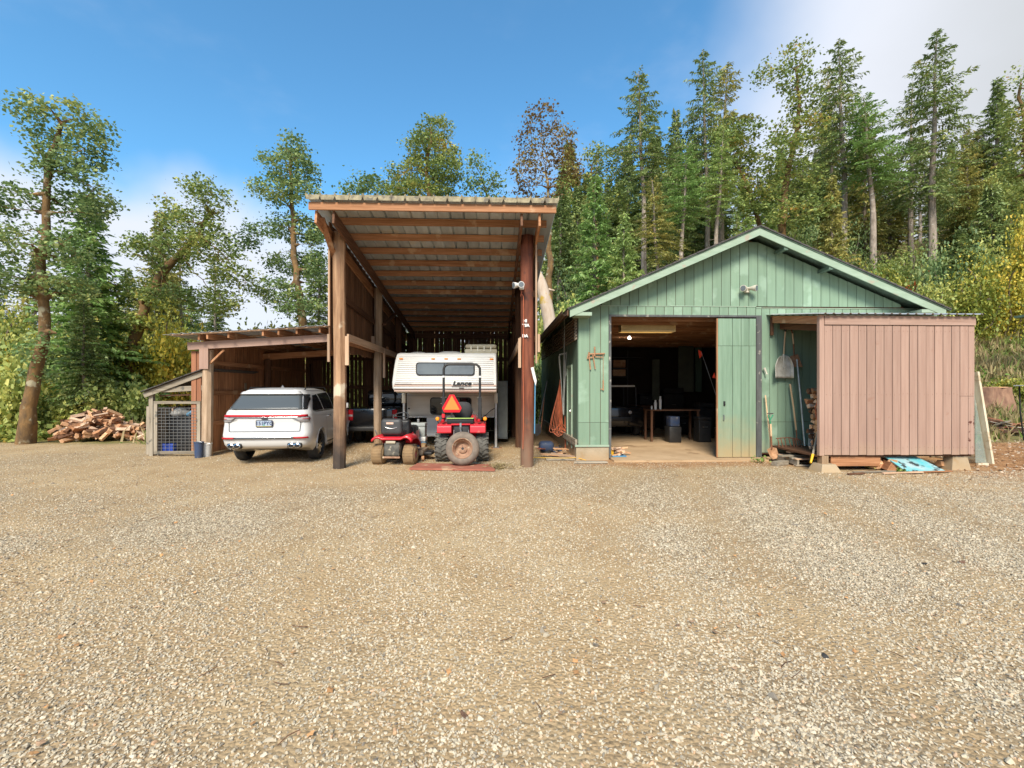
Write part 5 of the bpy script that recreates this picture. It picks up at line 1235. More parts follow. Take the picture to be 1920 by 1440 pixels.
for k, (x, y, w, h, d, z, lb) in enumerate(((3.1, 18.6, .9, 1.1, .5, .05, 'dark cupboard at the back left of the workshop'), (4.6, 18.7, .7, .8, .5, .05, 'low dark chest behind the vehicle'), (6.0, 18.6, 1.1, 1.0, .6, .05, 'dark bench against the back wall'), (6.2, 18.6, .5, .45, .4, 1.06, 'dark bin standing on the back bench'),
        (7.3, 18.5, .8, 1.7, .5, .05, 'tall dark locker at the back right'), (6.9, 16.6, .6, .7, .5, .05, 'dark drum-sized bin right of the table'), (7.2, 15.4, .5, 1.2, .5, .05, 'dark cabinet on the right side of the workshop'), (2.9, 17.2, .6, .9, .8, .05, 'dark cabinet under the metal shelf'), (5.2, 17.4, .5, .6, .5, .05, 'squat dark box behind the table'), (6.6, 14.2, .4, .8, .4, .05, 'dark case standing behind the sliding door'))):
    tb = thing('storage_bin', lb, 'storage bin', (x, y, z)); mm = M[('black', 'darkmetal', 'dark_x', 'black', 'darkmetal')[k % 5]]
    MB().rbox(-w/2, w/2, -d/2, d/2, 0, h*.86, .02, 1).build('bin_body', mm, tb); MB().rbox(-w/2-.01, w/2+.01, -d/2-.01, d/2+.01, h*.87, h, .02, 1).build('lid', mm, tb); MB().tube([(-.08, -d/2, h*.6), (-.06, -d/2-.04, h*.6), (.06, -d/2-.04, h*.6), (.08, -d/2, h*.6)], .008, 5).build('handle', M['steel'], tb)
# kindling just inside the door
r = random.Random(4)
tag(MB().box(SX(1143, 11.25)+.04, SX(1172, 11.25), 11.12, 11.55, .05, .075).build('tray', M['coolblue']), 'flat blue-grey tray under the kindling at the door', 'tray')
for k in range(16):
    x = SX(1160+r.uniform(-14, 20), 11.3); o = mesh_part('kindling', MB().box(-.13, .13, -.02, .02, -.018, .018).mesh('kindling', M['logpale' if k % 3 else 'log']), None, (x, 11.3+r.uniform(-.12, .15), .10+.012*k*(1-abs(x-2.95))), (r.uniform(-.3, .3), r.uniform(-.3, .3), r.uniform(0, 3.1)))
    tag(o, 'stick of kindling piled inside the left edge of the workshop door', 'kindling', 'kindling inside the door')
tag(MB().rbox(SX(1146, 11.2), SX(1152, 11.2), 11.25, 11.36, .08, .27, .02).build('yellow_can', M['yellow']), 'small yellow can behind the kindling', 'can')

# tools hanging and leaning under the lean-to roof
YW = 10.93
t = thing('scoop_shovel', 'big pale aluminium scoop shovel hanging on the green wall', 'shovel', ev(1470, 690, 10.85), site=True)
MB().tube([ev(1472.5, 622, 10.86), ev(1471, 640, 10.86), ev(1469, 672, 10.86)], .017, 8).build('shaft', M['handle'], t)
MB().tube([ev(1472.5, 623, 10.86), ev(1468.5, 611, 10.86), ev(1468, 605.5, 10.86), ev(1478, 605.5, 10.86), ev(1477, 611, 10.86), ev(1472.5, 623, 10.86)], .012, 6).build('grip', M['darkmetal'], t)
rows = []
for f in np.linspace(0, 1, 10):
    py = 668+f*41; hwp = (8+9.5*min(1, f*2.4)**.6) if f < .42 else 17.5; row = []
    for g in np.linspace(-1, 1, 13): row.append(tuple(ev(1470.5+f*.8+g*hwp, py+(1-abs(g)**2)*-2.0*(f < .15), 10.84+.02-.09*abs(g)**4-.05*(1-f)*0+.012*abs(sin(g*7)))))
    rows.append(row)
o = MB().grid(rows).build('blade', M['alu2'] if 'alu2' in M else M.setdefault('alu2', mat('pale_scoop_metal', (.60, .58, .52), (.42, .40, .34), (9, 9, 9), .5, metal=.35)), t); s_ = o.modifiers.new('thickness', 'SOLIDIFY'); s_.thickness = .006
MB().tube([ev(1469, 664, 10.845), ev(1470, 690, 10.835)], [.022, .008], 8).build('socket', M['alu2'], t)
t = thing('spade', 'brown square spade hanging behind the scoop shovel', 'spade', ev(1490, 650, 10.9), site=True)
MB().tube([ev(1486, 625, 10.88), ev(1488, 645, 10.88)], .017, 8).build('shaft', M['handle'], t); MB().tube([ev(1488, 645, 10.88), ev(1489, 668, 10.88)], .014, 8).build('socket', M['rust'], t)
MB().tube([ev(1486, 626, 10.88), ev(1483, 616, 10.88), ev(1481.5, 609, 10.88)], .012, 6).build('grip', M['rust'], t)
A = [ev(px, py, 10.88) for px, py in ((1482, 668), (1496, 664), (1505, 688), (1487, 688))]; MB().add(A+[p+Vector((0, .02, 0)) for p in A], [(0, 1, 2, 3), (7, 6, 5, 4), (0, 4, 5, 1), (1, 5, 6, 2), (2, 6, 7, 3), (3, 7, 4, 0)]).build('blade', M['rusttan'], t)
tag(MB().tube([ev(1494, 674, 10.88), ev(1501, 745, 10.75), ev(1509, 836, 10.55)], .021, 9).build('metal_pipe', M['alu']), 'long grey metal pipe leaning on the green wall under the spade', 'pipe')
t = thing('garden_fork', 'garden fork with wooden shaft leaning upside against the green wall', 'fork', ev(1490, 780, 10.8), site=True)
MB().tube([ev(1481.5, 720, 10.86), ev(1488, 765, 10.82), ev(1493, 806, 10.78)], .018, 8).build('shaft', M['handle'], t); MB().tube([ev(1493, 806, 10.78), ev(1494, 822, 10.76)], .013, 6).build('socket', M['rust'], t)
for k in range(5): MB().tube([ev(1494, 822, 10.76), ev(1488+k*4, 827, 10.74), ev(1490+k*4.6, 838, 10.70)], .008, 5).build('tine', M['rust'], t)
t = thing('rusty_rake', 'wide rusty iron rake head with bent tines resting on the pallet', 'rake', ev(1470, 830, 10.75), site=True)
MB().tube([ev(1455, 822, 10.78), ev(1478, 820.5, 10.78), ev(1492, 822.5, 10.78)], .013, 6).build('bar', M['rust'], t)
for k, px in enumerate((1458, 1464, 1471, 1479, 1486, 1490)): MB().tube([ev(px, 822, 10.78), ev(px+2, 830, 10.76), ev(px+3+(k % 2)*2, 841, 10.66)], .011, 5).build('tine', M['rust'], t)
t = thing('round_shovel', 'short shovel with green D-handle and rusty-tan blade standing by the door frame', 'shovel', ev(1448, 859, 10.6), site=True)
MB().tube([ev(1445, 795, 10.72), ev(1446, 818, 10.68)], .021, 8).build('shaft', M['handle'], t); MB().tube([ev(1446, 818, 10.68), ev(1447, 842, 10.62)], .019, 8).build('socket', M['rust'], t)
MB().tube([ev(1445, 797, 10.72), ev(1443.5, 788, 10.72), ev(1440, 778, 10.72)], .013, 6).tube([ev(1443.5, 788, 10.72), ev(1449.5, 778, 10.72)], .013, 6).build('handle_fork', M['ggrip'] if 'ggrip' in M else M.setdefault('ggrip', mat('green_plastic', (.02, .25, .12), rough=.5)), t)
MB().tube([ev(1439, 775.5, 10.72), ev(1450, 775.5, 10.72)], .016, 6).build('grip', M['steel'], t)
A = [(ev(px, py, y)) for px, py, y in ((1438, 843, 10.62), (1446, 838, 10.64), (1456, 840, 10.60), (1460, 853, 10.56), (1456, 860, 10.54), (1449, 861.5, 10.52), (1443, 854, 10.56))]; c = ev(1447.5, 850, 10.66)
MB().add(A+[c], [(i, (i+1) % 7, 7) for i in range(7)]).build('blade', M['spade'], t).modifiers.new('thickness', 'SOLIDIFY').thickness = .006
tag(MB().tube([ev(1435, 741, 10.90), ev(1439, 780, 10.84), ev(1444.5, 828, 10.74), ev(1446, 850, 10.70)], .017, 7).build('stick', M['handle']), 'plain wooden tool handle leaning behind the green-gripped shovel', 'handle')
tag(MB().tube([ev(1433, 690, 10.9), ev(1436, 697, 10.9), ev(1438, 702, 10.88)], [.03, .018, .02], 7).build('hook_block', M['offwhite']), 'pale hook fixed to the green wall right of the sliding door', 'hook')
def pallet():
    t = thing('pallet', 'weathered wooden pallet lying under the hanging tools', 'pallet', (7.2, 10.3, 0), 0)
    for k in range(6): MB().box(-.48, .55, -.42+k*.16, -.42+k*.16+.10, .155, .178).build('slat', M['grey_x' if k % 2 else 'pale_x'], t)
    for x in (-.46, .0, .48): MB().box(x, x+.045, -.42, .5, .04, .154).build('stringer', M['grey_y'], t)
    for k in range(3): MB().box(-.48, .55, -.42+k*.4, -.42+k*.4+.10, .012, .038).build('slat', M['grey_x'], t)
pallet()
for k, (a, b, y, z, m, lb) in enumerate((((1478, 0), (1532, 0), 10.35, .26, 'pale_x', 'pale board on top of the pallet below the metal pipe'), ((1462, 0), (1536, 0), 10.15, .20, 'grey_x', 'grey board across the front of the pallet'))):
    tag(MB().beam((SX(a[0], y), y, z), (SX(b[0], y), y+.12, z+.01), .12, .03).build('board', M[m]), lb, 'board')
t = MB().beam((SX(1447, 10.1), 10.0, .05), (SX(1476, 10.1), 10.15, .06), .14, .09).build('wood_block', M['grey_x']); tag(t, 'grey timber block on the ground in front of the short shovel', 'wood block')
tag(MB().beam(ev(1523, 796, 10.4), ev(1521, 838, 10.35), .02, .13, (1, 0, 0)).build('marked_board', M['white2'] if 'white2' in M else M.setdefault('white2', mat('chipped_white_board', (.55, .55, .50), (.45, .45, .40), (5, 5, 5), .6, spots=((.05, .05, .05), 12, .6)))), 'chipped white board with dark marks standing beside the shed opening', 'board')
P = []
for k in range(40): a = k*.42; P.append(ev(1529+5*cos(a)+(k % 5)*.5, 823+12*sin(a)-4*cos(a), 9.95-.004*k))
tag(MB().tube(P, .011, 5).build('black_cable', M['black']), 'coil of black cable hanging at the open end of the pink shed', 'cable')
tag(MB().tube([ev(1533, 750, 9.6), ev(1529, 765, 9.6), ev(1531, 785, 9.6), ev(1535, 795, 9.62)], .012, 6).build('orange_loop', M['orange_hose']), 'orange cord loop hanging over the firewood end', 'cord')
t = thing('pole_with_yellow_tip', 'slanting wooden pole with a yellow tip beside the pink shed corner', 'pole', ev(1521, 866, 9.5), site=True)
a = ev(1536, 800, 9.75); b = ev(1524, 852, 9.45); c = ev(1520, 868, 9.35); MB().tube([a, b], .022, 8).build('shaft', M['grey_z'], t); MB().tube([b, c], [.028, .02], 8).build('tip', M['yellow'], t)
# firewood stacked inside the pink shed, its ends showing at the opening
fw = [stone_mesh(600+k, M['log'], 1.0, 12) for k in range(5)]
r = random.Random(15)
def firewood_mesh(seed, m):
    r = random.Random(seed); L = r.uniform(.34, .44); w = r.uniform(.09, .15); n = r.choice((3, 4, 4, 5)); a0 = r.uniform(0, 6); P = [(w/2*cos(a0+2*pi*i/n)*r.uniform(.8, 1.3), w/2*sin(a0+2*pi*i/n)*r.uniform(.8, 1.2)) for i in range(n)]
    return MB().prism(P, -L/2, L/2, 'x').mesh('firewood', M[m])
FW = [firewood_mesh(k, ('log', 'logpale', 'lum_x', 'logpale', 'log', 'dark_x')[k % 6]) for k in range(12)]
for row in range(12):
    for col in range(3):
        x = PX0+.40+r.uniform(-.05, .05); y = 9.75+col*.14+r.uniform(-.02, .02); z = .42+row*.115
        tag(mesh_part('firewood_piece', FW[r.randrange(12)], None, (x+.12, y, z), (r.uniform(0, 6), 0, r.uniform(-.15, .15))), 'split firewood piece in the stack inside the pink shed', 'firewood', 'firewood stacked in the shed')
# under and before the pink shed
t = MB().add([(9.3-1.15, 9.02, .035), (9.3-.28, 9.05, .03), (9.3-.48, 9.5, .26), (9.3-1.22, 9.46, .28), (9.3-1.15, 9.02, .055), (9.3-.28, 9.05, .05), (9.3-.48, 9.5, .28), (9.3-1.22, 9.46, .30)], [(3, 2, 1, 0), (4, 5, 6, 7), (0, 1, 5, 4), (1, 2, 6, 5), (2, 3, 7, 6), (3, 0, 4, 7)]).build('turquoise_panel', M['teal'])
t.location.x = SX(1718, 9.2)-8.55; tag(t, 'turquoise flaking painted panel sliding out from under the pink shed', 'panel')
for k, (px, y, rot, lb) in enumerate(((1652, 9.55, .3, 'red-brown split log under the pink shed left of the turquoise panel'), (1662, 9.35, 1.2, 'short split log beside the turquoise panel'), (1775, 9.6, .1, 'tan log under the shed right of the turquoise panel'), (1672, 9.5, .8, 'upper split log wedged beside the turquoise panel'))):
    o = mesh_part('split_log', FW[k*2 % 12], None, (SX(px, y), y, .10+.05*(k == 3)), (k, 0, rot)); o.scale = (1.2, 1.6, 1.6); tag(o, lb, 'log')
for k, (x0, x1, y, m, lb) in enumerate(((1600, 1690, 9.05, 'grey_x', 'long grey lath on the ground under the pink shed'), (1655, 1735, 8.92, 'pale_x', 'thin pale lath in front of the turquoise panel'), (1700, 1790, 9.0, 'lum_x', 'red-brown lath right of the turquoise panel'), (1590, 1625, 8.85, 'dark_x', 'short dark stick before the pier block'))):
    tag(MB().beam((SX(x0, y), y, .03), (SX(x1, y), y+.06, .035), .05, .025).build('lath', M[m]), lb, 'board')
for x in (7.9, 8.1): tag(MB().rbox(x, x+.12, 9.7, 9.9, .0, .28, .02).build('can', M['navy']), 'dark can in the shadow under the pink shed, %s one' % ('left' if x < 8 else 'right'), 'can')
# window sash leaning on the shed's right end
def sash():
    t = thing('window_sash', 'old white wooden window sash leaning on the right end of the pink shed', 'window', (10.6, 10.2, 0), site=True)
    T = ev(1828, 698, 10.3); B = ev(1856, 853, 9.95); Bz = Vector((B.x, B.y, .02)); back = Vector((-.15, 1.0, 0)); d = (T-Bz)
    MB().beam(Bz, T, .05, .16, (0, 1, 0)).build('stile', M['whitewood'], t); MB().beam(Bz+back, T+back, .05, .10, (0, 1, 0)).build('stile', M['whitewood'], t)
    for f in (.03, .33, .64, .97): MB().beam(Bz+d*f+back*.06, Bz+d*f+back*.95, .045, .05).build('muntin', M['whitewood'], t)
    A = [Bz+back*.05+Vector((-.01, 0, 0)), Bz+back*.97+Vector((-.01, 0, 0)), T+back*.97+Vector((-.01, 0, 0)), T+back*.05+Vector((-.01, 0, 0))]; MB().add(A, [(0, 1, 2, 3)]).build('pane', M['pane'], t)
    b0 = Vector((B.x-.30, 9.95, .02)); MB().beam(b0, b0+Vector((.25, 0, 0)), .05, .05).build('bottom_rail', M['whitewood'], t)
    MB().add([b0+Vector((-.02, .02, .03)), Bz+Vector((-.05, .02, .03)), T+Vector((-.04, .02, -.2)), b0+Vector((-.02, .02, 1.2))], [(0, 1, 2, 3)]).build('pane', M['pane'], t)
M['whitewood'] = mat('flaking_white_wood', (.66, .58, .44), (.52, .42, .28), (8, 8, 2), .7, spots=((.40, .30, .18), 5, .58), bump=.003)
M['pane'] = mat('dusty_pane', (.30, .36, .32), (.22, .28, .25), (3, 3, 3), .15, alpha=.55, spec=.6)
sash()
# right bank: scrap heap, stump, folding table, roof corner
def heap():
    r = random.Random(3); X0 = SX(1880, 16.2); zb = H(X0, 16.2)
    for k in range(34):
        x = X0+r.gauss(0, .55); y = 16.2+r.gauss(0, .25); z = H(x, y)+.05+r.uniform(0, .50)*max(0, 1-abs(x-X0)/1.3); l = r.uniform(.5, 1.3)
        o = mesh_part('scrap_board', MB().box(-l/2, l/2, -.07, .07, -.015, .015).mesh('scrap', M[r.choice(('dark_x', 'lum_x', 'grey_x', 'dark_x', 'pale_x', 'redplank'))]), None, (x, y, z), (r.uniform(-.4, .4), r.uniform(-.25, .25), r.uniform(-.7, .7)))
        tag(o, 'broken board in the scrap wood heap on the right', 'board', 'scrap wood heap')
heap()
def stump():
    X0 = SX(1846, 19.0); z = H(X0, 19.0); t = thing('tree_stump', 'broad cut tree stump set in the grassy bank on the right', 'stump', (X0, 19.0, z-.2)); r = random.Random(2); rows = []
    for zz, rr_ in ((0, .95), (.35, .85), (.75, .78), (1.02, .76)): rows.append([(rr_*cos(a)*(1+.08*sin(5*a)+.04*sin(11*a)), rr_*sin(a)*(1+.08*sin(5*a)), zz) for a in np.linspace(0, 2*pi, 25)[:-1]])
    mb = MB().grid(rows, True, True); mb.build('trunk', M['stumpbark'], t); MB().lathe([(.001, 1.03), (.70, 1.03), (.76, 1.0)], n=24).build('cut_face', M['log'], t)
M['stumpbark'] = mat('stump_bark', (.33, .19, .12), (.17, .09, .06), (6, 6, 2), .95, bump=.03)
stump()
t = thing('folding_table', 'white-topped table with bent black legs at the right edge of the view', 'table', (SX(1930, 14.3), 14.3, H(SX(1930, 14.3), 14.3)))
zt = SZ(722, SX(1930, 14.3), 14.3)-t.location.z; MB().box(-.25, 1.2, -.25, .25, zt-.03, zt).build('table_top', M['white'], t)
for x in (-.1, 1.1):
    for y in (-.2, .2): MB().tube([(x, y, zt-.03), (x+.03, y, zt*.5), (x+.16, y, 0)], .022, 7).build('leg', M['black'], t)
tag(MB().lathe([(.001, 0), (.06, 0), (.05, .03), (.001, .04)], (t.location.x+.0, 14.2, t.location.z+zt), n=10).build('jar', M['rust']), 'small rusty jar on the white table at the right edge', 'jar')
t = thing('far_shelter', 'corner of a small green-roofed shelter peeking in at the right edge', 'shelter', (SX(1935, 19), 19, H(SX(1935, 19), 19)))
zt = SZ(594, SX(1935, 19), 19)-t.location.z; MB().box(-.30, 2.2, -.15, .45, zt, zt+.10).build('roof', M['greenside'], t)
for x in (1.0, 2.0):
    for y in (0, .3): MB().box(x, x+.1, y, y+.1, -.3, zt).build('post', M['grey_z'], t)

# ------------------------------------------------------------------ left side: firewood heap, buckets, pen contents
def woodpile():
    r = random.Random(21)
    pts = []
    for k in range(250):
        u = r.betavariate(1.7, 1.6); px = 100+u*178; Y = 15.3+(px-100)/180*.5+r.uniform(-.3, .9)
        hmax = .95*sin(pi*min(1, max(0, (px-84)/200)))**.8*(1-abs((Y-15.7-(px-100)/180*.5)/1.0)**2)
        pts.append((px, Y, max(.03, r.uniform(.15, 1)*hmax)))
    for px, Y, z in pts:
        x = SX(px, Y); o = mesh_part('firewood_piece', FW[r.randrange(12)], None, (x, Y, H(x, Y)+z+.02), (r.uniform(0, 6), r.gauss(0, .35), r.uniform(0, 3.1)))
        tag(o, 'split firewood piece in the loose heap at the forest edge', 'firewood', 'loose firewood heap')
woodpile()
def bucket(label, x, y, r_, h, m, mh='steel'):
    t = thing('bucket', label, 'bucket', (x, y, 0)); MB().lathe([(.001, .005), (r_*.85, .0), (r_, h), (r_*1.06, h), (r_*1.06, h-.03), (r_*.96, h-.03), (r_*.94, h-.01), (r_*.8, .02), (.001, .02)], n=22).build('shell', M[m], t)
    MB().tube([(r_*1.05*cos(a), -.0-r_*.2, h-.03+r_*.9*sin(a)*.35) for a in np.linspace(0, pi, 10)], .005, 5).build('bail', M[mh], t); return t
bucket('dark blue scuffed bucket leaning at the foot of the carport post', SX(373, 11.75), 11.75, .105, .40, 'navy')
bucket('white plastic bucket between the blue bucket and the carport post', SX(386.5, 11.95), 11.95, .13, .34, 'white')
x = SX(312, 12.5)
t = thing('plastic_crate', 'blue plastic crate behind the pen gate', 'crate', (x, 12.5, .02))
MB().box(-.30, .30, -.2, .2, 0, .02).build('bottom', M['blue'], t)
for a, b, c, d in ((-.30, .30, -.2, -.185), (-.30, .30, .185, .2), (-.30, -.285, -.185, .185), (.285, .30, -.185, .185)): MB().box(a, b, c, d, .02, .26).build('side', M['blue'], t)
MB().box(-.32, .32, -.215, -.2, .22, .27).build('rim', M['blue'], t)
x = SX(342, 12.6)
t = thing('dark_bin', 'black bin in the pen with a grey bag on top', 'bin', (x, 12.7, 0)); MB().rbox(-.30, .62, -.25, .3, 0, .95, .04).build('tub', M['black'], t); MB().rbox(-.32, .64, -.27, .32, .96, 1.0, .01).build('lid', M['black'], t)
bg = MB(); rows = []
for zz, rr_ in ((0, .20), (.06, .25), (.13, .21), (.19, .10), (.22, .04)): rows.append([(rr_*cos(a)*(1+.15*sin(3*a)), rr_*.7*sin(a), zz+.015*sin(5*a)) for a in np.linspace(0, 2*pi, 17)[:-1]])
o = bg.grid(rows, True, True).build('bag', M['canvas']); o.location = (x-.08, 12.6, 1.0); tag(o, 'grey cloth bag on the black bin behind the pen mesh', 'bag')
tag(MB().tube([(x+.2, 12.5, 1.03), (x+.32, 12.5, 1.10), (x+.44, 12.55, 1.16), (x+.52, 12.6, 1.12)], [.05, .06, .06, .04], 8).build('blue_roll', M['coolblue']), 'rolled blue mat beside the grey bag in the pen', 'mat')
tag(MB().tube([(x-.1, 12.4, 1.2), (x+.0, 12.35, 1.26), (x+.25, 11.85, 1.22), (x+.33, 11.75, 1.18)], .014, 6).build('rope', M['pale_x']), 'pale rope tied from the bag to the pen gate', 'rope')
# twigs, leaves, litter
r = np.random.default_rng(31)
def litter():
    n = 5200; x = r.uniform(5, 22, n); y = r.uniform(7.6, 15, n); p = smooth01(x, 6, 10)*smooth01(y+(fbm(x, y, 5)-.5)*2, 8.0, 9.6); k = (r.uniform(0, 1, n) < p) & ~((x > 6.8) & (x < 10.3) & (y > 9.35)) & ~((x < 11.2) & (y > 10.6)); x = x[k]; y = y[k]
    lm = mat('dry_leaf', (.40, .27, .17), (.30, .17, .09), (30, 30, 30), .85, objrand=.5); lw = mat('bleached_leaf', (.55, .46, .36), (.42, .32, .22), (30, 30, 30), .85, objrand=.35)
    def lfm(s, m):
        q = np.random.default_rng(s); P = []
        for i in range(9): a = i/9*2*pi; P.append((cos(a)*(.9 if i % 2 else .55), sin(a)*(.9 if i % 2 else .55), q.normal()*.10))
        return MB().add(P+[(0, 0, .12)], [(i, (i+1) % 9, 9) for i in range(9)]).mesh('leaf', m)
    pr = [lfm(1, lm), lfm(2, lw), stone_mesh(77, lw, .4), lfm(3, lm), MB().tube([(-2, 0, 0), (0, .2, .1), (2, -.1, 0)], .10, 4).mesh('twig', M['dark_x'])]
    scatter('leaf_litter', np.stack([x, y, hgt(x, y)+.008], 1), r.uniform(.022, .05, len(x)), pr, None, 'dry brown leaves, bark and twigs on the soil around the pink shed', 6, .3, 'leaf litter')
    n = 420; y = 1.8+r.uniform(0, 1, n)**.8*9; x = r.uniform(-1.2, 1.2, n)*y
    oj = mat('orange_leaf', (.55, .23, .09), (.42, .28, .12), (30, 30, 30), .8, objrand=.4); k = ~((x > 2) & (y > 10.5)); x = x[k]; y = y[k]
    scatter('fallen_leaves', np.stack([x, y, hgt(x, y)+.02], 1), r.uniform(.012, .03, len(x)), [lfm(5, oj), lfm(6, oj), lfm(7, lm), MB().tube([(-2, 0, 0), (0, .3, .1), (2, -.1, 0)], .11, 4).mesh('twig', M['dark_x'])], None, 'scattered orange fallen leaves and twigs on the gravel', 7, .3, 'leaves')
litter()
for k, (px, py, s, lb) in enumerate(((1733, 867, .035, 'dark rock on the gravel at the right'), (1546, 1089, .035, 'small black clod on the gravel at the lower right'), (868, 1362, .045, 'half-buried dark rock low in the middle of the gravel'), (1805, 1090, .05, 'flat brown rock sunk in the gravel at the right'))):
    py = {0: 1070, 1: 1245, 2: 1340, 3: 1068}[k]; d = EYE*FPX/(py-727); X = SX(px, d); o = mesh_part('rock', stone_mesh(900+k, M['rubber' if k in (0, 1) else 'stumpbark'] , .4), None, (X, d, .005), (0, 0, k)); o.scale = (s, s, s); tag(o, lb, 'rock')
# ------------------------------------------------------------------ trees
def leafmat(name, stops, rough=.55, trans=.35):
    m = bpy.data.materials.new(name); m.use_nodes = True; nt = m.node_tree; N = nt.nodes; L = nt.links; b = N['Principled BSDF']
    b.inputs['Roughness'].default_value = rough; b.inputs['Specular IOR Level'].default_value = .25
    ge = N.new('ShaderNodeNewGeometry'); tc = N.new('ShaderNodeTexCoord'); no = N.new('ShaderNodeTexNoise'); L.new(tc.outputs['Object'], no.inputs[0]); no.inputs['Scale'].default_value = .55; no.inputs['Detail'].default_value = 3
    a = N.new('ShaderNodeMath'); a.operation = 'MULTIPLY_ADD'; L.new(no.outputs[0], a.inputs[0]); a.inputs[1].default_value = 1.5; a.inputs[2].default_value = -.5
    c = N.new('ShaderNodeMath'); c.operation = 'MULTIPLY_ADD'; L.new(ge.outputs['Random Per Island'], c.inputs[0]); c.inputs[1].default_value = .55; L.new(a.outputs[0], c.inputs[2])
    q = N.new('ShaderNodeValToRGB'); L.new(c.outputs[0], q.inputs[0]); e = q.color_ramp.elements
    while len(e) < len(stops): e.new(.5)
    for el, (p, cc) in zip(e, stops): el.position = p; el.color = (*cc, 1)
    L.new(q.outputs[0], b.inputs['Base Color']); tr = N.new('ShaderNodeBsdfTranslucent'); L.new(q.outputs[0], tr.inputs[0])
    mx = N.new('ShaderNodeMixShader'); mx.inputs[0].default_value = trans; L.new(b.outputs[0], mx.inputs[1]); L.new(tr.outputs[0], mx.inputs[2]); L.new(mx.outputs[0], N['Material Output'].inputs[0])
    b.inputs['Specular IOR Level'].default_value = .4; return m
LF = {
 'maple': leafmat('maple_leaves', [(0, (0.088, 0.132, 0.035)), (.35, (0.193, 0.263, 0.073)), (.65, (0.327, 0.384, 0.105)), (.9, (0.520, 0.485, 0.128)), (1, (0.578, 0.323, 0.080))]),
 'maplegreen': leafmat('green_maple_leaves', [(0, (0.077, 0.134, 0.048)), (.4, (0.173, 0.268, 0.094)), (.7, (0.307, 0.393, 0.157)), (1, (0.518, 0.517, 0.157))]),
 'brown': leafmat('browning_leaves', [(0, (0.105, 0.068, 0.027)), (.4, (0.225, 0.135, 0.045)), (.7, (0.330, 0.225, 0.068)), (1, (0.420, 0.360, 0.105))]),
 'yellow': leafmat('yellow_leaves', [(0, (0.192, 0.224, 0.046)), (.35, (0.432, 0.425, 0.069)), (.65, (0.744, 0.590, 0.081)), (1, (0.800, 0.448, 0.057))]),
 'lime': leafmat('yellow_green_leaves', [(0, (0.114, 0.171, 0.034)), (.4, (0.285, 0.331, 0.057)), (.75, (0.513, 0.462, 0.092)), (1, (0.684, 0.331, 0.115))]),
 'red': leafmat('red_orange_leaves', [(0, (.35, .07, .03)), (.5, (.60, .15, .05)), (1, (.62, .30, .08))]),
 'shrub': leafmat('shrub_leaves', [(0, (0.151, 0.200, 0.055)), (.4, (0.331, 0.399, 0.107)), (.75, (0.605, 0.598, 0.172)), (1, (0.800, 0.678, 0.193))]),
 'fir': leafmat('fir_needles', [(0, (0.083, 0.130, 0.045)), (.4, (0.180, 0.247, 0.082)), (.75, (0.301, 0.375, 0.122)), (1, (0.522, 0.470, 0.164))], .5, .25),
 'firbright': leafmat('bright_fir_needles', [(0, (0.137, 0.206, 0.062)), (.4, (0.301, 0.414, 0.133)), (.75, (0.493, 0.600, 0.184)), (1, (0.740, 0.640, 0.266))], .5, .3),
 'firyellow': leafmat('olive_fir_needles', [(0, (0.114, 0.139, 0.035)), (.4, (0.275, 0.279, 0.071)), (.75, (0.458, 0.418, 0.125)), (1, (0.686, 0.536, 0.160))], .5, .3),
 'grass': leafmat('dry_grass', [(0, (.16, .15, .05)), (.4, (.34, .27, .13)), (.7, (.48, .36, .19)), (1, (.30, .34, .10))], .7, .3),
 'weeds': leafmat('green_weeds', [(0, (.08, .15, .03)), (.5, (.20, .30, .06)), (1, (.38, .38, .12))], .7, .3),
}
def frusta(P0, P1, R0, R1, n=5):
    P0 = np.asarray(P0); P1 = np.asarray(P1); d = P1-P0; ln = np.linalg.norm(d, axis=1)[:, None]+1e-9; d = d/ln
    up = np.where(np.abs(d[:, 2:3]) < .9, np.array([[0, 0, 1.]]), np.array([[1., 0, 0]])); u = np.cross(d, up); u /= np.linalg.norm(u, axis=1)[:, None]; v = np.cross(d, u)
    a = np.arange(n)*2*pi/n; ring = u[:, None, :]*np.cos(a)[None, :, None]+v[:, None, :]*np.sin(a)[None, :, None]
    P1 = P1+d*(np.asarray(R1)[:, None]*.6)
    V = np.concatenate([P0[:, None]+ring*np.asarray(R0)[:, None, None], P1[:, None]+ring*np.asarray(R1)[:, None, None]], 1)
    base = (np.arange(len(P0))*2*n)[:, None, None]; k = np.arange(n); q = np.stack([k, (k+1) % n, (k+1) % n+n, k+n], 1)[None]
    return V.reshape(-1, 3), (base+q).reshape(-1, 4)
def leaves(C, size, r, aspect=.8, flat=.5, dirs=None):
    """one small pointed quad per centre"""
    n = len(C); nrm = r.normal(size=(n, 3))*np.array([1, 1, 1]); nrm[:, 2] = np.abs(nrm[:, 2])+flat; nrm /= np.linalg.norm(nrm, axis=1)[:, None]
    t = r.normal(size=(n, 3)) if dirs is None else dirs; t = t-nrm*(t*nrm).sum(1)[:, None]; t /= np.linalg.norm(t, axis=1)[:, None]+1e-9; b = np.cross(nrm, t)
    s = (np.ones(n)*size*r.uniform(.45, 1.5, n))[:, None]
    V = np.stack([C-t*s*.5, C+b*s*aspect*.5+t*s*.08+nrm*s*.10, C+t*s*.55, C-b*s*aspect*.5+t*s*.08+nrm*s*.10], 1).reshape(-1, 3)
    return V, np.arange(4*n).reshape(n, 4)
def join(parts):
    V = []; F = []; o = 0
    for v, f in parts: V.append(v); F.append(f+o); o += len(v)
    return np.concatenate(V), np.concatenate(F)
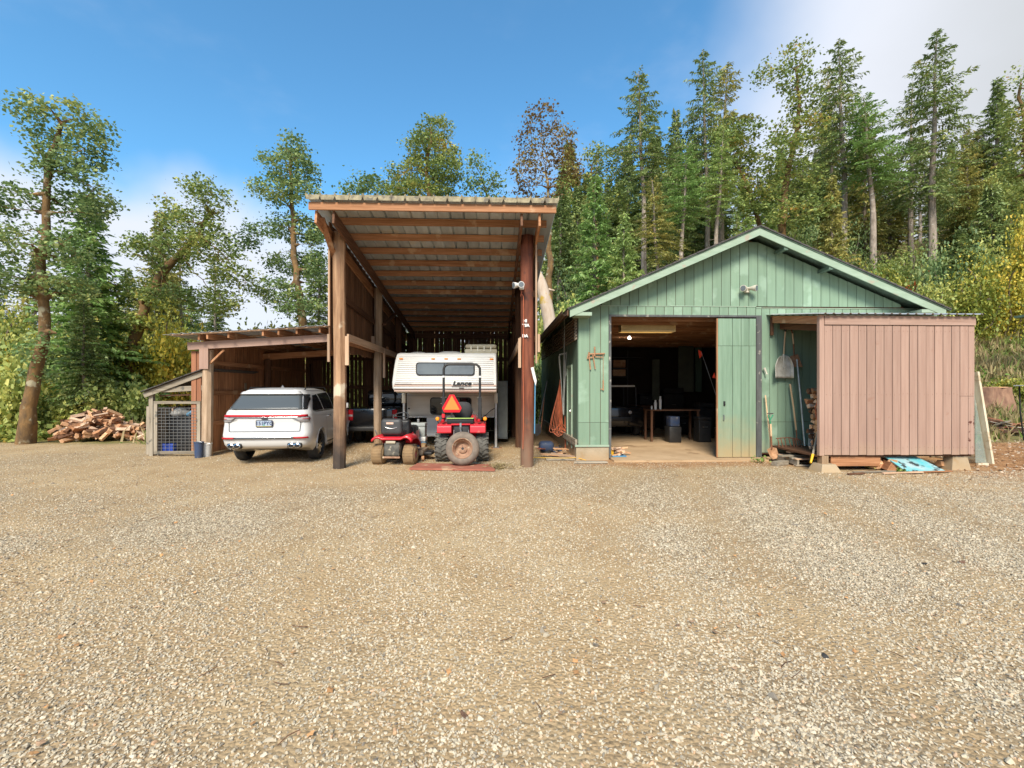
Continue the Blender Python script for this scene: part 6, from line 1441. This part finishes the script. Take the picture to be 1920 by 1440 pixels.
def grow(path, radii, lobes, natt, r, step=.42, kill=.55, infl=9):
    """a trunk that branches towards points scattered through the crown's lobes"""
    A = []; wt = np.array([l[3]*l[4]*l[5] for l in lobes])**.75; wt /= wt.sum()
    for l, w in zip(lobes, wt):
        m = max(4, int(natt*w)); q = r.normal(size=(m, 3)); q /= np.linalg.norm(q, axis=1)[:, None]; q *= r.uniform(.35, 1, (m, 1))**(1/2.)
        A.append(q*np.array(l[3:6])+np.array(l[:3]))
    A = np.concatenate(A); A0 = A.copy()
    P = [np.array(path[0], float)]; par = [-1]; fixed = [radii[0]]
    for i in range(1, len(path)):
        a = np.array(path[i-1], float); b = np.array(path[i], float); k = max(1, int(np.linalg.norm(b-a)/.5))
        for j in range(1, k+1):
            w_ = .05*np.array([r.normal(), r.normal(), 0]) if (j < k) else 0
            P.append(a+(b-a)*j/k+w_); par.append(len(P)-2); fixed.append(radii[i-1]+(radii[i]-radii[i-1])*j/k)
    nt = len(P); P = list(P); Q = np.array(P); first = int(nt*.25)
    D = np.linalg.norm(A[:, None]-Q[None, first:], axis=2); ni = D.argmin(1)+first; nd = D.min(1); alive = np.ones(len(A), bool)
    for it in range(70):
        alive &= nd > kill
        idx = np.where(alive)[0]
        if len(idx) == 0: break
        new = []
        for nid in np.unique(ni[idx]):
            s = idx[ni[idx] == nid]; d = A[s]-P[nid]; d = (d/np.linalg.norm(d, axis=1)[:, None]).mean(0)+r.normal(size=3)*.16; d /= np.linalg.norm(d)+1e-9
            if it > 2 and len(P) > 6000: break
            P.append(P[nid]+d*step); par.append(nid); fixed.append(0); new.append(len(P)-1)
        NP = np.array([P[k] for k in new]); dd = np.linalg.norm(A[idx][:, None]-NP[None], axis=2); m = dd.min(1); am = dd.argmin(1); imp = m < nd[idx]
        nd[idx[imp]] = m[imp]; ni[idx[imp]] = np.array(new)[am[imp]]
        stuck = idx[~imp]; alive[stuck[r.uniform(0, 1, len(stuck)) < .25]] = False
    n = len(P); R = np.zeros(n); P = np.array(P); par = np.array(par); e = 2.35
    has = np.zeros(n, bool); has[par[1:]] = True
    for i in range(n-1, 0, -1):
        if R[i] == 0: R[i] = .009**e
        R[par[i]] += R[i]
    R = R**(1/e); R = np.minimum(R, .40*radii[0]); R[:nt] = np.array(fixed[:nt])
    tips = P[~has]
    return P, par, R, tips, A0, nt
def maple(label, Y, path, lobes, natt=420, per=22, leaf=.17, r0=.25, r1=.07, lf='maple', bark='barkmoss', seed=1, name='maple_tree', cat='tree', group=None, spread=.30, depth=1.0):
    r = np.random.default_rng(seed); base = ev(*path[0], Y); base.z = H(base.x, base.y) if path[0][1] > 600 else base.z
    u = PM(Y); B = np.array(base); t = thing(name, label, cat, base, 0, group)
    pw = [np.zeros(3)]; 
    for k, p in enumerate(path[1:]): q = np.array(ev(p[0], p[1], Y))-B; q[1] += r.normal()*.08; pw.append(q)
    n = len(pw); rad = [r0+(r1-r0)*(i/(n-1))**.8 for i in range(n)]; rad[0] *= 1.2
    lw = []
    for (px, py, rx, ry) in lobes:
        c = np.array(ev(px, py, Y))-B; dd = rx*u*depth; c[1] += r.normal()*.4*dd; lw.append((c[0], c[1], c[2], rx*u, max(dd, .6), ry*u))
    P, par, R, tips, A, nt = grow(pw, rad, lw, natt, r)
    k = np.arange(1, len(P)); big = R[par[k]] > .05
    parts = [frusta(P[par[k[big]]], P[k[big]], R[par[k[big]]], R[k[big]], 9)]
    if (~big).any(): s = k[~big]; parts.append(frusta(P[par[s]], P[s], R[par[s]], R[s], 4))
    mesh_part('trunk', mesh_np('trunk', *join(parts), M[bark], True), t)
    thin = P[nt:][R[nt:] < .022]; C = np.concatenate([tips, thin[r.uniform(0, 1, len(thin)) < .45], A[r.uniform(0, 1, len(A)) < .3]])
    C = np.repeat(C, per, 0); C = C+r.normal(size=C.shape)*np.array([spread, spread, spread*.6])
    mesh_part('crown', mesh_np('crown', *leaves(C, leaf, r), LF[lf]), t)
    return t

# --- the deciduous trees that stand out against the sky
maple('big leaning maple at the far left with thick mossy trunk and tiered dark clumps', 14.9,
      [(48, 832), (56, 765), (66, 700), (76, 620), (78, 560), (84, 480), (86, 400), (92, 330), (104, 270), (122, 235)],
      [(118, 224, 70, 24), (165, 262, 34, 16), (62, 250, 30, 12), (130, 292, 55, 20), (92, 322, 36, 26), (168, 330, 30, 20), (100, 372, 50, 32), (30, 372, 38, 24), (172, 382, 34, 30), (15, 440, 32, 18),
       (65, 468, 62, 32), (135, 475, 40, 36), (40, 530, 60, 26), (112, 540, 48, 26), (74, 668, 30, 16), (60, 705, 22, 9), (110, 640, 22, 10), (-25, 400, 40, 40), (-30, 520, 40, 40)], natt=1400, per=26, leaf=.10, r0=.21, r1=.06, seed=4, lf='maplegreen', spread=.17)
maple('contorted leaning maple with orange mossy trunk behind the firewood pile', 20.5,
      [(228, 780), (236, 735), (240, 690), (252, 640), (275, 570), (300, 520), (318, 500), (345, 468), (372, 440), (395, 400)],
      [(398, 372, 40, 30), (325, 395, 26, 24), (362, 425, 55, 28), (302, 470, 62, 28), (405, 470, 50, 32), (440, 520, 40, 22), (270, 540, 48, 26), (335, 560, 50, 18), (255, 605, 45, 18), (215, 560, 30, 25), (265, 662, 36, 12), (200, 690, 60, 16), (235, 742, 40, 20), (420, 570, 40, 25)],
      natt=1400, per=26, leaf=.115, r0=.30, r1=.09, seed=7, spread=.20)
maple('tall dense maple standing behind the low carport roof', 22,
      [(575, 760), (572, 640), (566, 590), (558, 530), (550, 460), (546, 390), (545, 320), (545, 285)],
      [(545, 272, 24, 20), (550, 318, 50, 26), (518, 365, 40, 20), (580, 372, 28, 18), (545, 418, 54, 26), (492, 430, 32, 14), (530, 480, 55, 24), (590, 500, 28, 34), (515, 545, 40, 24), (565, 575, 40, 24), (452, 452, 26, 14), (600, 440, 20, 20)],
      natt=1400, per=26, leaf=.115, r0=.25, r1=.05, seed=9, lf='maplegreen', spread=.20)
maple('small round-topped tree just left of the tall barn roof', 24, [(672, 700), (672, 420), (666, 370)], [(662, 352, 24, 13), (668, 385, 28, 16), (645, 400, 20, 20), (690, 345, 18, 12)], natt=260, per=16, leaf=.14, r0=.12, r1=.04, seed=12, lf='maplegreen')
maple('broad olive maple rising above the middle of the barn roof', 27, [(812, 700), (810, 440), (808, 390), (802, 340), (804, 290), (808, 245)],
      [(812, 238, 36, 22), (795, 278, 42, 22), (832, 290, 32, 22), (778, 322, 56, 24), (832, 334, 40, 26), (738, 348, 36, 18), (702, 352, 22, 13), (790, 365, 75, 15)], natt=1300, per=24, leaf=.13, r0=.26, r1=.05, seed=14, spread=.21)
maple('sparse small tree right of the broad olive maple', 27, [(925, 700), (918, 420), (912, 360), (900, 325)], [(893, 315, 24, 18), (918, 348, 25, 18), (932, 372, 18, 14), (885, 350, 16, 22), (905, 400, 30, 20)], natt=330, per=11, leaf=.15, r0=.12, r1=.03, seed=17, lf='maplegreen')
maple('sparse brown fan-shaped tree above the right end of the barn roof', 27, [(1032, 700), (1030, 440), (1030, 390), (1026, 335)],
      [(1018, 232, 40, 24), (985, 272, 26, 30), (1056, 270, 24, 34), (1020, 290, 42, 34), (985, 325, 28, 24), (1072, 320, 26, 22), (1015, 350, 56, 14)], natt=1300, per=6, leaf=.14, r0=.24, r1=.07, seed=19, lf='brown', spread=.16)
maple('bent maple leaning left behind the workshop ridge', 32, [(1440, 480), (1432, 440), (1418, 400), (1400, 350), (1376, 305), (1362, 285)], [(1368, 265, 38, 18), (1396, 300, 38, 22), (1350, 252, 22, 18), (1420, 375, 38, 28), (1442, 335, 28, 28), (1380, 350, 30, 30)], natt=560, per=16, leaf=.18, r0=.2, r1=.07, seed=23, lf='maple')
maple('tall thin-topped maple right of the workshop ridge against grey cloud', 30, [(1470, 520), (1468, 440), (1472, 360), (1482, 300), (1494, 240), (1500, 190), (1492, 130)],
      [(1494, 108, 30, 22), (1450, 128, 32, 14), (1492, 158, 36, 16), (1500, 200, 36, 20), (1470, 245, 38, 26), (1520, 255, 28, 34), (1450, 305, 40, 36), (1502, 335, 40, 36), (1445, 365, 38, 36), (1480, 410, 50, 24)], natt=900, per=15, leaf=.17, r0=.3, r1=.07, seed=27, lf='maple', spread=.28)
maple('dark maple cut off by the right edge of the view', 28, [(1935, 620), (1928, 400), (1922, 250), (1912, 165)], [(1905, 152, 24, 28), (1932, 200, 38, 38), (1902, 232, 28, 28), (1925, 300, 36, 48), (1960, 260, 40, 60), (1940, 390, 50, 50)], natt=600, per=15, leaf=.16, r0=.25, r1=.07, seed=29, lf='maple')
maple('thin grey maple between the conifers left of the tall bare fir', 33, [(1120, 560), (1118, 450), (1112, 350), (1110, 310)], [(1112, 300, 26, 20), (1128, 340, 30, 24), (1150, 380, 34, 30), (1108, 400, 30, 30), (1160, 300, 24, 18)], natt=420, per=14, leaf=.17, r0=.16, r1=.05, seed=31, lf='maple')

# bare broken trunk between the barn and the workshop
def snag():
    Y = 21.5; b = ev(1012, 700, Y); b.z = H(b.x, b.y)-.2; t = thing('broken_snag', 'bare broken trunk with orange moss between the barn and the workshop', 'tree', b)
    P = [Vector((0, 0, 0))]+[ev(px, py, Y)-b for px, py in ((1034, 640), (1030, 600), (1022, 560), (1014, 530), (1010, 508))]
    P[0] = Vector((.75, 0, 0)); MB().tube(P, [.36, .33, .31, .30, .26, .10], 12).build('trunk', M['snag'], t)
    MB().tube([ev(1020, 548, Y)-b, ev(1030, 543, Y)-b, ev(1040, 545, Y)-b], [.10, .07, .03], 7).build('limb', M['snag'], t)
    MB().tube([ev(1014, 528, Y)-b, ev(1010, 505, Y)-b, ev(1007, 490, Y)-b], [.10, .06, .02], 6).build('limb', M['snag'], t)
snag()

# --- conifers
def conifer_meshes(seed, Ht, bare, Rm, dens=1.0, droop=.35, top=.5, spray=.34, rag=.15, lf='fir', bark='barkpale', stub=True, r0=None, shape=1.0):
    r = np.random.default_rng(seed); r0 = r0 or Ht*.0125; lean = r.normal(size=2)*.012*Ht
    def ax(z): f = z/Ht; return np.array([lean[0]*f*f+.05*sin(z*.7+seed), lean[1]*f*f+.05*cos(z*.6), z])
    zs = np.linspace(0, Ht, 26); tr = [frusta(np.array([ax(a) for a in zs[:-1]]), np.array([ax(a) for a in zs[1:]]), r0*(1-zs[:-1]/Ht)**.8+.015, r0*(1-zs[1:]/Ht)**.8+.012, 10)]
    B0 = []; B1 = []; Q0 = []; Q1 = []; LC = []; LD = []; LS = []
    z = bare*Ht; zz = []
    while z < Ht*.985: zz.append(z); z += (.30+.25*(1-z/Ht))*Ht/20/dens*r.uniform(.7, 1.2)
    for z in zz:
        f = (z-bare*Ht)/(Ht*(1-bare)); prof = (1-f)**(.85*shape)*(min(1, .45+f*4.0)) ; nb = 5 if f < .85 else 4
        a0 = r.uniform(0, 6.28)
        for k in range(nb):
            if r.uniform() < rag*(1.2-f): continue
            L = max(.25, Rm*prof*(r.uniform(.45, 1.2) if r.uniform() < .8 else r.uniform(1.1, 1.45))); a = a0+k*2*pi/nb+r.normal()*.25
            h = np.array([cos(a), sin(a), 0]); tn = np.array([-sin(a), cos(a), 0]); el = (-.18+.75*f**1.5)+r.normal()*.07; c = ax(z)
            def pt(s): q = s/L; return c+h*s*cos(el)+np.array([0, 0, s*sin(el)-droop*(q**2)*L*.45*(1-f)+.10*L*max(0, q-.7)])
            ns = 4; S = np.linspace(0, L, ns+1)
            for i in range(ns): B0.append(pt(S[i])); B1.append(pt(S[i+1])); Q0.append(.010+.018*L/3*(1-i/ns)); Q1.append(.010+.018*L/3*(1-(i+1)/ns))
            s = L*.14+.05; side = 1
            while s < L:
                tl = (.22+.42*(1-s/L))*min(L, 3.2)*.62*r.uniform(.7, 1.15); tl = max(tl, .16); p = pt(s)
                d = h*.72+tn*side*.80+np.array([0, 0, -.22*(1-f)+.1*f]); d /= np.linalg.norm(d); m = max(1, int(tl/(spray*.55)))
                for j in range(m): LC.append(p+d*(j+.55)*tl/m+np.array([0, 0, -.10*(j/m)**2*tl])); LD.append(d+np.array([0, 0, -.10]) + r.normal(size=3)*.18); LS.append(spray*r.uniform(.75, 1.2))
                side = -side; s += .100*(.8+.5*L/3)*(1 if L < 3 else 1.2)/max(dens, .7)**.5
            LC.append(pt(L)); LD.append(h+np.array([0, 0, .1])); LS.append(spray)
    if stub:
        for z in np.arange(Ht*.18, bare*Ht, Ht*.022):
            if r.uniform() < .5: continue
            a = r.uniform(0, 6.28); h = np.array([cos(a), sin(a), -.15]); c = ax(z); l = r.uniform(.3, 1.3); B0.append(c); B1.append(c+h*l); Q0.append(.022); Q1.append(.006)
    tr.append(frusta(np.array(B0), np.array(B1), np.array(Q0), np.array(Q1), 3))
    LC = np.array(LC); LD = np.array(LD); LS = np.array(LS)
    V, F = leaves(LC, LS, r, aspect=.40, flat=.9, dirs=LD)
    LC2 = LC+LD*.08+np.array([0, 0, -.05]); V2, F2 = leaves(LC2, LS*.8, r, aspect=.30, flat=.2, dirs=LD+np.array([0, 0, -.55]))
    return mesh_np('trunk', *join(tr), M[bark], True), mesh_np('crown', *join([(V, F), (V2, F2)]), LF[lf])
PROTO = {}
def conifer(label, px, ytop, Y, proto, base_px=None, rz=None, group=None, width=1.0, lf=None, name='fir_tree'):
    """proto: (key, seed, height, bare part, radius, options)"""
    key = proto[0]
    if key not in PROTO: PROTO[key] = (conifer_meshes(proto[1], proto[2], proto[3], proto[4], **proto[5]), proto[2])
    (tm, cm), Hp = PROTO[key]; X = SX(px, Y); zb = H(X, Y)-.15; zt = SZ(ytop, X, Y); s = (zt-zb)/Hp
    t = thing(name, label, 'tree', (X, Y, zb), rz if rz is not None else random.uniform(0, 6.28), group)
    t.scale = (s*width, s*width, s); mesh_part('trunk', tm, t); o = mesh_part('crown', cm, t)
    if lf: o.material_slots[0].link = 'OBJECT'; o.material_slots[0].material = LF[lf]
    return t
BARE = ('bare', 3, 22, .58, 2.7, dict(dens=1.0, droop=.85, rag=.18, spray=.30, shape=.62))
BARE2 = ('bare2', 8, 22, .50, 3.0, dict(dens=.85, droop=.75, rag=.30, spray=.34, shape=.75, lf='fir'))
BIG = ('big', 15, 24, .34, 4.4, dict(dens=.85, droop=.45, rag=.22, spray=.38, shape=.85, r0=.36))
MID = ('mid', 21, 15, .18, 2.6, dict(dens=1.2, droop=.5, rag=.10, spray=.34))
DENSE = ('dense', 33, 12, .04, 2.6, dict(dens=1.35, droop=.45, rag=.05, spray=.32, lf='firbright', stub=False))
YOUNG = ('young', 41, 6, .25, 1.35, dict(dens=1.6, droop=.3, rag=.05, spray=.24, lf='fir', stub=False))
SPARSE = ('sparse', 52, 20, .35, 3.0, dict(dens=.75, droop=.5, rag=.35, spray=.36, lf='fir'))
LF['freshfir'] = leafmat('fresh_fir_needles', [(0, (.10, .19, .05)), (.4, (.22, .36, .10)), (.75, (.32, .46, .14)), (1, (.42, .50, .20))], .5, .3)
conifer('bright green young fir between the two leaning maples', 165, 372, 19.5, DENSE, width=1.25, lf='freshfir')
conifer('dark shaded fir under the leaning maple near the firewood', 158, 560, 17.5, MID, lf='fir', width=1.2)
conifer('dark fir with thin pale trunk behind the pen roof', 340, 430, 29, SPARSE)
conifer('narrow dark fir left of the thin pale trunk', 312, 470, 32, SPARSE, lf='fir')
conifer('mid green fir behind the contorted maple', 292, 395, 27, MID, lf='firyellow')
conifer('dim fir far behind the gap left of the carport', 405, 470, 38, SPARSE)
conifer('tall fir with long bare pale trunk and drooping top, left of the workshop ridge', 1210, 122, 31, BARE)
conifer('tallest narrow fir above the left slope of the workshop roof', 1328, 84, 33, BARE2, width=.9)
conifer('second narrow fir close behind the tallest one left of the ridge', 1352, 118, 35, BARE2, width=1.05, lf='firyellow')
conifer('pale green fir with thin bare trunk below the twin tall firs', 1275, 268, 29, BARE, lf='freshfir', width=1.25)
conifer('dark green fir behind the pale green one', 1272, 205, 34, MID, lf='fir', width=.8)
conifer('small cone-topped fir right of the long bare trunk', 1237, 330, 27.5, BARE, lf='firyellow', width=1.1)
conifer('blue-green fir under the twin tall firs', 1340, 250, 30, BARE, lf='firbright', width=1.2)
conifer('soft green fir rising right of the barn roof', 1112, 328, 26, MID, lf='freshfir', width=1.0)
conifer('small feathery fir low beside the workshop roof on the left', 1165, 400, 24, MID, lf='firbright')
conifer('tall open fir with straight pale trunk right of the ridge', 1585, 62, 33, BARE2, width=1.0)
conifer('thin fir just left of the straight pale trunk', 1562, 120, 37, BARE2, width=.85, lf='firyellow')
conifer('bright green fir with twin trunks over the right roof slope', 1640, 178, 31, BARE, lf='freshfir', width=1.35)
conifer('fir hidden behind the bright green one on the right', 1622, 215, 36, MID, lf='firyellow', width=.9)
conifer('biggest fir with layered branches and stout trunk over the pink shed', 1747, 62, 31, BIG, rz=1.0)
conifer('dark fir just left of the biggest fir', 1708, 150, 36, SPARSE, width=1.1)
conifer('tall fir near the right edge below the grey cloud', 1866, 150, 36, MID, lf='fir', width=1.0)
conifer('olive fir between the biggest fir and the right edge', 1815, 240, 34, MID, lf='firyellow', width=.9)
conifer('young dark fir on the bank above the yellow bush', 1862, 348, 27, YOUNG, lf='fir', width=.9)
conifer('light green drooping fir behind the right roof slope', 1560, 330, 28, DENSE, lf='firyellow', width=.85)
conifer('green layered fir low over the right roof slope near the pink shed', 1800, 430, 24.5, DENSE, lf='fir', width=1.3)
# the wood behind: firs and maples that nothing tells apart
rr = random.Random(77)
for k in range(62):
    if k < 50: px = 1040+k*18+rr.uniform(-12, 12); Y = rr.uniform(36, 58); top = {0: 350, 1: 300, 2: 255}[k % 3]+rr.uniform(-20, 45)
    else: px = -60+(k-50)*42+rr.uniform(-12, 12); Y = rr.uniform(32, 46); top = 520+rr.uniform(-50, 60)
    if 1360 < px < 1440: top += 60
    conifer('fir in the far wood behind the clearing, one of many alike', px, top, Y, rr.choice((MID, SPARSE, MID, DENSE)), group='firs of the wood behind', width=rr.uniform(1.0, 1.3), lf=rr.choice(('fir', 'fir', 'firyellow', 'firbright')))
for k in range(7):
    px = 600+k*62; conifer('fir in the wood behind the barn, one of many alike', px, 500+rr.uniform(-25, 30), rr.uniform(30, 36), MID, group='firs behind the barn', width=1.3, lf='fir')

# --- bushes
def bush_meshes(seed, R, Hh, n, leaf, lf, stems=14):
    r = np.random.default_rng(seed); P0 = []; P1 = []; C = []
    for k in range(stems):
        a = r.uniform(0, 6.28); d = np.array([cos(a)*r.uniform(.1, 1), sin(a)*r.uniform(.1, 1), r.uniform(.6, 1.1)])*np.array([R, R, Hh])*.9; p = np.zeros(3)+np.array([cos(a), sin(a), 0])*R*.12
        for j in range(5):
            q = p+d/5+r.normal(size=3)*.06*R; P0.append(p); P1.append(q); p = q
            m = int(n/stems/4) if j > 0 else 0; C.append(q+r.normal(size=(m, 3))*np.array([R, R, Hh])*.17)
    C = np.concatenate(C); C[:, 2] = np.abs(C[:, 2]); P0 = np.array(P0); P1 = np.array(P1)
    return mesh_np('stems', *frusta(P0, P1, np.full(len(P0), .02), np.full(len(P0), .013), 4), M['bark'], True), mesh_np('foliage', *leaves(C, leaf, r), LF[lf])
BP = {}
def bush(label, px, py_base, Y, w_px, h_px, lf, leaf=.13, n=2600, name='bush', group=None, seed=0, cat='bush'):
    X = SX(px, Y); u = PM(Y); wide = round(w_px*u*.5*2)/2; key = (lf, leaf, wide, seed % 3)
    if key not in BP: BP[key] = bush_meshes(seed % 3+len(lf)*7, 1, 1, int(min(14000, (2300*wide*wide+1500)*(.13/leaf)**1.5)), leaf/max(wide, .8), lf, 14+int(wide*4))
    b = (X, Y, H(X, Y)-.05); t = thing(name, label, cat, b, random.uniform(0, 6), group); t.scale = (w_px*u*.5, w_px*u*.5, h_px*u*.9)
    for nm, me in zip(('stems', 'foliage'), BP[key]): mesh_part(nm, me, t)
    return t
bush('big yellow-leaved bush on the bank right of the pink shed', 1885, 650, 23.0, 150, 150, 'yellow', .085, 4200, seed=1)
bush('yellow-green bush between the pink shed roof and the big yellow bush', 1812, 640, 23.5, 110, 120, 'lime', .10, 3600, seed=2)
bush('yellow bush cut by the right edge of the view', 1960, 680, 22.6, 120, 190, 'yellow', .09, 4200, seed=2)
bush('small leafy yellow-green bush low on the bank at the right edge', 1900, 690, 18.8, 60, 45, 'lime', .09, 2400, seed=0)
bush('round bright green bush over the right roof slope', 1595, 500, 25, 120, 150, 'freshfir', .10, 4200, seed=1)
bush('red-orange bush glowing in the dark wood over the pink shed', 1712, 560, 27, 60, 75, 'red', .13, 1800, seed=1)
bush('yellow-green bush left of the red-orange bush', 1655, 540, 27.5, 70, 80, 'lime', .13, 2400, seed=0)
bush('green bush right of the stout fir trunk', 1830, 560, 25.5, 110, 130, 'shrub', .10, 3600, seed=0)
bush('yellow and orange bush behind the right end of the carport roof', 505, 690, 24, 110, 150, 'lime', .15, 3600, seed=1)
bush('orange-yellow bush behind the left slope of the pen roof', 375, 740, 22, 70, 130, 'yellow', .13, 2200, seed=0)
bush('golden bush behind the mossy trunk of the contorted maple', 262, 745, 23.5, 80, 120, 'yellow', .15, 2600, seed=2)
bush('bright lime bush at the left edge of the view', 12, 830, 16.2, 120, 140, 'shrub', .10, 3600, seed=2)
bush('orange-tinged bush behind the far left trunk', 30, 790, 19, 90, 110, 'yellow', .12, 2600, seed=1)
bush('low green bush right behind the far left trunk', 105, 820, 17, 90, 70, 'shrub', .11, 2600, seed=0)
bush('dense dark bush between the firewood pile and the pen', 240, 800, 18.2, 100, 90, 'shrub', .11, 3600, seed=1)
bush('yellowish low bush behind the middle of the firewood pile', 185, 805, 18.6, 110, 70, 'lime', .12, 2600, seed=2)
bush('yellow-green bush seen between the barn and the workshop', 1010, 700, 24.5, 60, 110, 'lime', .13, 2600, seed=0)
bush('green bush by the bare broken trunk', 1055, 640, 23.5, 90, 170, 'shrub', .10, 3600, seed=2)
for k, px in enumerate(range(-90, 440, 48)):
    bush('understory bush along the back of the clearing, one of several alike', px+rr.uniform(-12, 12), 0, rr.uniform(20.5, 26), rr.uniform(100, 150), rr.uniform(110, 190), ('shrub', 'lime', 'maplegreen', 'yellow', 'lime')[k % 5], .11, 3600, group='understory bushes on the left', seed=k)
for k, px in enumerate(range(440, 1010, 60)):
    bush('bush crowding the back of the barn, one of several alike', px, 0, rr.uniform(21, 24), 120, rr.uniform(100, 160), ('shrub', 'maplegreen', 'shrub', 'lime')[k % 4], .11, 3600, group='bushes behind the barn', seed=k)
for k, px in enumerate(range(1040, 1960, 46)):
    bush('understory bush among the fir trunks on the hillside, one of several alike', px, 0, rr.uniform(24, 36), rr.uniform(90, 130), rr.uniform(90, 170), ('shrub', 'maplegreen', 'shrub', 'lime', 'maple')[k % 5], .10, 3600, group='understory bushes on the hillside', seed=k)

# --- grass and weeds on the banks
def tuft(seed, n, lf, h=.30, w=.018, sp=.16):
    r = np.random.default_rng(seed); b = r.normal(size=(n, 3))*sp; b[:, 2] = 0; d = r.normal(size=(n, 3))*.35; d[:, 2] = 1; hh = h*r.uniform(.5, 1.2, (n, 1)); s = np.cross(d, r.normal(size=(n, 3))); s /= np.linalg.norm(s, axis=1)[:, None]
    mid = b+d*hh*.55; tip = b+d*hh+np.array([1, 0, -.4])*hh*.25*r.normal(size=(n, 1)); V = np.stack([b-s*w, b+s*w, mid+s*w*.7, tip, mid-s*w*.7], 1).reshape(-1, 3)
    me = bpy.data.meshes.new('tuft'); me.from_pydata(V.tolist(), [], [tuple(range(5*i, 5*i+5)) for i in range(n)]); me.materials.append(LF[lf]); return me
def leafclump(seed, n, lf, sp=.16, s=.07):
    r = np.random.default_rng(seed); C = r.normal(size=(n, 3))*sp; C[:, 2] = np.abs(C[:, 2])*.8+.01; return mesh_np('clump', *leaves(C, s, r), LF[lf])
def banks():
    r = np.random.default_rng(8); n = 52000; x = r.uniform(-34, 44, n); y = r.uniform(12, 46, n)
    edge = np.where(x < -7.2, y-15.1+.10*(x+14)-1.6*((x > -15.2) & (x < -11)), -9); edge = np.maximum(edge, np.where(x > 11.5, y-14.2-.1*(x-12), -9)); edge = np.maximum(edge, y-20.8)
    sx_, sy_ = SX(1880, 16.2), 16.2
    k = (edge > -.1) & (np.hypot(x-sx_, (y-sy_+.6)*.9) > 1.7) & ~((x > 2) & (x < 11.3) & (y < 20)) & (np.abs(x) < 1.25*y+4); x = x[k]; y = y[k]
    P = np.stack([x, y, hgt(x, y)], 1); S = r.uniform(.5, 1.5, len(x))*(1+.02*y); right = x > 9
    dry = fbm(x*.35, y*.35, 61) > np.where(right, .20, .60)
    scatter('dry_grass', P[dry], S[dry], [tuft(1, 26, 'grass', .32), tuft(2, 26, 'grass', .24), tuft(3, 18, 'weeds', .22)], None, 'dry tan grass covering the bank and the forest edge', 4, .12, 'grass')
    scatter('weeds', P[~dry], S[~dry], [leafclump(4, 40, 'weeds', .2), leafclump(5, 40, 'shrub', .22, .09), tuft(6, 22, 'weeds', .26), leafclump(7, 30, 'lime', .18)], None, 'low green weeds and ferns on the forest floor', 5, .12, 'weeds')
banks()

# small weeds that can be told apart, and straw
for px, py, lf, s_, lb in ((1424, 871, 'weeds', 1.0, 'small green weed tuft in front of the sliding door'), (1541, 884, 'shrub', 1.0, 'leafy weed growing beside the pier block'), (1622, 882, 'shrub', 1.3, 'broad-leaved weed under the pink shed'), (1690, 893, 'weeds', .6, 'tiny weed in front of the turquoise panel'), (1500, 868, 'shrub', .9, 'low weed in front of the pallet')):
    d = EYE*FPX/(py-727); X = SX(px, d); o = mesh_part('weed', leafclump(px, 46, lf, .085*s_, .055), None, (X, d, .01)); tag(o, lb, 'weed')
q = np.random.default_rng(3); o = mesh_part('straw_clump', mesh_np('straw', *leaves(q.normal(size=(190, 3))*np.array([.15, .08, .035])+np.array([0, 0, .06]), .14, q, .10), LF['grass']), None, (.08, 9.85, 0)); tag(o, 'tuft of dry straw at the right end of the red planks', 'straw')
